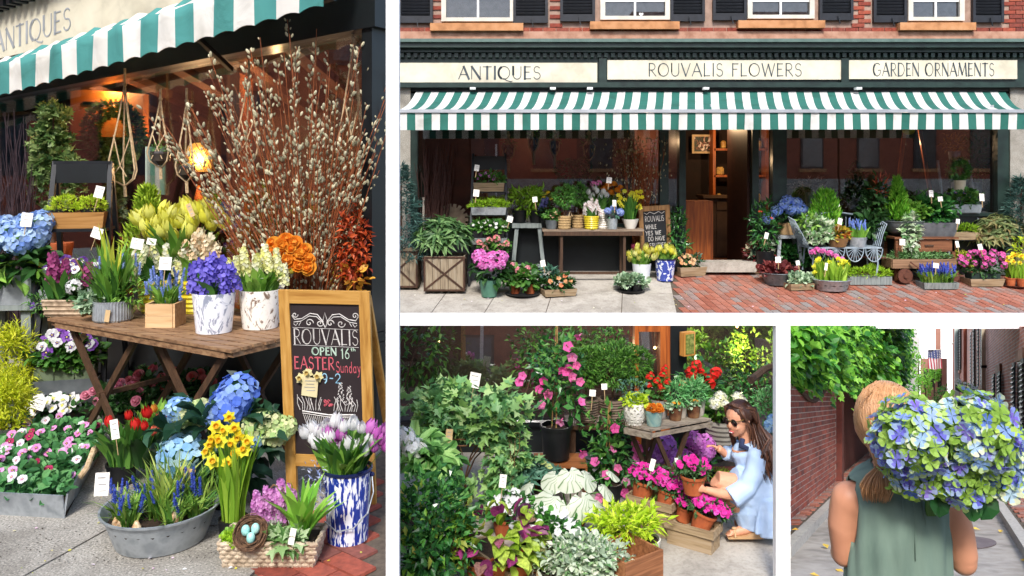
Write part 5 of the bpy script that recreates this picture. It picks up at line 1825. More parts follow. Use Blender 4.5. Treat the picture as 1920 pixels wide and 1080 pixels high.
# --- floor of place one, from the left
FEATH = LM('feathery_lime',['#98a81c','#b8bf2c','#d2d444'],trans=.45)
def feathery(px,py,w,h,lab):
 p = Pl('golden_shrub',lab,'shrub',px,py)
 p.pot(w*.28,w*.34,h*.34,M('grey_green_pot',['#3f453e','#555b50'],.6))
 p.fol(FEATH,1500,(0,0,h*.66),(w*.5,w*.42,h*.36),14,'thin',clumps=22,jit=.7)
 p.fol(FEATH,300,(0,0,h*.75),(w*.48,w*.4,h*.34),18,'needle',jit=.6)
feathery(28,792,84,175,'golden yellow feathery shrub beside the grey stool leg')
feathery(8,850,86,150,'golden yellow feathery shrub lowest at the left edge, in front of the other')
p = Pl('white_pansies','low pot of white pansies between the golden shrub and the zinc tray','potted plant',100,790)
p.tray(90,50,22,BLACKP)
p.fol(G_DARK,350,(0,0,26),(52,30,16),14,'round')
p.flw('pansy',('#e4e2da/#f4f2ea','#d8c86a'),p.dome(24,(0,-4,26),(52,30,26)),22,face=(0,-1,.7))
# big zinc tray of pansies
q0,q1,q2,q3_ = G(121,972),G(200,795,.105),G(33,769,.105),None
c0 = G(121,972);e_f = Vector((-.86,.10,0));e_d = Vector((-.33,1.03,0))
tr = thing('zinc_tray','large square zinc tray of pink pansies with a rope handle on the sidewalk','plant tray',c0)
H_ = .11
def wallq(a,b,nrm_,fl=.015):
 a,b = Vector(a),Vector(b)
 o_ = Vector(nrm_).normalized()*fl
 up = Vector((0,0,H_))
 return MB().extr([a,b,b+up+o_,a+up+o_],Vector(nrm_).normalized()*-.008)
wallq((0,0,0),e_f,(-.1,-1,0)).build('side',ZINC,tr)
wallq((0,0,0),e_d,(1,.3,0)).build('side',ZINC,tr)
wallq(e_d,e_d+e_f,(0,1,0)).build('side',ZINC,tr)
wallq(e_f,e_f+e_d,(-1,0,0)).build('side',ZINC,tr)
MB().prism([(0.0,.012),(e_f.x,e_f.y+.01),(e_f.x+e_d.x,e_f.y+e_d.y),(e_d.x-.01,e_d.y)],.004,.05).build('soil',SOIL,tr)
for b0 in ((.0,.0),):
 pts = [e_d*.22+Vector((.018,0,.10)),e_d*.24+Vector((.05,0,.14)),e_d*.36+Vector((.06,0,.19)),e_d*.5+Vector((.05,0,.15)),e_d*.52+Vector((.018,0,.10))]
 MB().tube(pts,.014,8).build('rope_handle',ROPE,tr)
p = Pl.__new__(Pl);p.o = tr;p.loc = c0;p.k = c0.y/FP;p.rz = 0.0
n = 2100
f1,f2 = rng.random(n),rng.random(n)
pos = (np.array(e_f)[None]*f1[:,None]*.96+np.array(e_d)[None]*f2[:,None]*.96+np.array([0,.02,.06])[None])/p.k
pos[:,2]+=28*rng.random(n)*(1+.3*np.sin(f1*19)*np.cos(f2*17))
p.leaves(LM('pansy_leaf',['#2f5a34','#447a44','#63945a']),pos,rng.normal(size=(n,3))+np.array([0,-.3,.6]),np.array([0,-.2,1.0])+rng.normal(size=(n,3))*.4,17+9*rng.random(n),'round')
pts = []
for i in range(84):
 f1,f2 = random.random(),random.random()
 v = (e_f*f1*.95+e_d*f2*.94+Vector((0,.02,.06)))/p.k
 pts.append((v.x,v.y,v.z+30+random.random()*12))
p.flw('pansy',('#c97ab0/#e0a8cc','#7a2a5c','#e6d050'),pts[:44],20,face=(0,-1,.8))
p.flw('pansy',('#8c1c48/#a83058','#4a0c2c','#e6d050'),pts[44:58],18,face=(0,-1,.8))
p.flw('pansy',('#e0cfe0/#f0e8f0','#a86a9c','#e6d050'),pts[58:],20,face=(0,-1,.8))
# red tulips
p = Pl('red_tulips','black pot of red tulips beside the zinc tray corner','potted plant',228,905)
p.pot(23,27,38,BLACKP,rim=1.5)
p.blades(G_MID,60,(6,0,34),26,92,40,15)
p.blades(G_DARK,40,(38,12,30),30,90,40,15)
p.flw('tulip',('#b81c1c/#d83a34',),[(-22,-4,116),(16,-6,128),(28,-4,110),(44,-4,108),(46,4,130)],24,stem=(34,0,0),face=(0,-.2,1))
p.flw('tulip',('#c85a4a/#d88a6c',),[(-6,-8,110),(66,6,108),(72,2,122),(84,6,118),(58,4,96)],18,stem=(34,20,8),face=(0,-.1,1))
p = Pl('tulip_pot','black pot of budding tulips with orange tips behind the red ones','potted plant',285,868)
p.pot(24,28,40,BLACKP,rim=1.5)
p.blades(G_LITE,60,(0,0,36),26,84,40,15)
p.flw('tulip',('#b8702a/#d09a4a',),[(-18,-4,90),(4,0,102),(20,-4,92),(34,2,86)],16,stem=(36,0,0))
# flowers in the dark under the table
for (px,py,lab,c1,n1,w) in ((352,772,'dark bush of coral pink roses in the shade under the table right half','#c4605c/#d88a80',9,56),(215,800,'low green plant with pink buds in the shade under the table left half','#c06a86/#d898a8',8,64),(280,772,'small pot of dusty pink primroses in the shade under the table middle','#a8505c/#c47a80',7,44)):
 p = Pl('shade_flowers',lab,'potted plant',px,py)
 p.pot(18,22,26,BLACKP)
 p.fol(G_DARK,420,(0,0,48),(w,w*.6,30),13,'round',clumps=14)
 p.flw('rose',(c1,),p.dome(n1,(0,-4,50),(w*.9,w*.5,34)),17,face=(0,-1,.6))
# blue hydrangeas
p = Pl('hydrangea','large blue hydrangea bush with pale green outer heads behind the daffodils','potted plant',425,945)
p.pot(30,38,56,BLACKP)
p.fol(LM('hydrangea_leaf',['#173024','#23442f','#33573c']),190,(-10,0,120),(110,50,72),48,'wide',jit=.6,grav=.2)
p.flw('hyd',('#4f6fc8/#8aa6e6','#6a7ad0/#98a4e4'),[(8,-10,186),(22,-4,210),(-10,-6,172)],74)
p.flw('hyd',('#6fa0d8/#b4d4ee',),[(-58,-62,112)],78)
p.flw('hyd',('#8fae6a/#cfdca0','#7ab0c8/#c4dcc0'),[(-72,-8,170),(-50,4,172),(50,-16,146),(80,-10,158),(112,-4,148),(96,-12,136)],52)
p.flw('hyd',('#5f88d4/#a8c8e8',),[(56,-22,132),(-88,-4,178)],48)
# daffodils
p = Pl('daffodils','clump of yellow daffodils standing behind the wicker basket left end','potted plant',438,1010)
p.pot(24,28,40,BLACKP)
p.blades(LM('daff_leaf',['#5f8a24','#84a834','#a0bc48']),64,(0,0,36),20,165,34,9,curl=.3)
p.flw('daff',('#dcb81c/#ecd23a','#d89a14/#e0ac28'),[(-4,-12,232),(-30,-8,212),(-14,-10,206),(6,-14,212),(-34,-12,190),(-20,-14,188),(2,-14,184),(14,-14,196),(30,-12,186),(-48,-6,164),(-34,-14,150),(-6,-16,148),(24,-14,170),(8,-14,166),(-42,-8,178)],27,stem=(36,0,0),face=(0,-1,.25),jit=.5)
# zinc tub of muscari
p = Pl('zinc_tub','round galvanised tub of grape hyacinths and grassy bulbs on the sidewalk','planter',303,1010)
mb = MB().lathe([(72,0),(80,2),(100,60),(106,62),(107,66),(103,66),(98,58),(84,20)],40)
auto_smooth(p.part('tub',mb,ZINC),40)
p.part('soil',MB().lathe([(88,30),(94,42),(30,48)],24),SOIL)
MUSL = LM('muscari_leaf',['#3f6b2a','#6a9038','#94ac50'])
for (x,y,n_,h) in ((-70,-20,26,70),(-40,-50,34,74),(0,-20,50,90),(36,-40,40,70),(66,-10,34,76),(-30,30,40,100),(30,40,50,110),(70,40,30,90),(-8,60,40,120)):
 p.blades(MUSL,n_,(x,y,42),15,h,52,4.2)
p.blades(LM('pale_grass',['#94a848','#b4bf6a']),60,(10,10,44),20,120,50,4)
pts = [(random.uniform(-84,84),random.uniform(-66,30),0) for i in range(34)]
pts = [(x,y,76+random.random()*36) for x,y,z in pts if x*x+y*y*1.3<8200]
p.flw('muscari',('#34479c/#5468bc','#4458ac/#6c80cc'),pts,30,stem=(42,0,0),face=(0,-.1,1),jit=.25)
for (x,y) in ((-62,-44),(-50,-52),(-16,-66),(28,-36),(36,-28)):
 p.part('bulb',MB().lathe([(2,36),(9,44),(8,52),(3,62)],10,0,(x,y,0)),M('bulb_skin',['#8a5a3a','#c9a67c','#e0d0b0'],.6,scale=40))
# the wicker basket with the nest
p = Pl('wicker_basket','rectangular whitewashed wicker basket holding a nest, pink hyacinth and ivy','planted basket',512,1048)
BW = M('whitewashed_wicker',['#8f7d68','#b8a68e','#d0c2ac'],.85,scale=25)
for r_ in range(6):
 e = r_*1.6
 z = 4+r_*8.2
 ring = []
 for (x0_,y0_,x1_,y1_) in ((-82-e,-30-e,82+e,-30-e),(82+e,-30-e,82+e,34+e),(82+e,34+e,-82-e,34+e),(-82-e,34+e,-82-e,-30-e)):
  m_ = 22 if abs(x1_-x0_)>5 else 9
  for i in range(m_):
   u = i/m_
   w = 1.5*(1 if (i+r_)%2 else -1)
   dx,dy = (0,w) if m_==22 else (w,0)
   ring.append((x0_+(x1_-x0_)*u+dx,y0_+(y1_-y0_)*u+dy,z+random.uniform(-.4,.4)))
 ring.append(ring[0])
 p.part('woven_band',MB().tube(ring,[(3.3,4.6)]*len(ring),6),BW)
mb = MB()
for i in range(23):
 mb.bar((-82+i*7.45,-31,0),(-86+i*7.8,-39,50),2.2,2.2)
p.part('stakes',mb,BW,kind='stuff')
p.part('bottom',MB().box((0,2,3),(160,60,4)),BW)
p.part('soil',MB().box((0,2,30),(160,60,22)),SOIL)
p.part('handle',MB().tube([(-20,2,50),(-16,2,120),(0,2,138),(22,2,132),(20,2,96),(30,2,50)],1.8,6),M('twig',['#6b4a30']))
p.fol(G_MOSS,600,(-66,-18,42),(22,20,14),8,'round',up=0,fill=.8)
p.fol(G_LITE,260,(-58,-4,46),(30,22,14),11,'round')
p.fol(LM('ivy_basket',['#3f6b34','#6a8f50','#a4b890']),90,(34,-26,46),(40,16,22),24,'ivy',jit=.6,grav=.3)
p.flw('spike',('#b06aa8/#d09ac8','#d08aa0/#e6b4bc'),[(-30,6,108),(-14,2,118),(2,0,110),(10,8,122),(-20,-6,94),(26,6,116),(-4,-10,96),(-34,0,92),(38,6,106),(16,-6,98)],40,stem=(40,0,4),face=(0,-.2,1),jit=.25)
p.blades(LM('hyac_leaf',['#4f8a2a','#76a83c','#94bc50']),34,(58,-12,40),10,112,66,15,curl=.3)
p.part('paper_tag',MB().box((48,-44,62),(11,1.5,30),0,Matrix.Rotation(.2,3,'Y')),M('white_card',['#e6e2d8','#f2efe6'],.7))
ne = Pl('bird_nest','twig bird nest with three pale blue eggs set in the wicker basket','bird nest',0,0,loc=p.loc+Vector((-30,-34,64))*p.k)
mb = MB()
R_ = Matrix.Rotation(math.radians(58),3,'X')
for i in range(150):
 a0 = random.uniform(0,6.28);rr = random.uniform(17,33);dz = random.uniform(-7,7);ln_ = random.uniform(.6,1.5);tlt = random.uniform(-.35,.35)
 pts = [R_ @ Vector((rr*math.cos(a0+ln_*k/4),rr*math.sin(a0+ln_*k/4),dz+tlt*8*(k-2)+(rr-24)*.35)) for k in range(5)]
 mb.tube(pts,random.uniform(.6,1.3),4)
ne.part('twigs',mb,M('nest_twig',['#3a281c','#5c4330','#7a5c42'],.9,scale=50),kind='stuff')
mb = MB().lathe([(6,-13),(24,-8),(30,2),(26,2),(16,-4)],18);mb.V = [tuple(R_ @ Vector(v)) for v in mb.V]
ne.part('nest_bowl',mb,M('nest_twig',['#3a281c']))
EGG = M('robin_egg',['#7fc0bc','#9ad0c8','#b0dcd2'],.35,scale=30)
for x,y in ((-10,4),(8,7),(2,-9)):
 q = R_ @ Vector((x,y,4))
 m2 = MB().ball((0,0,0),(8.2,8.2,10.4),14,10);m2.V = [tuple(Vector(v)+q) for v in m2.V]
 ne.part('egg',m2,EGG,smooth=True)
# enamel bucket
SPL = splat('blue_white_splatter',['#20348c','#2c48a8','#dfe2ea'],38,(1.7,1.7,.38),.2,.04,.51,.6)
p = Pl('enamel_bucket','blue and white splattered enamel bucket of white and purple tulips beside the chalkboard','bucket',652,1010)
auto_smooth(p.part('pail',MB().lathe([(36,0),(38,2),(44,128),(46,130),(46,134),(43,134),(40,120),(36,110)],30),SPL),40)
p.part('rim',MB().lathe([(45,129),(47,131),(47,135),(44,136),(42,132)],30),M('navy_enamel',['#141a3c','#1c2450'],.2))
p.part('handle',MB().tube([(46,-4,122),(52,-22,96),(44,-38,64),(20,-46,40),(-10,-48,34),(-34,-40,50)],1.3,6),ZINC)
p.part('lug',MB().ball((46,-3,122),5,8,6),M('navy_enamel',['#141a3c']))
p.blades(G_MID,110,(-4,0,120),34,88,46,15,curl=.25)
p.blades(G_LITE,50,(-6,-10,120),30,84,46,14,curl=.25)
W_ = [(-78,-8,202),(-64,-12,192),(-50,-14,206),(-56,-16,184),(-40,-18,190),(-28,-18,198),(-6,-14,214),(12,-8,218),(-22,-4,222),(-40,0,214),(28,-8,210),(4,-20,186),(20,-20,180),(-2,-22,170),(34,-16,172),(-14,-20,172),(-66,0,208),(44,-12,190)]
p.flw('tulip',('#dcdccc/#f0f0e4','#e4e2d0/#f4f2e8'),W_,28,stem=(120,0,0),face=(0,-.25,1),jit=.4)
V_ = [(-34,-8,204),(-20,-14,184),(-10,-10,200),(-16,4,212),(44,-6,212),(56,-10,200),(66,-8,190),(52,-12,178),(70,-4,206),(-46,-4,200),(74,-8,176)]
p.flw('tulip',('#a04a98/#c07ab8','#b8589c/#d088b8'),V_,28,stem=(120,0,0),face=(.15,-.25,1),jit=.4)
p.fol(LM('blue_squill',['#6878a8','#a8b0cc','#d8dcea']),90,(-52,-26,118),(24,12,44),12,'thin',jit=.8)

# --- chalkboard sign
CBB = P(622,0,3.86);CBB.z = 0
cb = thing('chalkboard','wooden framed chalkboard sign reading OPEN EASTER Sunday beside the enamel bucket','chalkboard',CBB,-.12)
OAK = WM('golden_oak',['#9a6a2c','#b98a44','#c99c58'],'Z',.5)
OAKX = WM('golden_oak_x',['#9a6a2c','#b98a44','#c99c58'],'X',.5)
kc = 3.86/1500
tilt = Matrix.Rotation(.10,3,'X')
def cbp(x,y,z):return tilt @ Vector((x*kc,y*kc,z*kc))
bw,bh = 172,405
def cbar(nm,x0,x1,z0,z1,y,th,mat,par=None):
 mb = MB().box((((x0+x1)/2)*kc,y*kc,((z0+z1)/2)*kc),((x1-x0)*kc,th*kc,(z1-z0)*kc))
 mb.V = [tuple(tilt @ Vector(v)) for v in mb.V]
 return mb.build(nm,mat,par or cb)
cbar('stile',-86,-66,0,405,0,8,OAK);cbar('stile',66,86,0,405,0,8,OAK)
cbar('top_rail',-65.8,65.8,381,405,0,7.6,OAKX);cbar('bottom_rail',-65.8,65.8,70,92,0,7.6,OAKX)
bd_ = cbar('board',-66,66,92,381,1.5,3,M('dark_slate',['#1f1719','#2c2224','#241b1e'],.75,scale=4,detail=8))
mb = MB()
for sx in (-78,78):
 mb.bar(tilt @ Vector((sx*kc,5*kc,395*kc)),Vector((sx*kc,.42,0)),.04,.02)
mb.build('rear_frame',OAK,cb,kind='stuff')
CH = M('white_chalk',['#b9b4b0','#dcd8d4'],.95,scale=60)
CHP = M('pink_chalk',['#b84a58','#d06a74'],.95,scale=60)
CHB = M('blue_chalk',['#7fb0cc','#9cc8dc'],.95,scale=60)
CHG = M('mint_chalk',['#a4c0ac','#c0d4c4'],.95,scale=60)
def chalk(t,x,z,h,thin,thick,mat,wid):
 put_text(cb,t,tilt @ Vector((x*kc,-.6*kc,z*kc)),h*kc,thin*kc,thick*kc,mat,'chalk_writing',width=wid*kc,R=tilt)
chalk('ROUVALIS',0,318,28,1.3,3.6,CH,122)
chalk('OPEN',-4,291,14,1.8,3,CHG,46)
chalk('16',36,288,19,1.5,2.6,CHG,16);chalk('th',51,296,6,.9,.9,CHG,9)
chalk('EASTER',-24,268,23,2.2,3.6,CHP,76)
chalk('Sunday',41,262,20,1.8,2.4,CHP,46)
chalk('9-2',8,240,18,1.7,2.6,CHB,36)
mb = MB()
def cl(pts,r=.8):
 mb.tube([tilt @ Vector((x*kc,-1.0*kc,z*kc)) for x,z in pts],r*kc,4)
def spiral(cx_,cz_,r,turns,s,ph=0):
 return [(cx_+r*(1-t)*math.cos(ph+s*t*turns*6.283),cz_+r*(1-t)*math.sin(ph+s*t*turns*6.283)) for t in np.linspace(0,.9,20)]
for s in (-1,1):
 cl([(s*3,346),(s*14,360),(s*28,362),(s*44,352),(s*58,350),(s*63,358)],1.0)
 cl([(s*3,344),(s*16,356),(s*30,357),(s*46,347),(s*60,345)],.8)
 cl(spiral(s*57,359,6,1.3,s),.9)
 cl(spiral(s*30,344,8,1.3,-s),.9)
 cl(spiral(s*10,344,7,1.3,s),.9)
 cl([(s*52,344),(s*56,338),(s*60,342)],.7);cl([(s*46,346),(s*50,339)],.7)
cl([(0,336),(-5,346),(0,364),(5,346),(0,336)],.9)
cl([(-62,335),(62,333)],.4);cl([(-62,302),(62,300)],.4)
for x0 in np.linspace(-56,56,26):          # drawn basket and leaves
 cl([(x0*.86,170-4*math.cos(x0/40)),(x0*.7,140)],.6)
cl([(-50,176),(0,170),(52,172)],1.4);cl([(-50,172),(0,166),(52,168)],.8)
for i in range(26):
 x0 =-54+i*4.3
 if -14<x0<10:continue
 cl([(x0,178),(x0+random.uniform(-5,5),190),(x0+random.uniform(-9,9),200+random.random()*8)],.7)
for (hx,hz) in ((24,212),(40,206)):
 for j in range(22):
  a0 = j*2.4;w = 7*(1-(j/22)*.7)
  cl([(hx+w*math.cos(a0),hz-18+j*1.7),(hx+w*math.cos(a0)+2.2,hz-16+j*1.7),(hx+w*math.cos(a0)+.4,hz-14.6+j*1.7)],.7)
mb.build('chalk_drawing',CH,cb,kind='stuff')
mb = MB()
for i in range(9):
 cx_,cz_ = 1+random.uniform(-7,7),192+random.uniform(-7,5)
 cl(spiral(cx_,cz_,3,1.2,1),.7)
mb.build('chalk_roses',CHP,cb,kind='stuff')
ft = thing('price_tag','kraft card with daffodil stems fixed to the chalkboard with red writing','price tag',CBB+Matrix.Rotation(-.12,3,'Z') @ cbp(-32,-5,224),-.12,'handwritten price tags')
MB().box((0,0,0),(30*kc,.002,36*kc),0,tilt @ Matrix.Rotation(.12,3,'Y')).build('card',M('cream_card',['#cdbf92','#ddd2a8'],.7),ft)
m2 = MB()
for i in range(4):m2.box(tilt @ Vector((random.uniform(-2,2)*kc,-.0018,(12-6*i)*kc)),((20-4*(i%2))*kc,.001,1.2*kc),0,tilt)
m2.build('handwriting',M('ink',['#3c3a3a']),ft)
for dx,dz in ((-18,16),(16,20),(-4,26)):
 obj('dried_flower',bloom('daff','#b8ab74/#cfc592','#b09a5a'),ft,(dx*kc,-.004,dz*kc),rot_to((0,-1,.2),random.random()),22*kc)

# price tags of place one
for a_ in ((50,412,None,5.2,20,26,.1,22,'white price tag among the blue hydrangeas on the stool',3),(182,437,None,5.05,22,20,.3,24,'white price tag in front of the purple pansies on the ladder shelf'),(186,360,None,5.25,18,22,.2,26,'white price tag standing over the moss mounds on the ladder shelf'),(257,457,None,4.6,22,20,.2,20,'white price tag left of two above the zinc corrugated pot'),(284,453,None,4.7,18,12,.15,24,'small white price tag beside the lime cypress'),(310,494,None,4.3,22,24,.05,30,'white price tag standing among the pale blue muscari'),(72,756,None,4.95,26,24,.3,30,'white price tag leaning over the back edge of the zinc tray'),(191,908,None,3.75,25,42,.03,4,'white price tag on the ground by the zinc tray corner'),(215,805,None,3.85,15,36,-.2,30,'narrow white price tag among the red tulips')):
 pricetag(*a_[:9] if False else a_[:4],w=a_[4],h=a_[5],tilt=a_[6],stake=a_[7],label=a_[8])
pricetag(347,896,d=3.55,w=28,h=36,tilt=.3,stake=30,label='kraft price tag leaning at the back of the muscari tub',kraft=True)
pricetag(357,394,d=4.75,w=9,h=26,tilt=-.45,stake=6,label='small kraft tag hanging above the wrapped yellow tulips',kraft=True)
pricetag(152,635,d=4.75,w=12,h=22,tilt=.7,stake=12,label='small kraft tag above the violet pansies low on the ladder shelf',kraft=True)

# fallen petals and crumbs of soil on the slabs
def litter(name,n,fn,mat,s0,s1,seed,kind='round'):
 r = np.random.default_rng(seed)
 pos = np.array([tuple(fn(r)) for _ in range(n)])
 ang_ = r.random(n)*6.28
 V,FA = scat(KINDS[kind],pos,np.stack([np.cos(ang_),np.sin(ang_),r.random(n)*.3],1),np.stack([r.normal(size=n)*.3,r.normal(size=n)*.3,np.ones(n)],1),s0+(s1-s0)*r.random(n))
 o = obj(name,mesh_np(name,V,FA,mat));o['kind'] = 'stuff'
 return o
litter('fallen_petals',46,lambda r:G(30+650*r.random(),940+135*r.random())+Vector((0,0,.004)),LM('petal_litter',['#d8a8c0','#e8d8dc','#d8c040','#8a9a50']),.008,.018,5)
litter('soil_crumbs',240,lambda r:G(240+150*r.normal(),985+70*r.random())+Vector((0,0,.002)),SOIL,.003,.009,6)

# ================================================================ PLACE TWO: plants in front of the long shop
CLIP[:] = [742,1990,-60,606]
def p2(name,label,cat,px,py,group=None,rz=0.0):
 return Pl(name,label,cat,0,0,loc=G2(px,py),group=group,rz=rz)
def at2(name,label,cat,px,py,d,group=None):
 return Pl(name,label,cat,px,py,d=d,group=group)
def crate(p,w,dp,h,z=0):
 """square planter of planks with an iron X brace on each seen side"""
 IR = M('rusty_strap',['#3c2a22','#553a2c'],.7,.3,scale=20)
 n = 5
 for i in range(n):
  p.part('plank',MB().box((-w/2+(i+.5)*w/n,-dp/2,z+h/2),(w/n-.6,2.4,h)),PLANKW)
  p.part('plank',MB().box((w/2,-dp/2+1.2+(i+.5)*(dp-2.4)/n,z+h/2),(2.4,(dp-2.4)/n-.6,h)),PLANKW)
 p.part('back',MB().box((0,dp/2,z+h/2),(w,2,h)).box((-w/2-.2,0,z+h/2),(2,dp-3,h)),PLANKW)
 mb = MB()
 f =-dp/2-2
 for a,b in (((-w/2,f,z+3),(w/2,f,z+h-3)),((-w/2,f-.8,z+h-3),(w/2,f-.8,z+3)),((-w/2,f,z+2),(w/2,f,z+2)),((-w/2,f,z+h-2),(w/2,f,z+h-2)),((-w/2,f-1.4,z),(-w/2,f-1.4,z+h)),((w/2,f-1.4,z),(w/2,f-1.4,z+h))):
  mb.bar(a,b,3,1.4,0,(0,1,0))
 g = w/2+2
 for a,b in (((g,-dp/2,z+3),(g,dp/2,z+h-3)),((g+.8,-dp/2,z+h-3),(g+.8,dp/2,z+3))):
  mb.bar(a,b,3,1.4,0,(1,0,0))
 p.part('strap',mb,IR)
 p.part('soil',MB().box((0,0,z+h*.7),(w-5,dp-5,h*.4)),SOIL)
RHOD = LM('rhododendron_leaf',['#2c4a2a','#47693a','#6a8a54','#7d9a66'])
def whorls(p,mat,n,c,r,ls,kind='thin',k=9):
 """leaves set in spreading rosettes, as on rhododendron"""
 d = sphere_dirs(n,-.3)
 cp = np.array(c)+d*np.array(r)*(.6+.4*rng.random((n,1)))
 pos,dv,nr = [],[],[]
 for q,o in zip(cp,d):
  o = nrm(o+np.array([0,0,.7]))
  t1 = nrm(np.cross(o,[.3,1,.2]));t2 = np.cross(o,t1)
  for j in range(k):
   a = 6.283*j/k+rng.random()*.4
   v = nrm(t1*np.cos(a)+t2*np.sin(a)+o*(.35+.3*rng.random())-np.array([0,0,.15]))
   pos.append(q);dv.append(v);nr.append(o)
 return p.leaves(mat,np.array(pos),np.array(dv),np.array(nr),ls*(.8+.4*rng.random(len(pos))),kind)
def spruce(p,w,h,z0):
 n = 1500
 t = rng.random(n)**1.3
 a = rng.random(n)*6.283
 r = (1-t)*w*.5*(.5+.55*rng.random(n))*(1+.25*np.sin(t*34))+2
 pos = np.stack([r*np.cos(a),r*np.sin(a),z0+t*h],1)
 dv = nrm(np.stack([np.cos(a),np.sin(a),np.full(n,.15)],1)+rng.normal(size=(n,3))*.35)
 p.leaves(G_SPRU,pos,dv,rng.normal(size=(n,3)),13+7*rng.random(n),'needle','foliage')
 p.leaves(G_SPRU,pos,dv+rng.normal(size=(n,3))*.6,rng.normal(size=(n,3)),11+7*rng.random(n),t_leaf(.16,.03,.05),'foliage')
 p.part('trunk',MB().tube([(0,0,z0-20),(0,0,z0+h*.9)],[4,1],6),BARK)
p = p2('planter_spruce','blue spruce in a strapped plank planter at the far left of the long shop','potted tree',752,535)
crate(p,66,60,68);spruce(p,118,175,50)
p = p2('planter_spruce','blue spruce rising at the far right beside the granite pier','potted tree',1915,514)
crate(p,60,50,55);spruce(p,100,130,50)
p = p2('planter_rhododendron','rhododendron bush in a plank crate with rusty X straps left of the black ladder shelf','planter',836,541)
crate(p,72,66,64);whorls(p,RHOD,70,(-4,0,92),(48,34,40),27)
p = p2('planter_rhododendron','bronze green rhododendron at the right end beside the pink azaleas','planter',1880,512)
p.tray(70,46,40,GREYW);whorls(p,LM('rhod_bronze',['#4a5a34','#6a7a4c','#8a8a5c','#7a6a44']),70,(-2,0,72),(48,32,34),24)
p = at2('bare_branches','tall bundle of bare brown branches leaning in the left shop corner','branches',815,500,12.6)
twigs(p,60,235,.16,14,1.3,M('brown_twig',['#3a2420','#54362e'],.9,scale=30))
p.part('post',MB().tube([(-22,-6,-40),(-20,-6,130)],2,6),M('birch_pole',['#b8a898','#d0c4b4'],.8,scale=20))
p = at2('stone_wheel','notched round stone wheel behind the left rhododendron crate','wheel ornament',848,412,12.72)
p.part('disc',MB().extr([(24*math.cos(t),0,24*math.sin(t)) for t in np.linspace(0,6.283,33)[:-1]],(0,4,0)),M('wheel_stone',['#6b5c4c','#8a7a66'],.9,scale=12))
for i in range(18):
 a = i*6.283/18
 p.part('tooth',MB().bar((24*math.cos(a),1,24*math.sin(a)),(30*math.cos(a),1,30*math.sin(a)),6,5,0,(0,1,0)),M('wheel_stone',['#6b5c4c']))
# black ladder shelf with trays
lx = G2(916,533)
k2 = lx.y/FP
ls2 = thing('ladder_shelf','black ladder shelf with four trays left of the grey stool on the long shop front','plant stand',lx)
for sx in (-1,1):
 MB().bar((sx*36*k2,-.1,-.02),(sx*31*k2,.42,246*k2),.035,.03).build('rail',DARKM,ls2)
MB().box((0,.37,228*k2),(60*k2,.03,26*k2)).build('header_board',FBLACK,ls2)
for (zz,yy) in ((74,.02),(128,.16),(172,.26),(40,-.06)):
 MB().box((0,yy+.04,zz*k2),(66*k2,.24,.018)).build('shelf_board',DARKM,ls2)
def on_ls(name,label,cat,z,y):
 return Pl(name,label,cat,0,0,loc=lx+Vector((0,y,z*k2)))
p = on_ls('wooden_trough','wooden trough of small purple flowers on the top ladder tier at the long shop','planter',173.5,.26)
p.tray(54,22,16,TRAYW,flare=2);p.fol(G_MID,260,(4,0,22),(26,11,12),9);p.flw('pansy',('#a05a94/#c080b4','#5a2a50'),p.dome(10,(-4,-4,22),(20,10,14)),6,face=(0,-1,.5))
p = on_ls('moss_tray','zinc tray brimming with lime green moss on the second ladder tier','plant tray',129.5,.16)
p.tray(62,26,14,ZINC,flare=2);p.fol(G_MOSS,700,(0,0,14),(36,14,13),7,'thin',up=0,fill=.7)
p = on_ls('pansy_tray','grey tray of white pansies in black pots on the third ladder tier','plant tray',75.5,.02)
p.tray(66,26,12,GREYW,flare=2)
for sx in (-1,0,1):p.part('pot',MB().box((sx*20,-2,16),(17,16,16),0,None,1.12),BLACKP)
p.fol(G_MID,320,(0,0,30),(36,13,12),9,'round');p.flw('pansy',('#d8dcd2/#eceee6','#c8c86a'),p.dome(16,(0,-4,30),(32,12,14)),6.5,face=(0,-1,.6))
p = on_ls('geranium_pot','red and salmon geraniums on the lowest ladder tier','potted plant',41.5,-.08)
p.pot(12,15,16,BLACKP);p.fol(G_MID,200,(8,0,26),(30,14,16),11,'round');p.flw('cluster',('#d47a7a/#e29a96','#b83a30/#cc5a48'),[(-16,-10,38),(2,-8,42),(16,-8,46),(34,-10,36),(22,-6,30),(-6,-10,28)],15,stem=(16,0,0))
p = p2('pink_hydrangea','bright pink hydrangea in a green pot at the foot of the black ladder shelf','potted plant',917,556)
p.pot(14,19,32,M('green_glaze',['#3f6b5a','#557f6c'],.4));p.fol(G_DARK,90,(4,0,46),(34,20,18),20,'wide',grav=.2)
p.flw('hyd',('#c85aa4/#dc86c0','#d070b0/#e29ccc'),[(-14,-8,66),(6,-6,74),(20,-10,62),(2,-14,60),(-18,-2,76),(22,0,74)],27)
p = p2('geranium_tray','round tray of terracotta pots with salmon geraniums in front of the grey stool','potted plants',980,552)
p.part('tray',MB().lathe([(30,0),(33,3),(31,3),(28,1.5)],20),DARKM)
for sx in (-1,1):p.pot(8,11,18,TERRA,x=sx*14,z=2,rim=1)
p.fol(G_MID,300,(0,0,32),(38,20,16),13,'round',clumps=12);p.flw('cluster',('#d07a86/#e2a0a4',),[(-18,-8,56),(-8,-8,46),(10,-8,50),(4,-8,42),(-26,-8,40)],14,stem=(20,0,0))
p = p2('impatiens_tray','wooden tray of orange and red flowers with dark leaves beside the geraniums','plant tray',1046,553,rz=.25)
p.tray(58,34,13,TRAYW,flare=3);p.fol(G_DARK,360,(0,0,22),(32,18,15),12);p.fol(G_BLUE,100,(-14,4,40),(18,12,12),12)
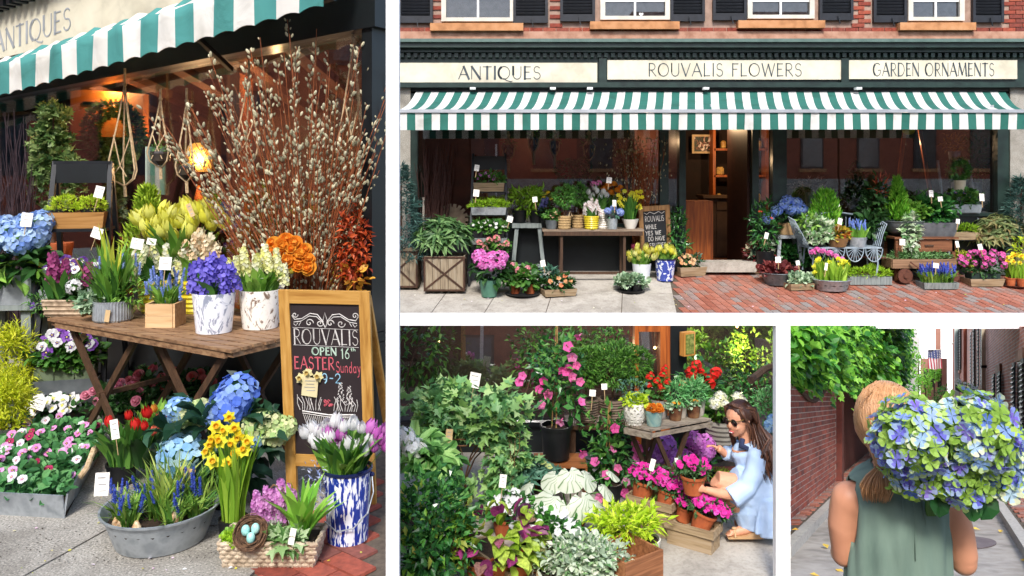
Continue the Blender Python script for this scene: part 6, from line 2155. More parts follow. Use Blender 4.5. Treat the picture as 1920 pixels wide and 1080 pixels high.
p.flw('five',('#d8704a/#e69a6a','#c84a3a/#d8665a'),p.dome(9,(0,-6,20),(28,14,18)),10,face=(0,-1,.6))
# grey stool with lime plants
lx3 = G2(990,512);k3 = lx3.y/FP
so2 = thing('stool','tall grey wooden stool carrying lime green plants by the long table','stool',lx3)
for sx in (-1,1):
 for sy in (-1,1):
  MB().bar((sx*30*k3,sy*.17,-.02+sy*.02),(sx*21*k3,sy*.12,86*k3),.06,.05).build('leg',GREYW,so2)
MB().box((0,0,90*k3),(60*k3,.34,.07)).build('seat',GREYW,so2)
MB().box((0,-.16,16*k3),(52*k3,.03,.05)).build('stretcher',GREYW,so2)
p = Pl('lime_plants','lime green leafy plants in black pots on the tall grey stool','potted plants',0,0,loc=lx3+Vector((0,0,93*k3+.012)))
for sx in (-1,1):p.pot(11,15,24,BLACKP,x=sx*16)
p.fol(LM('lime_fern',['#5f8f1c','#86b030','#a4c44a']),620,(0,0,42),(36,20,22),14,'thin',clumps=20)
# long table and its pots
td = 12.42
ta,tb_ = P(1016,430,td),P(1203,430,td)
t2 = thing('table','long slim wooden table full of pots left of the small chalkboard','table',((ta.x+tb_.x)/2,td,zs(td)))
tw,tz = tb_.x-ta.x,ta.z-zs(td)
for i in range(6):
 MB().box((0,-.2+i*.085,tz),(tw,.08,.03)).build('slat',WM('grey_teak',['#6b5a4a','#8a7866','#9c8a76'],'X',.7),t2)
MB().box((0,-.22,tz-.05),(tw-.04,.03,.06)).build('apron',TABLED,t2)
for sx in (-.62,.62):
 for sy in (-.18,.2):
  MB().box((sx*tw/2,sy,tz/2-.02),(.04,.04,tz-.04)).build('leg',TABLED,t2)
MB().box((0,-.18,.1),(tw*.6,.03,.04)).build('stretcher',TABLED,t2)
TOP = ta.z+.016
def onT2(name,label,cat,px,d=td,group=None):
 v = P(px,400,d);v.z = TOP
 return Pl(name,label,cat,0,0,loc=v,group=group)
for px,lab,d_ in ((1058,'clipped topiary ball in a jute basket at the front left of the long table',12.28),(1084,'clipped topiary ball in a brown basket right behind the first jute one',12.5)):
 p = onT2('topiary',lab,'topiary',px,d_)
 p.pot(11,13,25,M('jute_weave',['#8a6f4c','#b09468','#a2875c'],.9,scale=60),ribs=5)
 p.part('handle',MB().tube([(8,0,22),(11,0,34),(15,0,24)],1.2,5),ROPE)
 p.part('trunk',MB().tube([(0,0,20),(1,0,52)],1.6,6),BARK)
 p.fol(LM('topiary_leaf',['#3a6a2a','#558a3a','#6a9a4a']),900,(0,0,60),(20,18,19),6,fill=.85)
p = onT2('bulb_pot','yellow ribbed pot of blush hyacinths on the long table','potted plant',1109,12.26)
p.pot(12,14,25,YEL,ribs=6);p.blades(G_MID,30,(0,0,22),10,24,12,5)
p.flw('spike',('#dcb8b4/#ecd4cc','#e4ccc0/#f0e0d4'),[(-12,-4,38),(-4,-6,42),(6,-6,40),(14,-4,36),(0,0,48),(10,0,46)],21,stem=(24,0,0),face=(0,0,1))
p = onT2('bulb_pot','tall white ribbed pot of white tulips behind the yellow ribbed pot','potted plant',1129,12.42)
p.pot(10,13,36,M('white_glaze',['#d9d5cb']),ribs=8);p.blades(G_MID,40,(-6,0,34),12,36,18,5)
p.flw('tulip',('#dcdcc8/#f0f0e0',),[(-26,-4,68),(-18,-4,62),(-10,-6,70),(-4,-4,60),(2,-6,68),(-14,0,76),(8,-4,62),(-22,-2,58)],13,stem=(36,0,0))
p.flw('cluster',('#c86a9a/#dc94b8',),[(-6,4,84),(-16,4,82)],14,stem=(36,0,0))
p = onT2('ranunculus_pot','bunch of orange and magenta ranunculus at the back of the long table','bouquet',1143,12.56)
p.pot(10,12,30,ZINCD);p.blades(G_MID,24,(0,0,28),8,36,14,4)
p.flw('rose',('#d87a1e/#e89a3a','#c84a90/#da78b0'),[(-10,-4,74),(2,-4,66),(-4,-4,80),(14,-4,70),(20,-2,76),(8,0,82)],13,stem=(30,0,0))
p = onT2('bulb_pot','zinc pot of soft blue hydrangeas on the long table','potted plant',1148,12.26)
p.pot(9,10,20,ZINC);p.fol(G_BLUE,60,(0,0,26),(14,9,8),9)
p.flw('hyd',('#6c82c8/#9aaadc',),[(-9,-4,34),(2,-2,40),(14,-5,32)],15)
p = onT2('daffodils','white bowl of yellow daffodils at the right end of the long table','potted plant',1182,12.36)
p.pot(9,16,18,M('white_glaze',['#d9d5cb']));p.blades(G_MID,60,(0,0,16),11,52,16,4)
p.flw('daff',('#dcc01c/#ecd84a',),[(random.uniform(-26,24),-6+random.random()*4,38+random.random()*34) for i in range(24)],9.5,face=(0,-1,.3),min_px=20)
p = onT2('begonia_pot','small grey pot of pink begonias at the left end of the long table','potted plant',1034,12.28)
p.pot(9,12,17,ZINCD);p.fol(G_MID,120,(0,0,24),(15,10,10),8,'round');p.flw('five',('#d88a70/#e6aa92',),p.dome(4,(6,-4,22),(10,8,10)),7)
p = onT2('pansy_pot','blue and yellow flowers in a dark pot behind the begonias on the long table','potted plant',1024,12.55)
p.pot(10,12,18,BLACKP);p.fol(G_DARK,120,(0,0,30),(16,10,14),9);p.flw('spike',('#5a5a9c/#7878b4',),[(-8,-4,44),(0,-4,48)],20);p.flw('five',('#dca81e/#ecc444',),p.dome(7,(4,-2,52),(10,6,14)),8,min_px=20)
for px,z_,r_,lab in ((1062,322,20,'dark clipped box ball high in the window behind the long table, left'),(1090,318,19,'dark clipped box ball high in the window behind the long table, right')):
 p = at2('topiary',lab,'topiary',px,z_,13.15)
 p.fol(G_DARK,700,(0,0,0),(r_,r_*.8,r_),6,fill=.85)
 p.part('trunk',MB().tube([(0,0,-70),(0,0,-8)],1.6,6),BARK)
 p.part('pot',MB().lathe([(10,-92),(13,-68),(12,-68)],14),TERRA)
p = at2('pussy_willow','slim bundle of pussy willow behind the right end of the long table','branches',1200,470,12.66)
twigs(p,46,215,.2,12,1.0,WILLOW)
cc = np.stack([rng.normal(size=260)*26-6,rng.normal(size=260)*4,90+120*rng.random(260)],1)
o = p.leaves(CAT,cc,rng.normal(size=(260,3))*.3+np.array([0,0,1.0]),rng.normal(size=(260,3)),np.full(260,4.5),(tV,tF),'catkins')
if o:o['kind'] = 'stuff'
# small chalkboard
cl2 = G2(1232,514);c2k = cl2.y/FP
cb2 = thing('chalkboard','small wooden framed chalkboard with white capitals leaning by the shop door','chalkboard',cl2,.0)
T2 = Matrix.Rotation(-.07,3,'Y') @ Matrix.Rotation(.12,3,'X')
def c2box(nm,x0,x1,z0,z1,th,y,mat):
 mb = MB().box(((x0+x1)/2*c2k,y*c2k,(z0+z1)/2*c2k),((x1-x0)*c2k,th*c2k,(z1-z0)*c2k))
 mb.V = [tuple(T2 @ Vector(v)) for v in mb.V]
 return mb.build(nm,mat,cb2)
OAKD = WM('brown_oak',['#6b4a2c','#8a6640','#9a764e'],'Z',.6)
c2box('stile',-29,-21,0,130,4,0,OAKD);c2box('stile',21,29,0,130,4,0,OAKD);c2box('rail',-20.9,20.9,121,130,3.8,0,OAKD);c2box('rail',-20.9,20.9,36,44,3.8,0,OAKD)
c2box('board',-21,21,44,121,1.5,.6,M('dark_slate2',['#17191d','#23262b'],.75,scale=5))
for t,x,z,h,w in (('ROUVALIS',0,106,10,35),('WHILE',-7,91,8,20),('YES WE',-3,79,8,29),('DO HAVE',2,68,8,31),('DEPUTIES',1,55,9,37)):
 put_text(cb2,t,T2 @ Vector((x*c2k,-.6*c2k,z*c2k)),h*c2k,.9*c2k,1.3*c2k,CH,'chalk_writing',width=w*c2k,R=T2)
mb = MB()
for s in (-1,1):
 mb.tube([T2 @ Vector((x*c2k,-.8*c2k,z*c2k)) for x,z in ((0,115),(s*8,119),(s*14,115),(s*19,118))],.5*c2k,4)
mb.build('chalk_drawing',CH,cb2)
p = p2('tulip_bucket','white bucket of yellow and apricot tulips in front of the small chalkboard','bucket',1203,528)
p.pot(14,18,34,M('white_enamel',['#c9ccd0','#dcdfe2'],.3),soil=False);p.blades(G_LITE,50,(0,0,30),16,30,18,6)
p.flw('tulip',('#dcc64a/#ece08a','#dca85a/#ecc48a'),p.dome(18,(0,-2,42),(26,16,26)),14,stem=(32,0,0));p.flw('tulip',('#5a1c30/#7a3048',),[(-14,4,64),(12,6,66),(18,6,60)],13,stem=(32,0,0))
p = p2('enamel_bucket','blue and white splashed pot of yellow tulips right of the white bucket','bucket',1247,526)
p.pot(15,20,40,splat('blue_white_splatter2',['#3a4a9c','#4a5cb0','#d4d8e4'],16,(1,1,.7),.25,.03,.52,1.2),soil=False);p.part('rim',MB().lathe([(20,39),(21.5,41),(19,42),(18,38)],18),M('navy_enamel',['#141a3c']))
p.blades(G_LITE,50,(0,0,36),16,26,14,6);p.flw('tulip',('#dcca3a/#ece07a',),p.dome(14,(0,-2,48),(20,14,18)),14,stem=(36,0,0))
p = p2('succulent_tray','round dark tray of silver green succulents on the pavement before the white bucket','plant tray',1183,546)
p.part('tray',MB().lathe([(24,0),(27,3),(25,3),(22,1.5)],20),DARKM)
for a in range(6):p.part('pot',MB().lathe([(6,2),(8,14),(7,14)],10,0,(15*math.cos(a*1.05),12*math.sin(a*1.05),0)),BLACKP)
p.fol(G_SILV,420,(0,0,20),(31,22,13),9,'round',clumps=14)
p = p2('begonia_tray','wooden tray of peach begonias at the left of the door step','plant tray',1292,516,rz=.3)
p.tray(50,30,17,TRAYW,flare=3);p.fol(G_DARK,140,(4,0,22),(24,14,10),10);p.fol(G_BLUE,60,(18,6,26),(12,8,12),9);p.flw('five',('#d88a5a/#e8b088','#e0a070/#ecc4a0'),p.dome(18,(-8,-4,20),(18,12,20)),8.5,face=(0,-1,.5))
p = at2('dark_shrub','tall dark glossy shrub left of the shop door frame','shrub',1270,508,12.55)
p.pot(11,14,20,BLACKP);p.fol(G_GLOS,260,(0,0,66),(19,14,54),15,'thin',jit=.7)
p = p2('hellebore_tray','wooden tray of maroon and cream hellebores right of the door','plant tray',1423,511,rz=-.3)
p.tray(46,30,12,TRAYW,flare=3);p.fol(G_PURP,160,(0,0,34),(26,15,24),11);p.fol(G_SILV,120,(4,0,38),(24,14,24),11);p.flw('five',('#c9c29a/#dcd6b4','#8a4a5a/#a06a74'),p.dome(12,(0,-4,36),(26,12,26)),9)
p = at2('dark_shrub','dark broadleaf shrub between the door and the blue hydrangea','shrub',1434,496,12.5)
p.pot(14,17,26,BLACKP);p.fol(G_GLOS,320,(0,0,74),(27,16,46),15,'thin',jit=.7);p.flw('five',('#b83a2a/#cc5a44',),[(8,-14,88),(-12,-12,100)],8)
# stool with blue hydrangea
lx4 = G2(1475,513);k4 = lx4.y/FP
so3 = thing('stool','small zinc stool under the blue hydrangea pot right of the door','stool',lx4)
for sx in (-1,1):
 for sy in (-1,1):
  MB().bar((sx*24*k4,sy*.15,0),(sx*17*k4,sy*.1,68*k4),.05,.04).build('leg',ZINC,so3)
MB().box((0,0,70*k4),(44*k4,.3,.05)).build('seat',ZINC,so3)
p = Pl('hydrangea','blue hydrangea in a tan pot standing on the small zinc stool','potted plant',0,0,loc=lx4+Vector((0,0,70*k4+.03)))
p.pot(14,17,22,M('tan_pot',['#9a7c58','#b8986e'],.7));p.fol(G_DARK,90,(2,0,30),(28,18,14),16,'wide');p.flw('hyd',('#5a7ad0/#94aae4','#6a86d8/#a4b6ea'),[(-22,-8,44),(-8,-6,54),(8,-8,46),(16,-4,58),(24,-8,48),(-36,-4,30),(2,2,62)],24)
p = p2('heuchera_tub','zinc bowl of burgundy heuchera on the brick pavement','planter',1458,533)
auto_smooth(p.part('tub',MB().lathe([(22,0),(30,20),(32,22),(31,23),(28,20),(24,10)],24),ZINCD),40);p.part('soil',MB().lathe([(27,12),(27,15)],14),SOIL);p.fol(G_PURP,200,(0,0,22),(28,20,15),12,'round',up=-.2)
p = p2('green_shrub','low dark green shrub with glossy leaves behind the burgundy heuchera','shrub',1492,514)
p.pot(18,22,18,BLACKP);p.fol(G_GLOS,420,(0,0,32),(38,20,22),12,clumps=16)
p = p2('succulent_tray','small wooden tray of silvery succulents between the heuchera and the daffodil tub','plant tray',1497,542,rz=.2)
p.tray(46,28,12,TRAYW,flare=2);p.fol(G_SILV,360,(0,0,18),(26,15,12),9,'round',clumps=12)
p = p2('daffodil_tub','zinc tub of yellow daffodils with bright pink blooms behind them','planter',1558,543)
auto_smooth(p.part('tub',MB().lathe([(27,0),(35,18),(37,20),(36,21),(33,18),(28,8)],24),ZINC),40);p.part('soil',MB().lathe([(32,10),(32,14)],14),SOIL)
p.blades(LM('daff_leaf',['#5f8a24']),130,(0,0,14),28,44,12,5,curl=.2);p.flw('daff',('#dcc81c/#ece04a',),[(random.uniform(-33,34),-8+random.random()*14,30+random.random()*28) for i in range(40)],10,face=(0,-1,.3),min_px=20)
p.flw('cluster',('#d04a94/#e27cb4',),[(-22,12,72),(-10,12,70),(2,12,66),(14,12,60),(24,10,54),(-30,12,68)],15,stem=(20,12,0))
p = p2('moss_box','long grey wooden box filled with lime moss beside the daffodil tub','plant tray',1627,532)
p.tray(78,28,15,GREYW);p.fol(G_MOSS,900,(0,0,15),(41,15,15),7,'thin',up=0,fill=.75)
# white wire bench
bd2 = 12.25
bl_ = P(1487,462,bd2)
wb = thing('wire_bench','white wire garden bench loaded with pots under the right shop window','bench',P(1575,462,bd2))
kb = bd2/FP
WIRE = M('white_wire',['#8494a0','#a4b2bc'],.5,.1,scale=10)
mb = MB()
def wl(pts,r=1.2):mb.tube([(x*kb,y*kb,z*kb) for x,y,z in pts],r*kb,5)
MB().box((0,0,-.004),(134*kb,.42,.02)).build('seat',WIRE,wb)
for cx_ in (-52,-17,18,53):
 wl([(cx_+16*math.cos(t),-24,-2-24*math.sin(t)) for t in np.linspace(0,math.pi,12)],1.0)
 for t in np.linspace(.3,2.84,8):wl([(cx_,-24,-1),(cx_+16*math.cos(t),-24,-2-24*math.sin(t))],.6)
mb.build('apron',WIRE,wb)
mb = MB()
for sx in (-1,1):
 wl([(sx*58,-24,0),(sx*60,-24,-30),(sx*57,-24,-56)],1.6)
 wl([(sx*58,22,0),(sx*62,22,-46)],1.6)
mb.build('leg',WIRE,wb)
mb = MB()
for j in range(6):
 f = j/5
 wl([(-66,-20+36*f,2),(-76-4*f,-18+36*f,22),(-90,-16+36*f,48+6*f)],.9)
 wl([(66,-20+36*f,2),(72,-18+36*f,24),(80,-16+36*f,42+6*f)],.9)
wl([(-90,-16,48),(-91,2,52),(-90,20,54)],1.6);wl([(80,-16,42),(81,2,46),(80,20,48)],1.6)
mb.build('arm',WIRE,wb)
mb = MB()
for j in range(16):wl([(-60+j*8,22,0),(-62+j*8.4,26,54)],.6)
wl([(-64,26,54),(0,27,64),(66,26,54)],1.4)
mb.build('back',WIRE,wb)
def onB(name,label,cat,px,dy=0.0):
 v = P(px,462,bd2+dy);v.z = P(0,462,bd2).z+.007
 return Pl(name,label,cat,0,0,loc=v)
p = onB('cypress','bright green feathery cypress on the left of the wire bench','shrub',1547,.1)
p.pot(14,17,22,BLACKP)
n = 900;t = rng.random(n);a = rng.random(n)*6.283;r_ = np.sqrt(np.clip(1-(t*1.0)**3,0,1))*25*(.6+.45*rng.random(n))
p.leaves(LM('cypress_green',['#3f7a1c','#5f9a2a','#84b23c']),np.stack([r_*np.cos(a),r_*np.sin(a),24+t*76],1),nrm(np.stack([np.cos(a)*.5,np.sin(a)*.5,np.ones(n)],1)),rng.normal(size=(n,3)),9+6*rng.random(n),THIN)
p = onB('variegated_ivy','pale variegated ivy spilling over the left part of the wire bench','potted plant',1530,-.1)
p.pot(13,16,20,BLACKP);p.fol(G_VARI,420,(0,-4,28),(27,18,26),10,'ivy',clumps=14);p.fol(G_LITE,160,(-14,4,46),(18,12,16),10)
p = onB('sedum_basket','brown bowl of red and yellow curled sedum in the middle of the wire bench','potted plant',1570,-.12)
p.pot(15,21,17,M('brown_bowl',['#6b4c30','#8a6842'],.7));p.fol(LM('red_sedum',['#8a3a24','#a8702a','#b8a03a','#6a7a2a']),200,(0,0,22),(21,14,12),9,'round')
p = onB('muscari_tub','zinc pot of pale blue grape hyacinths at the right of the wire bench','potted plant',1607,-.1)
p.pot(15,17,18,ZINC);p.blades(G_LITE,40,(0,0,16),14,28,10,4);p.flw('muscari',('#6a84cc/#94a8e0',),[(random.uniform(-14,14),random.uniform(-8,6),34+random.random()*12) for i in range(14)],16,face=(0,0,1),min_px=20)
# things behind the bench and on the desk
p = at2('dark_conifer','dark little conifer in a grey pot inside the right shop window','potted tree',1605,395,13.1)
p.pot(13,17,26,ZINCD)
n = 700;t = rng.random(n);a = rng.random(n)*6.283;r_ = (1-t)*22+2
p.leaves(G_DARK,np.stack([r_*np.cos(a),r_*np.sin(a)*.8,24+t*62],1),rng.normal(size=(n,3))+np.array([0,0,.4]),rng.normal(size=(n,3)),8+5*rng.random(n))
p = at2('photinia','tall photinia with red young shoots between the bench and the desk','shrub',1640,480,12.45)
p.pot(14,17,30,BLACKP);p.fol(G_DARK,420,(0,0,86),(28,18,56),14,jit=.7);p.fol(LM('red_shoot',['#7a2a1a','#a04a2a']),60,(6,-6,130),(14,10,24),12,'thin',lift=1.0);p.fol(G_DARK,60,(-16,-10,56),(22,10,22),18,'wide')
dk_d = 12.4
dk = thing('desk','old brown wooden desk with a drawer under the zinc bowl and trough','desk',P(1722,522,dk_d))
kd = dk_d/FP
WD = WM('old_brown_wood',['#54331f','#74492e','#86583a'],'X',.6)
MB().box((0,0,78*kd),(118*kd,.5,.03)).build('top',WD,dk)
MB().box((2*kd,-.2,64*kd),(104*kd,.03,22*kd)).build('drawer',WD,dk)
MB().box((6*kd,-.225,64*kd),(16*kd,.02,3*kd)).build('handle',TABLED,dk)
for sx in (-1,1):
 for sy in (-1,1):
  MB().box((sx*52*kd,sy*.19,37*kd),(.05,.05,76*kd)).build('leg',WD,dk)
def onD(name,label,cat,px,dy=0.0):
 v = P(px,440,dk_d+dy);v.z = P(0,522,dk_d).z+78*kd+.016
 return Pl(name,label,cat,0,0,loc=v)
p = onD('zinc_bowl','zinc bowl with a lime cone cypress and trailing ivy on the old desk','planter',1692)
auto_smooth(p.part('bowl',MB().lathe([(14,0),(30,10),(36,27),(38,28),(36,29),(32,24)],24),ZINCD),40);p.part('soil',MB().lathe([(33,20),(33,24)],14),SOIL)
n = 1100;t = rng.random(n)**.9;a = rng.random(n)*6.283;r_ = (1-t)**.8*23*(.6+.45*rng.random(n))
p.leaves(LM('cypress_green',['#3f7a1c']),np.stack([-10+r_*np.cos(a),r_*np.sin(a),28+t*76],1),nrm(np.stack([np.cos(a)*.5,np.sin(a)*.5,np.ones(n)],1)),rng.normal(size=(n,3)),9+6*rng.random(n),THIN)
p.fol(G_LITE,420,(14,-6,40),(28,18,20),10,'round',clumps=12);p.fol(G_VARI,260,(2,-30,6),(18,8,38),9,'ivy',grav=.6)
p = onD('zinc_trough','zinc trough of dark leafy shrubs on the right of the old desk','planter',1750,-.02)
p.tray(62,30,26,ZINCD,flare=7);p.fol(G_GLOS,420,(2,0,46),(38,18,24),13,'round',clumps=16);p.fol(G_MID,120,(-10,6,60),(32,14,22),12)
# right ladder
lx5 = G2(1810,512);k5 = lx5.y/FP
ls3 = thing('ladder_shelf','grey metal ladder shelf with a wreath topiary on top at the right window edge','plant stand',lx5)
for sx in (-1,1):
 MB().bar((sx*33*k5,-.1,0),(sx*29*k5,.36,212*k5),.03,.03).build('rail',ZINCD,ls3)
for (zz,yy) in ((62,.02),(112,.12),(150,.2)):
 MB().box((0,yy+.04,zz*k5),(60*k5,.24,.018)).build('shelf_board',ZINCD,ls3)
def on5(name,label,cat,z,y):return Pl(name,label,cat,0,0,loc=lx5+Vector((0,y,z*k5+.012)))
p = on5('wreath_topiary','round wreath topiary in a cream pot on top of the grey ladder shelf','topiary',150,.2)
p.pot(11,13,22,M('cream_pot',['#b5a88c','#cfc3a6'],.7));
n = 800;a = rng.random(n)*6.283;b = rng.random(n)*6.283;rr = 8*np.sqrt(rng.random(n))
p.leaves(G_MID,np.stack([(14+rr*np.cos(b))*np.cos(a),rr*np.sin(b),40+(16+rr*np.cos(b))*np.sin(a)],1),rng.normal(size=(n,3)),rng.normal(size=(n,3)),6+4*rng.random(n),'ivy')
p = on5('pansy_tray','grey tray of dark violet pansies on the grey ladder shelf','plant tray',112,.1)
p.tray(56,26,15,ZINC,flare=2);p.fol(G_MID,360,(2,0,24),(32,14,15),9,'round');p.flw('pansy',('#3a2a60/#54407c','#d8b42a'),p.dome(8,(-4,-4,26),(28,12,16)),7)
p = on5('moss_tray','wooden tray of lime moss on the lower tier of the grey ladder shelf','plant tray',62,.0)
p.tray(56,26,14,TRAYW,flare=1);p.fol(G_MOSS,560,(0,0,14),(28,13,13),6.5,'thin',up=0,fill=.7)
p = p2('yellow_shrub','yellow green leafy plant at the foot of the grey ladder shelf','shrub',1796,513)
p.pot(12,14,14,BLACKP);p.fol(LM('ochre_green',['#6a7a20','#98a030','#b8b84a']),260,(0,0,24),(26,14,14),10,clumps=9)
# wagon
wg = G2(1722,528);kw = wg.y/FP
wa = thing('wooden_wagon','old rusty wooden wagon filled with grey green sedum','wagon',wg)
RUST = M('rusty_iron2',['#4a2c24','#6a4234','#5a3a30'],.8,.3,scale=20)
OLDW = WM('weathered_plank',['#5f4634','#7f6148','#937458'],'X',.8)
MB().box((0,-.17,36*kw),(118*kw,.03,17*kw)).build('side_board',OLDW,wa)
MB().box((0,.17,36*kw),(118*kw,.03,17*kw)).build('side_board',OLDW,wa)
for sx in (-1,1):MB().box((sx*58*kw,0,36*kw),(.03,.31,17*kw)).build('end_board',OLDW,wa)
MB().box((0,0,29*kw),(115*kw,.3,.02)).build('floor_board',OLDW,wa)
for sx in (-36,50):
 for sy in (-.2,.2):
  mb = MB()
  n = 20
  mb.extr([((sx+13.5*math.cos(t))*kw,sy,(13.5+13.5*math.sin(t))*kw) for t in np.linspace(0,6.283,n+1)[:-1]],(0,.035,0))
  w_ = mb.build('wheel',RUST,wa)
  MB().extr([((sx+4*math.cos(t))*kw,sy-.02,(13.5+4*math.sin(t))*kw) for t in np.linspace(0,6.283,11)[:-1]],(0,.08,0)).build('hub',RUST,w_)
 MB().tube([(sx*kw,-.19,13.5*kw),(sx*kw,.19,13.5*kw)],.018,6).build('axle',RUST,wa)
MB().bar((-30*kw,-.24,40*kw),(-8*kw,-.3,22*kw),.03,.02).build('handle',RUST,wa)
MB().tube([(-60*kw,0,44*kw),(-150*kw,.05,48*kw)],.018,6).build('pull_bar',RUST,wa)
p = Pl('sedum_bed','bed of fine grey green sedum growing in the old wagon','plants',0,0,loc=wg+Vector((0,0,31*kw)))
p.fol(LM('sedum_grey',['#4f7a44','#6f985c','#8fb07a']),1500,(0,0,12),(60,16,15),7,'thin',up=0,fill=.6)
p.part('soil',MB().box((0,0,5),(112,26,9)),SOIL)
p = p2('muscari_tray','grey wooden tray of violet blue grape hyacinths before the wagon','plant tray',1757,540)
p.tray(62,30,12,GREYW,flare=2);p.blades(MUSL,120,(0,0,9),30,30,20,3.5,ry=.5);p.flw('muscari',('#3c4aa4/#5a6cc0','#5468b8/#7a8cd4'),[(random.uniform(-34,34),random.uniform(-12,10),28+random.random()*14) for i in range(46)],16,face=(0,0,1),min_px=20)
p = p2('azaleas','pink azaleas in a pale wooden tray near the right end of the pavement','plant tray',1842,535)
p.tray(58,30,14,TRAYW,flare=3)
for sx in (-1,1):p.part('pot',MB().box((sx*14,0,16),(24,22,14),0,None,1.1),M('dark_green_pot',['#1c2c28','#2a3c36'],.6))
p.fol(G_DARK,240,(0,0,34),(42,20,20),10);p.flw('cluster',('#cc4a94/#de7cb6','#d25aa0/#e48cc0'),p.dome(22,(0,-4,38),(46,18,30)),15,face=(0,-1,.6))
p = p2('terracotta_daffodils','yellow daffodils in terracotta pots at the far right corner','potted plants',1906,537)
p.part('tray',MB().lathe([(24,0),(27,3),(25,3),(22,1.5)],20),RUST)
for x,y in ((-15,-6),(2,-12),(16,-4)):p.pot(7,9,15,TERRA,x=x,y=y,z=2,rim=.8)
p.blades(LM('daff_leaf',['#5f8a24']),70,(0,-2,16),18,36,10,4.5,curl=.2);p.flw('daff',('#dcb81c/#ecd23a','#d89a14/#e0ac28'),p.dome(16,(0,-4,44),(24,12,18)),11,face=(0,-1,.3));p.fol(G_LIME,120,(16,4,70),(20,10,22),12,'thin')
# hanging things behind the left glass
for px,top,bot,w,lab in ((953,246,300,12,'macrame hanger with a pale frame in the left long window'),(1000,244,285,10,'macrame hanger with a glass globe in the left long window'),(1040,246,292,9,'small macrame hanger in the middle of the left long window'),(1104,242,300,11,'macrame hanger with a dark bowl nearest the lit orange panel')):
 hanger(px,top,bot,13.2,w,lab)
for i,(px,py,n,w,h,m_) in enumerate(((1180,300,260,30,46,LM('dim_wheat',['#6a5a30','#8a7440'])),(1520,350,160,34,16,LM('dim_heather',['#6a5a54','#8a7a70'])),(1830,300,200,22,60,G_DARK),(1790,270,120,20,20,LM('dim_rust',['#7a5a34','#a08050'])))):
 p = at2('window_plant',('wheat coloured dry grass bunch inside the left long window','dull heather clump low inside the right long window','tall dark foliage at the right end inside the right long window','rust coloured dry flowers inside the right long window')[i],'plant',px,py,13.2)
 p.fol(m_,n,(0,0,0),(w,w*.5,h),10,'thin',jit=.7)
 p.part('pot',MB().lathe([(8,-h-22),(11,-h*.7),(10,-h*.7)],12),ZINCD)
p = at2('paper_lantern','round yellow green paper lantern under the awning inside the right window','lantern',1704,244,13.2)
p.part('shade',MB().ball((0,0,0),(11,11,9),14,10),M('lantern_paper',['#b8b420','#d0cc3a'],.6),smooth=True)
p.part('cord',MB().tube([(0,0,8),(0,0,40)],.6,4),BLACKP)
tags2 = ((894,315,11.95,9,12,'white price tag over the purple flowers at the top of the black ladder shelf'),(893,362,11.9,11,13,'white price tag over the lime moss on the black ladder shelf'),(956,411,11.8,11,11,'white price tag at the right end of the white pansy tray'),(1003,374,11.9,9,10,'small white price tag among the lime plants on the tall grey stool'),(1018,494,11.4,9,12,'white price tag between the geraniums and the orange flowers'),(1142,338,12.1,10,11,'white price tag among the ranunculus on the long table'),(1152,381,12.15,7,12,'white price tag over the soft blue hydrangeas on the long table'),(1437,442,12.1,7,12,'tilted white price tag over the hellebores'),(1459,487,11.6,10,11,'white price tag over the burgundy heuchera'),(1496,493,11.7,7,9,'narrow white price tag before the low glossy shrub'),(1549,500,11.4,5,14,'narrow white price tag among the daffodils of the zinc tub'),(1575,415,12.0,9,12,'white price tag in the middle of the wire bench'),(1571,385,12.3,7,7,'small white price tag beside the feathery cypress of the wire bench'),(1692,454,12.0,10,12,'white price tag hanging in the trailing ivy of the old desk'),(1746,363,12.2,9,13,'white price tag over the zinc trough, left one'),(1763,373,12.15,9,9,'white price tag over the zinc trough, right one'),(1841,370,12.1,9,14,'white price tag on the violet pansies of the grey ladder shelf'),(1796,415,12.0,7,9,'white price tag over the moss of the grey ladder shelf'),(1795,458,11.9,6,12,'narrow white price tag over the yellow green plant'),(1838,463,11.8,8,11,'white price tag between the grey ladder shelf and the azaleas'),(1755,498,11.3,12,9,'white price tag lying over the violet blue grape hyacinths'))
for px,py,d,w,h,lab in tags2:
 pricetag(px,py,d=d,w=w,h=h,tilt=random.uniform(-.25,.35),stake=12,label=lab,lines=2)

litter('fallen_petals',60,lambda r:(lambda v:v+Vector((0,0,.012)))(G2(760+1150*r.random(),548+40*r.random())),LM('petal_litter',['#d8a8c0']),.015,.035,8)

# ================================================================ PLACE THREE: terrace plants
CLIP[:] = [728,1478,612,1300]
def p3p(name,label,cat,px,py,group=None,rz=0.0):
 return Pl(name,label,cat,px,py,Z3,group=group,rz=rz)
# ivy on a wire stand
p = Pl('ivy_stand','large trailing ivy in a green pot on a tall rusty wire stand','potted plant',868,960,Z3)
RW = M('rusty_wire',['#5a3c26','#7d5636'],.7,.3,scale=30)
mb = MB()
for i in range(7):
 a = i*6.283/7
 mb.tube([(8*math.cos(a),8*math.sin(a),-4),(5*math.cos(a),5*math.sin(a),60),(22*math.cos(a),16*math.sin(a),100),(58*math.cos(a),40*math.sin(a),138)],1.5,5)
for r_,z in ((58,138),(60,150),(10,30)):
 mb.tube([(r_*math.cos(t),r_*.7*math.sin(t),z) for t in np.linspace(0,6.2832,25)],1.4,5)
for a in (4.2,5.2,3.4):
 cx_,cy_ = 56*math.cos(a),40*math.sin(a)
 mb.tube([(cx_+9*(1-t/8)*math.cos(t),cy_,164+9*(1-t/8)*math.sin(t)) for t in np.linspace(0,7,18)],1.2,4)
p.part('wire_frame',mb,RW)
p.pot(22,28,40,M('dull_green_pot',['#3c5a3e','#56785a'],.6),z=134,rim=2)
IVG = LM('ivy_terrace',['#3f6a44','#5c8c54','#86ac74','#7aa052','#a4bc84'])
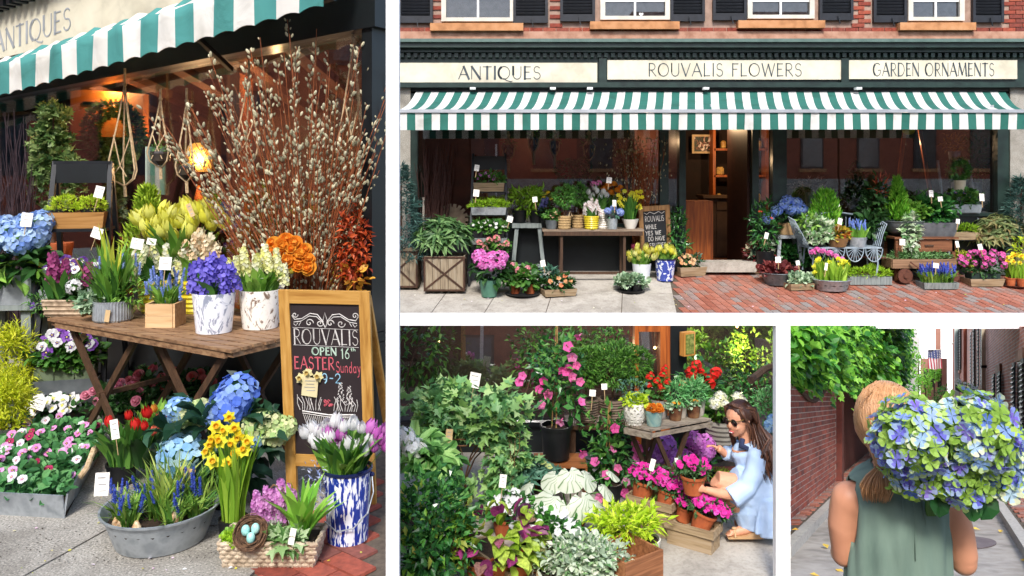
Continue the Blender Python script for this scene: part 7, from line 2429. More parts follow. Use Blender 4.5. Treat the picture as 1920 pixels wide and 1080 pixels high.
p.fol(IVG,760,(10,-4,196),(124,60,48),21,'ivy',clumps=60,jit=.7)
p.fol(IVG,440,(80,-10,90),(52,30,90),18,'ivy',clumps=26,jit=.8,grav=.7)
p.fol(IVG,50,(-70,-20,120),(40,24,40),28,'ivy',jit=.8,grav=.6)
p.fol(IVG,40,(20,-20,40),(50,24,40),24,'ivy',jit=.9)
mb = MB()
for i in range(26):
 x0 = random.uniform(-90,120);y0 = random.uniform(-30,10);z0 = random.uniform(150,190)
 L = random.uniform(40,160) if x0>30 else random.uniform(20,70)
 mb.tube([(x0*.5,y0*.5,z0),(x0,y0,z0+4),(x0+random.uniform(-8,8),y0-6,z0-L*.5),(x0+random.uniform(-14,14),y0-8,z0-L)],.9,4)
p.part('vine',mb,M('vine_stem',['#5c4a2c','#7d6a40'],.8,scale=20),kind='stuff')
# dark vine hanging in the top left corner
p = Pl('hanging_vine','dark leafy vine hanging in the top left corner of the terrace glass','vine',800,700,d=6.7)
p.fol(LM('vine_dark',['#24401a','#3c5c22','#567a30']),260,(-20,0,40),(66,20,80),17,'leaf',clumps=26,jit=.8,grav=.7)
p.part('stem',MB().tube([(-50,0,-60),(-30,2,20),(0,0,90)],1.5,5),BARK)
p = Pl('hanging_vine','green vine hanging at the top of the terrace glass above the pink flowers','vine',1035,700,d=7.0)
p.fol(LM('vine_dark',['#24401a']),420,(10,0,40),(90,24,60),13,'leaf',clumps=30,jit=.8)
p.part('stem',MB().tube([(-50,0,-40),(-30,2,20),(0,0,90)],1.5,5),BARK)
p = Pl('hanging_vine','row of green foliage hanging above the topiary balls','vine',1145,670,d=7.1)
p.fol(G_MID,420,(0,0,20),(44,20,40),10,'leaf',clumps=20,jit=.8)
p.part('stem',MB().tube([(-30,0,0),(0,2,20),(20,0,60)],1.5,5),BARK)
# mandevillas
MAN = ('#c83a84/#de6aa4','#a02a60')
MAN2 = ('#d0588e/#e48cb2','#b03a68')
def mandevilla(px,py,label,pot,h,w,fl,d=None,potm=BLACKP,z0=0):
 p = p3p('mandevilla',label,'potted vine',px,py) if d is None else Pl('mandevilla',label,'potted vine',px,py,d=d)
 rb,rt,hp = pot
 p.pot(rb,rt,hp,potm,rim=2,rimh=.1)
 p.fol(G_GLOS,300,(0,0,hp+h*.45),(w*.5,w*.36,h*.5),19,'leaf',clumps=34,jit=.7)
 p.fol(G_MID,160,(0,-4,hp+h*.55),(w*.45,w*.36,h*.45),17,'leaf',clumps=30,jit=.7)
 p.part('stake',MB().tube([(0,0,hp-6),(2,0,hp+h)],1.4,5).tube([(-8,4,hp-6),(0,0,hp+h)],1.2,5),M('bamboo',['#8a6a3a','#a88a54'],.7,scale=20))
 p.flw('trumpet',[MAN,MAN2],fl,20,face=(0,-1,.1),jit=.6)
 return p
mandevilla(1043,858,'tall pink flowering vine in a black plastic pot on a crate',(24,29,62),190,110,[(20,-30,214),(40,-24,232),(22,-30,176),(36,-28,180),(16,-32,168),(26,-34,160),(8,-30,172),(42,-28,150),(-26,-32,152),(-16,-34,128),(-70,-24,148),(-30,-30,108),(-34,-28,136),(6,-34,78),(-64,-26,160),(28,-28,196),(44,-28,112)],d=6.3)
mandevilla(1142,938,'second pink flowering vine standing lower before the table',(20,26,36),150,104,[(6,-34,146),(44,-26,118),(50,-26,106),(28,-32,48),(44,-30,60),(12,-36,74),(-30,-34,84),(56,-26,40),(-10,-34,60),(60,-28,74),(24,-34,28),(-20,-32,18),(50,-26,90),(2,-34,108),(-52,-24,96)])
p = p3p('wooden_crate','amber wooden crate under the black pot of the tall pink vine','crate',1050,944)
p.o.location = P(1050,862,6.3)+Vector((0,0,-.33));
kcr = 6.3/FP
p.k = kcr
for sx in (-1,1):
 p.part('side',MB().box((sx*46,0,38),(4,70,76)),WM('amber_crate',['#6b3c1c','#8f552a','#a2683a'],'Z',.6))
p.part('top',MB().box((0,0,77),(96,72,3)),WM('amber_crate_x',['#6b3c1c','#8f552a','#a2683a'],'X',.6))
p.part('back',MB().box((0,34,38),(88,3,76)),DARKIN)
p.part('bottom',MB().box((0,0,1.5),(88,68,3)),WM('amber_crate_x',['#6b3c1c']))
# topiary balls of rosemary
for px,r_,lab in ((1098,36,'left rosemary ball topiary of three, in a ribbed clay pot'),(1148,44,'middle rosemary ball topiary of three, the largest'),(1187,34,'right rosemary ball topiary of three beside the door frame')):
 p = Pl('topiary',lab,'topiary',px,786,d=6.55)
 p.pot(21,25,40,M('ribbed_clay',['#5c4c40','#7d6c5c'],.8),ribs=8)
 p.part('trunk',MB().tube([(0,0,36),(2,0,80)],2.2,6),BARK)
 p.fol(LM('rosemary',['#2c5218','#457028','#5f8a34']),1500,(0,0,100),(r_,r_*.8,r_*.86),11,'thin',fill=.8,jit=.4)
# back shelf carrying the three topiaries
bs_ = thing('plant_bench','dark wooden bench under the three rosemary topiaries','bench',P(1142,787,6.6))
MB().box((0,0,-.02),(.72,.3,.03)).build('top',TABLED,bs_)
hz_ = P(0,787,6.6).z-Z3
for sx in (-1,1):
 MB().box((sx*.31,0,-hz_/2-.02),(.05,.24,hz_-.03)).build('leg',TABLED,bs_)
# table
tz3 = P(0,800,5.85).z
def PT(px,py):
 return G(px,py,tz3)
a_,b_,c_,d_ = PT(1172,795),PT(1222,806),PT(1334,785),PT(1282,773)
tb3 = thing('folding_table','grey wooden folding table with small herb pots behind the kneeling woman','table',(0,0,0))
GT = WM('silver_teak',['#6f655a','#948878','#a89c8c'],'X',.7)
for i in range(6):
 f0,f1 = i/6+.01,(i+1)/6-.01
 q = [a_.lerp(d_,f0),b_.lerp(c_,f0),b_.lerp(c_,f1),a_.lerp(d_,f1)]
 # slats run along the long side
 q = [a_.lerp(b_,f0),a_.lerp(b_,f1),d_.lerp(c_,f1),d_.lerp(c_,f0)]
 MB().extr([tuple(v) for v in q],(0,0,-.014)).build('slat',GT,tb3)
for e0,e1 in ((a_,b_),(d_,c_)):
 MB().bar(e0+Vector((0,0,-.045)),e1+Vector((0,0,-.045)),.04,.04).build('end_rail',GT,tb3)
MB().bar(b_+Vector((0,.01,-.045)),c_+Vector((0,.01,-.045)),.015,.03).build('apron',GT,tb3)
for (s0,s1) in ((b_,c_),(a_,d_)):
 for f0,f1 in ((.08,.62),(.62,.08)):
  t0 = s0.lerp(s1,f0);t1 = s0.lerp(s1,f1)
  MB().bar((t0.x,t0.y+.03,tz3-.05),(t1.x,t1.y+.03+(.03 if f0>.3 else 0),Z3),.02,.03).build('leg',TABLED,tb3)
def on3(name,label,cat,px,py):
 v = G(px,py,tz3);v.z+=.001
 return Pl(name,label,cat,0,0,loc=v)
p = on3('textured_pot','white petal textured pot of lime foliage at the left end of the grey table','potted plant',1190,794)
mb = MB();mb.lathe([(15,0),(19,12),(20,26),(17,38),(15,38)],18)
for i in range(11):
 for j in range(6):
  a = (i+.5*(j%2))*6.283/11;z = 4+j*6;rr = 17+3.4*math.sin((j+1)/7*math.pi)
  u = Vector((math.cos(a),math.sin(a),0));t = Vector((-u.y,u.x,0))
  b = u*rr+Vector((0,0,z))
  mb.add([b-t*3.6,b+u*3.4+Vector((0,0,4)),b+t*3.6,b+Vector((0,0,-3.6))],[(0,1,2,3)])
p.part('pot',mb,M('white_glaze',['#d9d5cb']))
p.fol(G_LIME,200,(2,0,42),(22,15,10),9,'round');p.fol(G_BLUE,150,(-6,0,62),(26,14,24),10,'thin',jit=.8)
p = on3('marigold_pot','pale teal pot of orange marigolds on the grey table','potted plant',1226,797)
p.pot(13,17,28,splat('teal_glaze',['#6f9a9c','#b8ccb8'],5,thr=.5,edge=.15));p.fol(G_MID,60,(0,0,30),(15,11,6),8);p.flw('rose',('#d8701c/#e8943a',),p.dome(9,(0,-4,30),(15,11,10)),12)
p = on3('geranium_pot','grey pot of scarlet geraniums at the back of the grey table','potted plant',1236,782)
p.pot(15,18,34,M('grey_ceramic',['#7f7a76','#9a9590'],.6));p.fol(G_MID,90,(-4,0,50),(22,14,20),12,'round');p.flw('cluster',('#b81c14/#d23a2a',),[(-18,-8,78),(-6,-10,70),(6,-8,82),(14,-10,68),(10,-6,92),(0,-10,60),(-20,-4,60)],17,stem=(34,0,0))
p.fol(BARK and LM('bark_mulch',['#4a2c1e','#6a4230']),50,(0,0,36),(14,12,5),8,'round')
for px,py,lab in ((1266,787,'glazed brown pot of lavender in the middle of the grey table'),(1300,782,'glazed brown pot of lavender at the right end of the grey table')):
 p = on3('lavender_pot',lab,'potted plant',px,py)
 p.pot(11,14,24,M('brown_glaze',['#3a2418','#6a4630','#8a6a4a'],.25,scale=14));p.pot(9,12,28,M('pale_pot',['#a49c90','#bdb5a8'],.6),x=14,y=14)
 p.fol(LM('lavender_leaf',['#3f7a44','#5c9a58','#84b47a']),420,(2,4,46),(19,14,24),12,'thin',jit=.4);p.fol(G_SILV,60,(-4,-6,26),(13,9,6),8,'round')
 p.flw('five',('#d87a1e/#e89a3a',),[(4,-10,34),(-4,-10,34)],9)
# right-hand back: geranium standards, cream hydrangea, tiers of moss
p = Pl('geranium_standard','tall scarlet geranium bush by the right window','potted plant',1312,800,d=6.7)
p.pot(18,22,34,BLACKP);p.fol(G_GLOS,420,(0,0,72),(38,24,50),12,'round',clumps=20);p.flw('cluster',('#c01c18/#d83a30',),[(-22,-10,106),(-14,-12,110),(2,-10,104),(12,-12,94),(24,-10,98),(16,-12,84),(-34,-8,82),(-8,-10,118),(28,-8,104),(-18,-12,98)],21)
p = Pl('hydrangea','cream hydrangea bush behind the tiers of moss','potted plant',1352,840,d=6.5)
p.pot(24,30,54,M('basket_grey',['#6b665e','#8a857c'],.8),ribs=6);p.fol(G_MID,160,(2,0,66),(40,26,30),18,'wide');p.flw('hyd',('#d0cfa0/#ecebd0','#dcdcb4/#f0efd8'),[(-14,-14,88),(4,-16,84),(-4,-8,98),(26,-8,94),(34,-12,86),(12,-14,72)],27)
p = p3p('moss_tiers','three tier wire stand of lime moss cakes behind the woman hand','plant stand',1332,905)
for z,r_ in ((10,36),(62,32),(112,26)):
 p.part('wire_basket',MB().lathe([(r_*.8,z-16),(r_*.95,z),(r_*.9,z),(r_*.75,z-14)],16),DARKM)
 p.fol(G_MOSS,420,(0,0,z+1),(r_,r_*.75,11),7,'thin',up=.05,fill=.8)
p.part('pole',MB().tube([(0,0,-6),(0,0,120)],1.6,6),DARKM)
for px,py,w,h,m_,lab,d_ in ((1340,690,52,56,G_MID,'mid green shrub inside the right window glass',7.9),(1420,660,60,46,LM('bright_foliage',['#5a8a24','#84b03c','#a8c85a']),'bright green tree foliage in the upper right of the right window',8.1),(1412,740,44,60,G_GLOS,'dark green climbing plant at the right edge of the right window',7.2),(1300,650,26,36,LM('bright_foliage',['#5a8a24']),'small bright shrub right of the framed picture',7.9)):
 p = Pl('window_shrub',lab,'shrub',px,py,d=d_)
 p.fol(m_,420,(0,0,0),(w,w*.4,h),11,'leaf',clumps=26,jit=.8)
 p.part('trunk',MB().tube([(0,0,-h-40),(2,0,0)],[3,1],5),BARK)
pf = thing('picture','small framed moss picture hanging on the dark corner post','picture',P(1289,644,7.15),.5)
kk = 7.15/FP
MB().box((0,0,0),(27*kk,.06,44*kk)).build('frame',WM('honey_frame',['#a0652c','#c0863f','#cc965a'],'Z',.5),pf)
MB().box((0,-.025,0),(20*kk,.02,37*kk)).build('moss_panel',M('moss_print',['#3f4a1c','#6f7a34','#a09a5a'],.9,scale=30),pf)
p = Pl('potted_herb','small herb pots on a shelf behind the woman hair','potted plants',1428,800,d=6.6)
p.part('pot',MB().lathe([(10,0),(12,26),(11,26)],14,0,(-2,0,0)).lathe([(8,0),(10,18),(9,18)],14,0,(20,0,0)),M('mauve_pot',['#6b5c60','#8a7a7c'],.6))
p.fol(LM('lavender_leaf',['#3f7a44']),320,(4,0,42),(28,16,26),11,'thin')
p = Pl('hydrangea','pale blue hydrangea at the far right edge behind the woman back','potted plant',1447,850,d=6.4)
p.pot(13,16,26,BLACKP);p.fol(G_MID,60,(0,0,32),(20,14,16),14,'wide');p.flw('hyd',('#6f98d4/#a4c2ea',),[(-4,-8,54),(12,-6,50),(4,0,62)],25)
sh3 = thing('plant_bench','low grey bench behind the woman carrying herb pots','bench',P(1435,801,6.6))
MB().box((0,.02,-.02),(.3,.4,.03)).build('top',GREYW,sh3)
hz2 = P(0,801,6.6).z-Z3
for sx in (-1,1):MB().box((sx*.13,.02,-hz2/2-.02),(.03,.36,hz2-.03)).build('leg',GREYW,sh3)
# purple hydrangeas under the table
p = p3p('hydrangea','purple and pink hydrangeas in the shade under the grey table','potted plant',1280,915)
p.pot(26,32,30,BLACKP);p.fol(G_GLOS,130,(0,0,46),(56,30,24),22,'wide')
p.flw('hyd',('#9a5ab4/#c08ad0',),[(-36,-12,84),(-24,-16,62),(-46,-8,66)],42);p.flw('hyd',('#b05ab0/#d08ac8','#c86aa4/#e09cc4'),[(6,-16,62),(20,-10,92),(36,-14,74),(44,-10,88)],40)
# hellebore
p = p3p('hellebore','dark blue green hellebore with pale flowers between the ivy and the caladium','potted plant',1010,955)
p.pot(24,30,34,M('brown_weave',['#3a2a20','#5a4434'],.8,scale=30));whorls(p,G_BLUE,34,(0,0,58),(46,28,26),27,'thin',7);p.flw('five',('#a8b468/#c8d08a',),[(8,-14,92),(-20,-10,96),(-34,-8,88),(18,-10,84)],17)
# rhododendron and white flowers left
p = p3p('rhododendron','rhododendron with long leaves and a white flower truss at the left edge of the terrace','shrub',775,1010)
p.pot(26,32,40,BLACKP)
RH3 = LM('rhod_long',['#3f6a34','#5c8a48','#7aa860','#94b46c'])
d = sphere_dirs(11,-.2)
whorls(p,RH3,22,(8,0,128),(56,36,54),62,t_round(.3,.05,.2),8)
p.flw('mopped',('#e2e0de/#f4f2f0',),[(-2,-30,182),(-14,-20,196),(10,-20,172)],46)
# glossy camellia bush in front
p = p3p('camellia','dense dark glossy camellia bush filling the lower left corner of the terrace','shrub',806,1098)
p.part('trunk',MB().tube([(0,0,-20),(4,0,60),(10,0,120)],[7,5,2],7),BARK)
p.fol(G_GLOS,1500,(-4,10,96),(86,60,104),21,'leaf',clumps=60,jit=.6)
p.fol(LM('new_leaf',['#5a8a2a','#7aa83a','#8a7a3a']),200,(-4,0,104),(84,58,100),20,'leaf',clumps=50,jit=.6)
p.part('pot',MB().lathe([(40,-34),(46,2),(44,2)],20),TERRA)
# coleus
p = p3p('coleus','lime and purple coleus with big marked leaves between the camellia and the white flowers','plants',928,1078)
for x in (-34,10,44):p.pot(17,21,24,TERRA,x=x,y=0,rim=1.4)
CO1 = LM('coleus_lime',['#6a8a20','#94b03a','#b4c85a'],trans=.35,vein=.5)
CO2 = LM('coleus_purple',['#3a1a30','#5c2248','#a03a7a','#7a8a34'],trans=.25,vein=.7)
cnt = 0
for i in range(240):
 v = nrm(rng.normal(size=3)*np.array([1,1,.7]))
 if v[1]>.6 or v[2]<-.35:continue
 pos = np.array([6,-8,58])+v*np.array([74,34,62])
 if not visible(np.array([pos*p.k]),p.loc)[0]:continue
 pv = random.random()<.34
 dv = nrm(v+np.array([0,-.2,-.15])+rng.normal(size=3)*.35);no = nrm(np.array([0,-.35,1])+rng.normal(size=3)*.3)
 V,FA = scat(t_round(.72,.1,.2),(pos*p.k)[None],dv[None],no[None],np.array([(34 if pv else 31)*p.k*random.uniform(.75,1.2)]))
 obj('leaf',mesh_np('leaf',V,FA,CO2 if pv else CO1),p.o)
p = p3p('wooden_tray','weathered wooden tray edge beside the coleus and the white impatiens','tray',935,1052,rz=-.95)
p.tray(150,60,16,TRAYW,t=4)
# white impatiens
for px,py,w,lab in ((955,1003,50,'white impatiens in a terracotta pot, the one further back'),(1012,1062,66,'white impatiens in a terracotta pot, the nearer and larger one with a white price card')):
 p = p3p('impatiens',lab,'potted plant',px,py)
 p.pot(w*.42,w*.56,w*.72,TERRA,rim=2,x=-w*.1);
 p.fol(LM('impatiens_leaf',['#24501f','#3a702c','#528a3a']),520,(8,0,w*1.05),(w,w*.6,w*.52),15,'round',clumps=24)
 p.flw('pansy',('#e6e6e2/#f6f6f2',),p.dome(34,(8,-4,w*1.05),(w*.98,w*.55,w*.58)),15,face=(0,-1,.7))
# caladium
p = p3p('caladium','white caladium with large green veined leaves in the middle of the terrace','potted plant',1070,1005)
p.pot(22,28,34,TERRA,rim=2)
CAL = None
def caladium_mat():
 m,nt,bs,out = _base('caladium_leaf')
 tc = nt.nodes.new("ShaderNodeUVMap");sp = nt.nodes.new("ShaderNodeSeparateXYZ");nt.links.new(tc.outputs[0],sp.inputs[0])
 w = nt.nodes.new("ShaderNodeTexWave");w.bands_direction = 'X';w.inputs['Scale'].default_value = 2.83;w.inputs['Distortion'].default_value = .25;w.inputs['Detail'].default_value = 1
 mp = nt.nodes.new("ShaderNodeMapping");nt.links.new(tc.outputs[0],mp.inputs[0]);nt.links.new(mp.outputs[0],w.inputs['Vector'])
 r = ramp(nt,['#5f7d52','#a3b592','#cdd5bf','#d6dcca'],[0,.03,.1,1]);nt.links.new(w.outputs[0],r.inputs[0])
 nt.links.new(r.outputs[0],bs.inputs['Base Color']);bs.inputs['Roughness'].default_value = .45
 tr = nt.nodes.new("ShaderNodeBsdfTranslucent");nt.links.new(r.outputs[0],tr.inputs[0]);ms = nt.nodes.new("ShaderNodeMixShader");ms.inputs[0].default_value = .3
 nt.links.new(bs.outputs[0],ms.inputs[1]);nt.links.new(tr.outputs[0],ms.inputs[2]);nt.links.new(ms.outputs[0],out.inputs[0])
 return m
CAL = caladium_mat()
def heart_leaf():
 n = 20
 V,F,UV = [(0,-.2,.05)],[],[(.5,.5)]
 for ring,f in enumerate((.5,1.0)):
  for i in range(n):
   a = 2*math.pi*i/n-math.pi/2
   r_ = .42*(1+.22*math.cos(2*a)*(1 if math.sin(a)>0 else .4))
   x = r_*math.cos(a)*.95
   y = r_*math.sin(a)*(1.35 if math.sin(a)>0 else 1.0)-.0
   if i==0:y*=.45
   V.append((x*f,-.2*(1-f)+y*f,0.02+.018*f*math.cos(5*a)*f-.16*f*f*(x*x+y*y)*3))
   UV.append((.5+a/6.283,f))
 for i in range(n):F.append((0,1+i,1+(i+1)%n))
 for i in range(n):F.append((1+i,1+n+i,1+n+(i+1)%n,1+(i+1)%n))
 me = bpy.data.meshes.new('caladium_leaf');me.from_pydata(V,[],F)
 ul = me.uv_layers.new(name='UVMap')
 for l in me.loops:ul.data[l.index].uv = UV[l.vertex_index]
 me.materials.append(CAL);me.polygons.foreach_set('use_smooth',[True]*len(F))
 return me
HL_ = heart_leaf()
stm = []
for (x,y,z,s) in ((-70,-8,66,54),(-44,-30,78,58),(-12,-42,60,62),(-34,0,104,52),(20,-40,74,60),(-2,-12,112,56),(48,-30,62,54),(32,0,106,50),(-84,8,88,42),(66,-8,88,44),(80,8,112,36)):
 v = Vector((x,y,z))*p.k
 dy = Vector((x*.016+random.uniform(-.35,.35),-.45+random.uniform(-.2,.2),-.75)).normalized()
 nz_ = Vector((x*.014,-.6+random.uniform(-.3,.3),.65));nz_ = (nz_-dy*nz_.dot(dy)).normalized()
 obj('leaf',HL_,p.o,v,Matrix((dy.cross(nz_),dy,nz_)).transposed().to_euler(),s*p.k)
 stm.append([Vector((x*.1,y*.1,34))*p.k,Vector((x*.5,y*.4,z*.9))*p.k,v])
stems('stems',p.o,stm,1.4*p.k,STK)
# lime ipomoea in wooden box
LIP = LM('lime_ipomoea',['#8aa81c','#aac82e','#c6dc4a'],trans=.4)
p = p3p('lime_plants','bright lime leafed plants in white pots set in a wooden box','potted plants',1180,1040)
p.pot(26,32,34,M('white_glaze',['#d9d5cb']),x=26,y=-4);p.pot(24,30,34,M('grey_ceramic',['#7f7a76']),x=-34,y=8)
p.fol(LIP,380,(-2,0,52),(66,38,32),22,'thin',clumps=28,jit=.6);p.fol(LIP,200,(-4,0,62),(62,36,28),20,'leaf',clumps=24,jit=.6)
bxw = WM('cedar_box',['#6b4228','#8f5c3a','#a5714c'],'X',.65)
p = p3p('wooden_box','cedar box edge standing at the front right of the lime plants','crate',1176,1076,rz=.62)
p.tray(96,92,50,bxw,t=5,soil=False)
# silver variegated front plants
p = p3p('silver_plants','silver variegated small leafed plants at the bottom edge of the terrace','plants',1085,1090)
p.tray(160,60,22,TRAYW,t=4)
p.fol(G_VARI,1300,(0,0,42),(90,40,42),13,'leaf',clumps=50,jit=.7);p.fol(LM('grey_leaf',['#7d8f78','#a4b49c','#c4ccb8']),600,(4,-4,46),(88,40,42),12,'round',clumps=44)
# fern and magenta impatiens boxes
p = p3p('fern','soft green feathery plant behind the lime plants','potted plant',1226,990)
p.pot(20,25,26,TERRA,rim=1.5);p.fol(LM('fern_leaf',['#4a7a2a','#6a9a3c','#84b254']),620,(0,0,40),(40,26,22),13,'thin',clumps=24)
MT = []
for px,py,w,d_,lab in ((1226,944,92,5.72,'weathered wooden tray under the left magenta impatiens pots'),(1300,992,96,5.5,'weathered wooden tray under the front magenta impatiens pots')):
 p = Pl('wooden_tray',lab,'tray',px,py,d=d_,rz=-.6)
 p.tray(w,50,15,TRAYW,t=3,soil=False)
 MT.append(p.loc)
 hh = p.loc.z-Z3-.001
 c_ = thing('low_crate',lab.replace('weathered wooden tray under','low plank crate below the tray of'),'crate',(p.loc.x,p.loc.y,Z3),-.6)
 for q in range(3):
  if hh>.05:MB().box((0,(q-1)*.055,hh/2),(w*p.k*.9,.05,hh)).build('plank',TRAYW,c_)
MAG = ('#b8147c/#d83a9c','#c42a94/#e05cb0')
def magenta(px,py,z,lab,w=36,tilt=0.0,loc=None,n=28):
 p = p3p('impatiens',lab,'potted plant',px,py) if loc is None else Pl('impatiens',lab,'potted plant',0,0,loc=loc)
 p.o.rotation_euler = (0,tilt,0)
 p.pot(w*.46,w*.6,w*.95,TERRA,rim=2)
 p.fol(LM('impatiens_dark',['#24401f','#3c5c34','#56784a']),260,(4,0,w*1.25),(w*1.05,w*.7,w*.5),13,'leaf',clumps=18)
 p.flw('pansy',MAG[:1],p.dome(n,(4,-4,w*1.25),(w*1.05,w*.65,w*.6)),12,face=(-.1,-1,.6))
 p.flw('pansy',MAG[1:],p.dome(n // 2,(4,-4,w*1.25),(w,w*.6,w*.55)),12,face=(-.1,-1,.6))
 return p
def onm(i,x,y):return MT[i]+Matrix.Rotation(-.6,3,'Z') @ Vector((x,y,.014))
magenta(0,0,0,'magenta impatiens in a terracotta pot, leftmost of those in the trays',36,.2,onm(0,-.1,0))
magenta(0,0,0,'magenta impatiens in a terracotta pot, middle one of those in the trays',32,.25,onm(0,.09,-.02))
magenta(0,0,0,'magenta impatiens in a terracotta pot, front one tilted in its tray',36,.35,onm(1,.05,-.02),n=34)
magenta(0,0,0,'magenta impatiens spilling at the right behind the woman knee',28,.3,onm(1,-.1,.05),n=30)
p = p3p('wicker_basket','tan wicker basket with a round handle under the grey table','basket',1262,925)
auto_smooth(p.part('basket',MB().lathe([(20,0),(26,36),(28,38),(24,36)],20),M('tan_wicker',['#8a5f34','#ab7c48'],.7,scale=30)))
p.part('handle',MB().tube([(26*math.cos(t),0,36+22*math.sin(t)) for t in np.linspace(0,math.pi,12)],2.4,6),M('tan_wicker',['#8a5f34']))
for a_ in ((890,713,6.0,20,28,'white price tag standing in the ivy on the wire stand',False),(842,818,5.75,13,26,'kraft price tag tied to the ivy wire stand',True),(1111,737,6.3,12,12,'white price tag on the rosemary topiary, lower left one',False),(1133,725,6.3,11,11,'white price tag on the rosemary topiary, upper right one',False),(943,902,5.5,13,24,'tilted white price tag in the trailing ivy',False),(990,1000,5.05,30,32,'large white price card among the nearer white impatiens',False),(1223,872,5.7,9,22,'narrow white price tag over the leftmost magenta impatiens',False),(1269,867,5.55,7,16,'narrow white price tag in the pot the woman holds',False),(1201,742,6.0,6,14,'narrow white price tag behind the white textured pot',False)):
 pricetag(a_[0],a_[1],d=a_[2],w=a_[3],h=a_[4],tilt=random.uniform(-.25,.3),stake=26,label=a_[5],kraft=a_[6])

# ================================================================ PEOPLE
def rings(mb,rs,n=16):
 """stacked level rings (x, y, z, rx, ry)"""
 V,F = [],[]
 for (x,y,z,rx,ry) in rs:
  for k in range(n):
   a = 2*math.pi*k/n
   V.append((x+rx*math.cos(a),y+ry*math.sin(a),z))
 for i in range(len(rs)-1):
  for k in range(n):
   k2 = (k+1)%n
   F.append((i*n+k,i*n+k2,(i+1)*n+k2,(i+1)*n+k))
 F.append(tuple(range(n-1,-1,-1)));F.append(tuple((len(rs)-1)*n+k for k in range(n)))
 mb.add(V,F)
def ell(mb,c,r,R=None):
 m = MB().ball((0,0,0),r,14,10)
 mb.add([tuple((R @ Vector(v) if R else Vector(v))+Vector(c)) for v in m.V],m.F)
FUSE = []
def fuse(p,mb,name,mat,voxel,it=4,parent=None):
 """joins overlapping lofts into one continuous skin"""
 o = p.part(name,mb,mat,parent)
 m = o.modifiers.new('r','REMESH');m.mode = 'VOXEL';m.voxel_size = voxel;m.use_smooth_shade = True
 s = o.modifiers.new('s','SMOOTH');s.iterations = it;s.factor = .5
 FUSE.append(o)
 return o
def fuse_all():
 dg = bpy.context.evaluated_depsgraph_get()
 res = [(o,bpy.data.meshes.new_from_object(o.evaluated_get(dg))) for o in FUSE]
 for o,me in res:
  o.modifiers.clear();o.data = me
SKIN = M('skin',['#c98a68','#d79c7c','#cf9272'],.5,scale=8,spec=.35)
SKIN2 = M('skin_tan',['#bd8060','#cc9070','#c48868'],.45,scale=6,spec=.4)
def hand(mb,wrist,pdir,nrm_,L,curl=.6,thumb=1):
 """palm and five bent fingers; pdir along the hand, nrm_ out of the palm"""
 d = Vector(pdir).normalized();n = Vector(nrm_).normalized();s = d.cross(n).normalized()
 w = Vector(wrist)
 R = Matrix((s,d,n)).transposed()
 ell(mb,w+d*L*.27,(L*.22,L*.3,L*.1),R)
 for i,(o_,ln_) in enumerate(((-.16,.42),(-.055,.5),(.055,.47),(.155,.36))):
  b = w+d*L*.5+s*o_*L
  p1 = b+d*ln_*L*.42+n*L*.03*curl
  p2 = p1+(d*(1-.35*curl)+n*.7*curl).normalized()*ln_*L*.34
  p3 = p2+(d*(1-.8*curl)+n*curl).normalized()*ln_*L*.26
  mb.tube([b-d*L*.1,p1,p2,p3],[L*.05,L*.046,L*.042,L*.032],6)
 b = w+d*L*.12-s*L*.16*thumb
 t1 = b+(d*.5-s*.7*thumb+n*.3).normalized()*L*.22
 t2 = t1+(d*.8-s*.2*thumb+n*.5*curl).normalized()*L*.2
 mb.tube([b,t1,t2],[L*.065,L*.055,L*.042],6)

# ---- the kneeling woman in blue
CLIP[:] = [728,1478,612,1300]
wp = Pl('person','crouching woman in pale blue dress and sunglasses reaching for a pot of magenta flowers','person',1392,997,d=5.62)
wp.loc = Vector((wp.loc.x,wp.loc.y,wp.loc.z))
F_ = Vector((-.80,-.52,-.22)).normalized();U_ = Vector((-.2,-.08,1));U_ = (U_-F_*U_.dot(F_)).normalized();S_ = F_.cross(U_).normalized()
HC = Vector((-8,-2,212))
def hd(f,s,u):return HC+F_*f+S_*s+U_*u
RH = Matrix((F_,S_,U_)).transposed()
mb = MB()
ell(mb,hd(-3,0,6),(27,21,25),RH);ell(mb,hd(7,0,-8),(18,16.5,22),RH);ell(mb,hd(14,0,-22),(8,8,7),RH)
ell(mb,hd(24,0,-3),(5,3,5.5),RH);ell(mb,hd(21,0,-15),(4,6,2.6),RH)
for s in (-1,1):
 ell(mb,hd(-3,s*20,-3),(4,2.6,7),RH);ell(mb,hd(16,s*9,-8),(7,6,6),RH)
mb.tube([hd(-6,0,-16),(4,2,176),(12,2,160)],[11,11,14],12)
mb.tube([(12,2,164),(24,2,130),(36,2,84)],[(24,34),(22,32),(30,38)],14)
mb.tube([(16,-28,152),(6,-38,112),(-28,-44,86)],[13,11,9.5],10)
mb.tube([(-28,-44,86),(-60,-48,92),(-82,-50,99)],[10,8.6,6.2],10)
hand(mb,(-82,-50,99),(-1,.1,.1),(.1,.95,.05),34,.35,1)
mb.tube([(6,28,150),(-16,34,128),(-40,20,150)],[13,10,7],10)
hand(mb,(-40,20,150),(-.9,-.1,.35),(-.2,-.2,-.9),28,1.0,-1)
mb.tube([(36,-18,66),(-14,-20,92),(-54,-20,104)],[26,24,18],12)
mb.tube([(-54,-20,106),(-26,-20,72),(4,-20,32)],[16.5,15,9],12);ell(mb,(-20,-18,70),(13,14,18))
mb.tube([(6,-20,34),(18,-20,18),(-8,-21,12),(-30,-22,7)],[8,9.5,9,6],10)
for i in range(5):mb.tube([(-28,-28+i*3.6,7),(-38+abs(i-1)*1.4,-29+i*3.7,5)],[2.6,2.0],6)
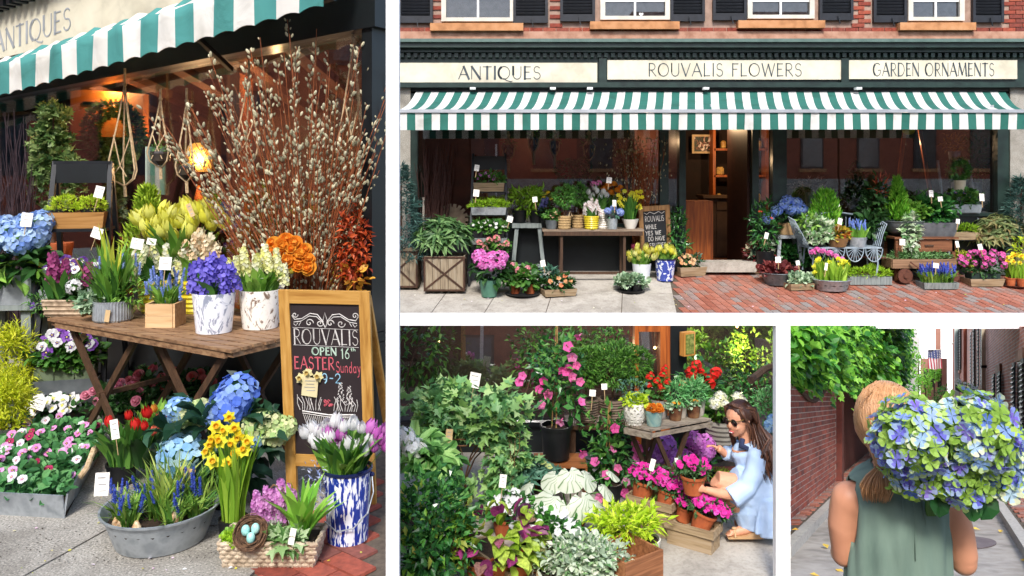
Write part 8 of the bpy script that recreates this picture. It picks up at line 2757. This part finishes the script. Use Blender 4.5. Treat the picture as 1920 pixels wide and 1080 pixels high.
mb.tube([(36,20,66),(-10,24,74),(-40,24,62)],[24,22,17],12);mb.tube([(-40,24,62),(-6,24,34),(26,24,14)],[15,13,8],10);mb.tube([(26,24,14),(10,24,7),(-8,24,6)],[8,8,6],8)
fuse(wp,mb,'body',SKIN,.0062,4)
DRS = M('pale_blue_cotton',['#9db9dc','#b4cbe8','#a9c2e2'],.85,scale=6,bump=.35,bscale=22)
mb = MB()
mb.tube([(9,2,170),(14,2,156),(24,2,130),(34,2,104),(40,2,80)],[(17,24),(28,38),(27,36),(28,38),(34,44)],16)
ell(mb,(18,-26,150),(17,16,17))
mb.tube([(20,-30,150),(10,-38,122),(-4,-42,100),(-34,-46,82)],[18,18,18,20],14)
mb.tube([(8,28,150),(-8,34,132),(-26,28,138)],[18,16,14],12)
mb.tube([(40,-8,82),(6,-14,84),(-26,-18,96)],[(34,46),(32,42),(27,33)],14)
mb.tube([(42,0,90),(42,-2,50),(40,-6,10)],[(36,44),(37,46),(38,48)],16)
mb.tube([(14,-10,80),(18,-14,48),(24,-16,20)],[(34,44),(28,42),(18,36)],12)
for i in range(9):
 a = i*.7;x0 = 14+i*6.2
 mb.tube([(24+i*3,-44-2*math.sin(a),78),(x0,-48+3*math.sin(a*2),44),(x0-4+2*math.cos(a),-50+4*math.sin(a),10+8*(i<2))],[2.5,4,5.5],6)
fuse(wp,mb,'dress',DRS,.009,3)
wp.part('collar_tie',MB().tube([(-4,-14,178),(-8,-22,168),(4,-24,164)],[5,6,4],8),M('navy_cloth',['#1c2440','#2a3454'],.8))
HAIRB = LM('brown_hair',['#2e1a12','#4a2c1e','#64402c','#523424'],trans=.05,rough=.38,spec=.5)
mb = MB()
ell(mb,hd(-7,0,9),(27,24,26),RH)
def lock(mb,pts,r,n=5):
 mb.tube(pts,[r*(.6+.5*math.sin(math.pi*min(1,.25+i/len(pts))))*(1 if i<len(pts)-1 else .25) for i in range(len(pts))],n)
for i in range(150):
 a = random.uniform(-1.5,1.5)
 st_ = hd(random.uniform(-4,12)-3*abs(a),20*math.sin(a)*.6,33-5*abs(math.sin(a)))
 side = a
 q1 = hd(-16-random.random()*10,25*math.sin(a),12+random.uniform(-6,6))
 q2 = hd(-26,24*math.sin(a),-14)
 ex = 10+52*random.random()**.8;
 e = Vector((ex+8,-34+16*math.sin(a*1.4)+random.uniform(-8,8),110+random.uniform(0,46)-ex*.12))
 m1 = q2.lerp(e,.4)+Vector((random.uniform(-7,7)+6,-8-random.random()*8,random.uniform(-4,6)))
 m2 = q2.lerp(e,.75)+Vector((random.uniform(-7,7),-4,random.uniform(-4,4)))
 lock(mb,[st_,q1,q2,m1,m2,e],random.uniform(1.5,3.2))
for i in range(40):
 s = random.choice((-1,1,1))
 b = hd(8+random.uniform(-6,4),s*(12+random.random()*6),26)
 lock(mb,[b,hd(6,s*23,8),hd(0-random.random()*6,s*25,-14),hd(-2,s*24,-36)+Vector((random.uniform(-6,4),0,0)),hd(2+random.uniform(-8,6),s*20,-58-random.random()*12)],random.uniform(1.3,2.6))
wp.part('hair',mb,HAIRB,smooth=True)
LENS = M('dark_lens',['#140e0c','#1e1613'],.08,scale=3,spec=.8)
for s in (-1,1):
 m = MB();m.ball((0,0,0),(1.6,8.2,7),12,8)
 m.V = [tuple(RH @ Vector(v)+hd(22.5,s*9.5,3.5)) for v in m.V]
 wp.part('sunglass_lens',m,LENS,smooth=True)
wp.part('sunglass_frame',MB().tube([hd(-2,-22,5),hd(20,-17,7),hd(24.5,0,7),hd(20,17,7),hd(-2,22,5)],.9,5),M('gold_wire',['#a8864a','#c4a468'],.3,.8))
m = MB();m.ball((0,0,0),(2,6.4,2.4),10,6);m.V = [tuple(RH @ Vector(v)+hd(24.4,0,-15.5)) for v in m.V]
wp.part('lips',m,M('red_lips',['#a83a44','#b84c54'],.4),smooth=True)
m = MB();m.ball((0,0,0),(1.2,4.6,.9),8,5);m.V = [tuple(RH @ Vector(v)+hd(26,0,-15.4)) for v in m.V]
wp.part('teeth',m,M('teeth',['#e0dcd4','#eae6de'],.3))
TANL = M('tan_leather',['#b08a60','#c9a47a'],.6,scale=12)
pts = [(-34,2),(30,2),(26,16),(20,17),(0,8),(-24,4.5),(-36,4)]
wp.part('sandal',MB().extr([(x,-32,z-1.5) for x,z in pts],(0,22,0)),TANL)
wp.part('sandal_strap',MB().tube([(-22,-33,4),(-22,-26,15),(-22,-18,15.5),(-22,-10,4)],2.2,5).tube([(12,-31,30),(6,-22,33),(12,-10,30),(22,-14,28),(22,-28,28),(12,-31,30)],1.8,5),TANL)
wp.part('sandal_knot',MB().ball((-22,-24,17),(5,4,3),8,6),TANL)
p = Pl('impatiens','magenta impatiens in the terracotta pot held in the woman hands','potted plant',0,0,loc=wp.loc+Vector((-100,-34,86))*wp.k)
p.pot(17,23,34,TERRA,rim=2)
p.fol(LM('impatiens_dark',['#24401f']),240,(2,0,46),(32,22,18),13,'leaf',clumps=14)
p.flw('pansy',MAG[:1],p.dome(13,(0,-4,46),(32,20,22)),14.5,face=(-.1,-1,.6))

# ---- the woman in the alley
CLIP[:] = [1478,1990,612,4000]
w4 = Pl('person','woman seen from behind in a sage green sleeveless top with fair ponytail','person',1685,1080,d=2.4)
SHT = M('sage_linen',['#5f7468','#728779','#687d70'],.9,scale=5,stretch=(2.5,2.5,.6),bump=.5,bscale=9)
LINEN = SHT
mb = MB()
rings(mb,[(-6,6,-330,80,60),(-4,4,-250,106,76),(0,0,-120,98,68),(0,0,0,88,62),(0,0,80,86,60),(-2,0,140,92,56),(-4,2,168,86,48),(-5,4,182,72,42),(-6,6,194,50,38),(-8,8,208,33,33),(-12,8,240,30,32),(-14,10,256,30,32)],20)
ell(mb,(-18,6,292),(52,64,70));ell(mb,(-20,40,262),(34,40,44));ell(mb,(-20,74,270),(9,14,12))
for s in (-1,1):ell(mb,(-18+s*53,12,278),(6,14,20))
mb.tube([(-56,4,156),(-84,4,148),(-98,6,128),(-103,8,92),(-98,12,38)],[26,29,29,26,22],16);ell(mb,(-92,4,140),(33,31,36));ell(mb,(-98,14,34),(22,23,23))
mb.tube([(-98,12,38),(-84,60,14),(-58,104,4)],[22,20,15],14);hand(mb,(-58,104,4),(.7,.7,0),(.5,-.5,.3),95,.6,1)
mb.tube([(46,4,156),(80,2,148),(96,0,126),(108,-4,86),(118,-8,36)],[26,30,31,29,25],16);ell(mb,(90,2,138),(34,32,38));ell(mb,(118,-6,30),(24,25,25))
mb.tube([(118,-6,34),(124,30,60),(104,62,130),(92,66,168)],[24,25,19,14],14);hand(mb,(92,66,166),(-.2,-.3,1),(-.3,-.8,-.2),95,.9,-1)
for s in (-1,1):
 mb.tube([(-4+s*46,4,-280),(-4+s*48,2,-450),(-4+s*46,-6,-640)],[58,42,24],12);mb.tube([(-4+s*46,-8,-645),(-4+s*48,50,-655),(-4+s*50,100,-660)],[24,22,16],10)
fuse(w4,mb,'body',SKIN2,.006,14)
mb = MB()
sh = []
n = 56
prof = [(-300,118,86,0),(-180,112,80,0),(-60,100,71,0),(20,93,66,0),(70,93,66,0),(105,93,66,1),(140,93,64,1),(166,92,58,1),(180,87,50,1),(188,76,45,0),(196,56,42,0),(203,40,39,0)]
V,F = [],[]
for j,(z,rx,ry,arm) in enumerate(prof):
 for k in range(n):
  a = 2*math.pi*k/n
  wv = (2.2*math.sin(k*1.75+z*.012)+1.6*math.sin(k*.9-z*.03)+1.2*math.sin(z*.09+k*.4))*(1.4 if z<120 else .7)
  pinch = 1.0
  if arm:pinch = 1-.06*abs(math.cos(a))**6
  x,y = (rx*pinch+wv)*math.cos(a)-(2 if z<150 else 5),(ry+wv)*math.sin(a)+(0 if z<160 else 4)
  V.append((x,y,z+(6*math.sin(a) if z>180 else 0)))
for j in range(len(prof)-1):
 for k in range(n):
  a = 2*math.pi*(k+.5)/n
  zc = (prof[j][0]+prof[j+1][0])/2
  # armholes: open at the sides where the arms leave the body
  if 62<zc<177 and abs(math.cos(a))>.95:continue
  k2 = (k+1)%n
  F.append((j*n+k,j*n+k2,(j+1)*n+k2,(j+1)*n+k))
mb.add(V,F)
shirt = w4.part('tank_top',mb,SHT,smooth=True)
m = shirt.modifiers.new('s','SUBSURF');m.levels = 2;m.render_levels = 2
m = shirt.modifiers.new('t','SOLIDIFY');m.thickness = .004;m.offset = 1
mb = MB()
for (pts) in ([(-2,-58,172),(-3,-63,150),(-4,-66,110),(-2,-66,60)],[(14,-58,172),(16,-63,140),(20,-65,90)],[(-20,-57,172),(-22,-62,146),(-26,-64,100)],[(40,-52,150),(48,-54,110),(54,-52,60),(50,-50,0)],[(-48,-50,120),(-52,-52,60),(-46,-54,-20)],[(66,-40,60),(50,-54,30),(20,-66,10)],[(70,-36,40),(40,-58,2),(0,-70,-20)]):
 mb.tube(pts,[(2,1)]+[(3.2,1.3)]*(len(pts)-2)+[(1,.6)],8)
w4.part('pleat',mb,SHT,smooth=True,kind='stuff')
mb = MB()
for s in (-1,1):
 rings(mb,[(-4+s*48,0,-640,40,40),(-4+s*48,2,-450,54,52),(-4+s*46,4,-290,66,74),(-4+s*34,4,-230,74,78)],14)
w4.part('trousers',mb,M('dark_denim',['#1c2436','#2a3650'],.9,scale=30),smooth=True)
BLOND = LM('fair_hair',['#96683f','#a67a50','#b68a60','#ac8056','#c09870'],trans=.06,rough=.35,spec=.5)
mb = MB()
ell(mb,(-20,2,296),(55,64,68))
tie = Vector((-52,-44,222))
for i in range(1000):
 a = random.uniform(-2.2,2.2);b = random.uniform(.05,1.25)
 ph = random.uniform(-2.1,2.1)
 hx,hy,hz = math.sin(ph)*.93,random.uniform(-.12,.36),math.cos(ph)*.93
 s0 = Vector((-20+57*hx,2+66*hy,296+70*hz))
 t_ = tie+Vector((random.uniform(-9,9),random.uniform(-7,7),random.uniform(-5,5)))
 pts = []
 for k in range(11):
  u = k/10
  q = s0.lerp(t_,u)-Vector((-20,2,292))
  g = math.sqrt((q.x/57)**2+(q.y/66)**2+(q.z/71)**2) or 1
  f = 1/g if g<1.03 else 1
  f = f*(1-max(0,u-.72)*.9)+max(0,u-.72)*.9 if u>.72 else f
  pts.append(Vector((-20,2,292))+q*(f*random.uniform(1.0,1.012)))
 pts[-1] = t_
 mb.tube(pts,[.8]*11,4)
for i in range(320):
 a = random.uniform(0,6.28);r_ = random.random()**.5
 o_ = Vector((math.cos(a)*12*r_,math.sin(a)*9*r_,0))
 e = Vector((-68+math.cos(a)*26*r_,-58+math.sin(a)*10*r_,168+random.uniform(-6,14)))
 mb.tube([tie+o_*.7,tie.lerp(e,.35)+o_*1.0+Vector((-6,-4,0)),tie.lerp(e,.7)+o_*1.1+Vector((-4,-4,0)),e],[1.0,1.2,1.1,.3],3)
for i in range(26):
 a = random.uniform(-1.2,.4)
 s0 = Vector((-20+58*math.sin(a),-10,290+68*math.cos(a)))
 mb.tube([s0,s0+Vector((random.uniform(-12,2),-6,random.uniform(-2,8))),s0+Vector((random.uniform(-26,-4),-8,random.uniform(-30,2)))],[.5,.45,.2],3)
w4.part('hair',mb,BLOND,smooth=True)
w4.part('hair_tie',MB().tube([tie+Vector((11*math.cos(t),9*math.sin(t),-3)) for t in np.linspace(0,6.283,13)],2,5),M('hair_band',['#5a3c24','#6f4c30'],.7))

# bouquet of big green and blue hydrangeas over her shoulder; the larger florets are single pieces
bq = Pl('hydrangea_bouquet','huge bunch of green and blue hydrangea heads carried over her right shoulder','bouquet',1770,850,d=2.19)
def fl4(name,ci,co):
 V,F,I = [(0,0,0)],[],[]
 for i in range(4):
  a0 = i*math.pi/2+.1
  for (r_,w_,z_) in ((.24,.19,.03),(.42,.30,.10),(.55,.20,.12)):
   for t in (-1,0,1):
    x,y = r_+(.03 if t==0 else 0),w_*t
    V.append((x*math.cos(a0)-y*math.sin(a0),x*math.sin(a0)+y*math.cos(a0),z_-(.05 if t==0 else 0)+.02*math.sin(i*3+t)))
  b = 1+i*9
  F+=[(0,b,b+1),(0,b+1,b+2)];I+=[0,0]
  for j in range(2):
   for t in range(2):
    F.append((b+j*3+t,b+j*3+3+t,b+j*3+4+t,b+j*3+1+t));I.append(1 if j==1 else (0 if t==i%2 else 1))
 mb = MB();mb.add(V,F);mb.I = I
 return mb.mesh(name,[petalM(*ci),petalM(*co)])
FM = [fl4('floret',('#4c68ba','#7a94d4'),('#86a63e','#a4bc58')),fl4('floret',('#6a82ca','#94a8dc'),('#90b058','#aec678')),fl4('floret',('#6c8c34','#84a446'),('#7a9c40','#98b65a')),fl4('floret',('#5f60bc','#8480cc'),('#8aa0c8','#a8b8d8')),fl4('floret',('#7a9ad0','#a8c0e0'),('#b0c890','#cedcb0')),fl4('floret',('#6a58b4','#8a78c4'),('#7c88c8','#9ca8d4'))]
cntF = 0
rest = {}
under = []
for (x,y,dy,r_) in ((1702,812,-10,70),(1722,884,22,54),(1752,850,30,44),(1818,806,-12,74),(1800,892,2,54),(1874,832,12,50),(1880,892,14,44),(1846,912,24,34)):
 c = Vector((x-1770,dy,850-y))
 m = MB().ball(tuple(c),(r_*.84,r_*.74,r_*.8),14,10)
 bq.part('gap_shade_core',m,LM('hyd_gap_shade',['#1c2c1c','#2c4028']),smooth=True)  # stem mass, kept dark to put shade into the floret gaps
 n = int(46*(r_/64)**2)
 for lay,(nn,f0,f1,s0,s1) in enumerate(((n,.93,1.04,26,34),(n*2,.8,.94,22,30))):
  for i in range(nn):
   z = 1-(i+.5)/nn*1.6;th = i*2.39996+lay
   q = math.sqrt(max(0,1-z*z))
   nv = Vector((q*math.cos(th),-z,q*math.sin(th)))
   ps = c+nv*r_*random.uniform(f0,f1)
   nv2 = nv+Vector((random.uniform(-.7,.7),random.uniform(-.3,.3),random.uniform(-.6,.7)))
   low = nv.z<-.1
   me = random.choice(FM[:1]+FM[3:6]+FM[2:3]) if low and random.random()<.6 else random.choice(FM+FM[1:3]*2+FM[2:3]+FM[4:5])
   e = rot_to(nv2,random.uniform(0,6.28));sz = random.uniform(s0,s1)*bq.k
   if lay==0 and cntF<298:
    obj('floret',me,bq.o,ps*bq.k,e,sz);cntF+=1
   else:
    under.append((me,ps*bq.k,e,sz))
byme = {}
for me,ps,e,sz in under:byme.setdefault(me.name,(me,[]))[1].append((ps,e,sz))
for me,l_ in byme.values():
 mb = MB()
 for ps,e,sz in l_:
  R = e.to_matrix()
  n0 = len(mb.V)
  mb.V+=[tuple(R @ (v.co*sz)+ps) for v in me.vertices]
  mb.F+=[tuple(i+n0 for i in p_.vertices) for p_ in me.polygons]
  mb.I+=[p_.material_index for p_ in me.polygons]
 obj('inner_florets',mb.mesh('inner_florets',list(me.materials)),bq.o,kind='stuff')
for (x,y,a) in ((1812,940,.3),(1858,938,-.4),(1756,930,.1)):
 V,FA = scat(t_round(.8,.1,.2),(Vector((x-1770,4,850-y))*bq.k)[None] if False else np.array([tuple(Vector((x-1770,4,862-y))*bq.k)]),np.array([[a,-.3,-1.0]]),np.array([[0,-1.0,.2]]),np.array([52*bq.k]))
 obj('leaf',mesh_np('leaf',V,FA,G_GLOS),bq.o)
mb = MB()
for i in range(6):mb.tube([(-20+i*16,20,-40),(0+i*5,60,-100),(10+i*3,80,-150)],4,6)
bq.part('stems',mb,STK)
fuse_all()

# ---- ivy over the garden wall, trees and the flag down the alley
def ivy_mass(name,label,n,d0,d1,ylow,a0,a1,mats,ls,seed):
 r = np.random.default_rng(seed)
 o = thing(name,label,'ivy',A(AL,(d0+d1)/2,1.9))
 d = d0*(d1/d0)**r.random(n*3)
 px_jit = 26*np.sin(d*2.9)+16*np.sin(d*7.3+1)+14*r.normal(size=n*3)
 py = 606+(ylow+px_jit-606)*r.random(n*3)**.8
 bulge = .5+.5*np.sin(d*3.7+py*.09)*np.cos(py*.13+d)
 a = AL+a0+(a1-a0)*(.25+.75*bulge)*r.random(n*3)**.4
 d = d*SA;a = a*SA
 X = SKX*d+a;Z = EZ-(py-HY)/FP*d
 pos = np.stack([X,d,Z],1)
 px = CX+X/d*FP
 ok = (py>607) & (px>1476)
 pos,bulge = pos[ok][:n],bulge[ok][:n]
 m = len(pos)
 dv = np.stack([np.full(m,.7),r.normal(size=m)*.5,-.6+r.normal(size=m)*.5],1);no = np.stack([np.full(m,.6),np.full(m,-.55),np.full(m,.7)],1)+r.normal(size=(m,3))*.45
 sel = r.random(m)
 off = np.array(o.location)
 for i,mt in enumerate(mats):
  q = (sel>=i/len(mats)) & (sel<(i+1)/len(mats))
  V,FA = scat(IVY if i==0 else ROUND,pos[q]-off,dv[q],no[q],ls*SA*(.7+.7*r.random(q.sum())))
  obj('leaves',mesh_np('leaves',V,FA,mt),o)
 MB().tube([A(AL+.02,d0+(d1-d0)*t,1.8+.2*math.sin(t*9))-o.location for t in np.linspace(0,1,14)],.025,6).build('vine_stem',BARK,o)
 return o
IVB = LM('ivy_bright',['#3f7a1e','#64a02e','#8cbf4a','#4f8a28'],trans=.35)
IVD = LM('ivy_deep',['#1f4a16','#2f6a22','#4a8430'],trans=.3)
ivy_mass('ivy','bright green ivy hanging over the near stretch of the garden wall',8000,7.7,15.5,690,.02,.75,[IVB,IVB,IVD],.10,3)
ivy_mass('ivy','darker dense ivy covering the far stretch of the garden wall',7500,15,38,712,.1,1.15,[IVD,IVB,IVD],.13,4)
for (px,py,d,w,h,lab) in ((1735,716,50,12,26,'small pale green street tree far down the alley under the flag'),(1752,700,47,10,14,'little light green tree just below the flag'),(1768,748,36,13,22,'round dark green shrub by the far right house wall'),(1722,690,55,9,40,'slim yellow green tree beside the far end of the ivy')):
 d = d*SA
 p = Pl('alley_tree',lab,'tree',px,py,d=d)
 p.fol(IVB if 'dark' not in lab else IVD,420,(0,0,0),(w,w,h),5,'leaf',clumps=22,jit=.8,name='crown')
 hz_ = (p.loc.z-A(0,d/SA).z)/p.k
 p.part('trunk',MB().tube([(0,0,-hz_),(0,0,-h*.2),(1,0,h*.4)],[1.6,1.1,.5],6),BARK)
p = Pl('box_flowers','white flowers growing in the window box of the middle brick house','plants',0,0,loc=A(AR-.25,29.0,2.0))
p.fol(G_MID,120,(0,0,4),(7,44,6),5);p.flw('cluster',('#dcdcd8/#eeeeea',),[(random.uniform(-7,3),random.uniform(-40,40),6+random.random()*5) for i in range(26)],6,min_px=20)
fl = thing('flag','American flag hanging from a pole on the right side of the alley','flag',P(1753,656,40*SA))
kf = 40*SA/FP
fw,fh = 26*kf,36*kf
FW_,FR_,FB_ = M('flag_white',['#c9c6c8','#d8d5d6'],.9),M('flag_red',['#a03a44','#b04a54'],.9),M('flag_blue',['#3a4470','#48527e'],.9)
def fpt(u,v):return Vector(((u-.5)*fw+.04*v,.06*math.sin(u*7+v*2),-v*fh))
mb = MB()
for i in range(13):
 u0,u1 = i/13,(i+1)/13
 for (v0,v1) in ((.0,.45),(.45,.75),(.75,1.0)):
  if i<13 and v0<.45:mi = 2
  else:mi = 1 if i%2==0 else 0
  q = [fpt(u0,v0),fpt(u1,v0),fpt(u1,v1),fpt(u0,v1)]
  mb.extr(q,(0,.012,0),mi)
mb.build('cloth',[FW_,FR_,FB_],fl)
mb = MB()
for i in range(6):
 for j in range(5):
  c = fpt(.1+i*.16,.05+j*.09)+Vector((0,-.012,0))
  mb.extr([c+Vector((.023*(1 if k%2 else .42)*math.cos(k*.6283+.314),0,0.023*(1 if k%2 else .42)*math.sin(k*.6283+.314))) for k in range(10)],(0,-.004,0))
mb.build('star',FW_,fl,kind='stuff')
MB().tube([fpt(-.1,-.03),fpt(1.0,.02),Vector((.8,.25,.2))],.018,6).build('pole',M('pale_pipe',['#b9ad97']),fl)
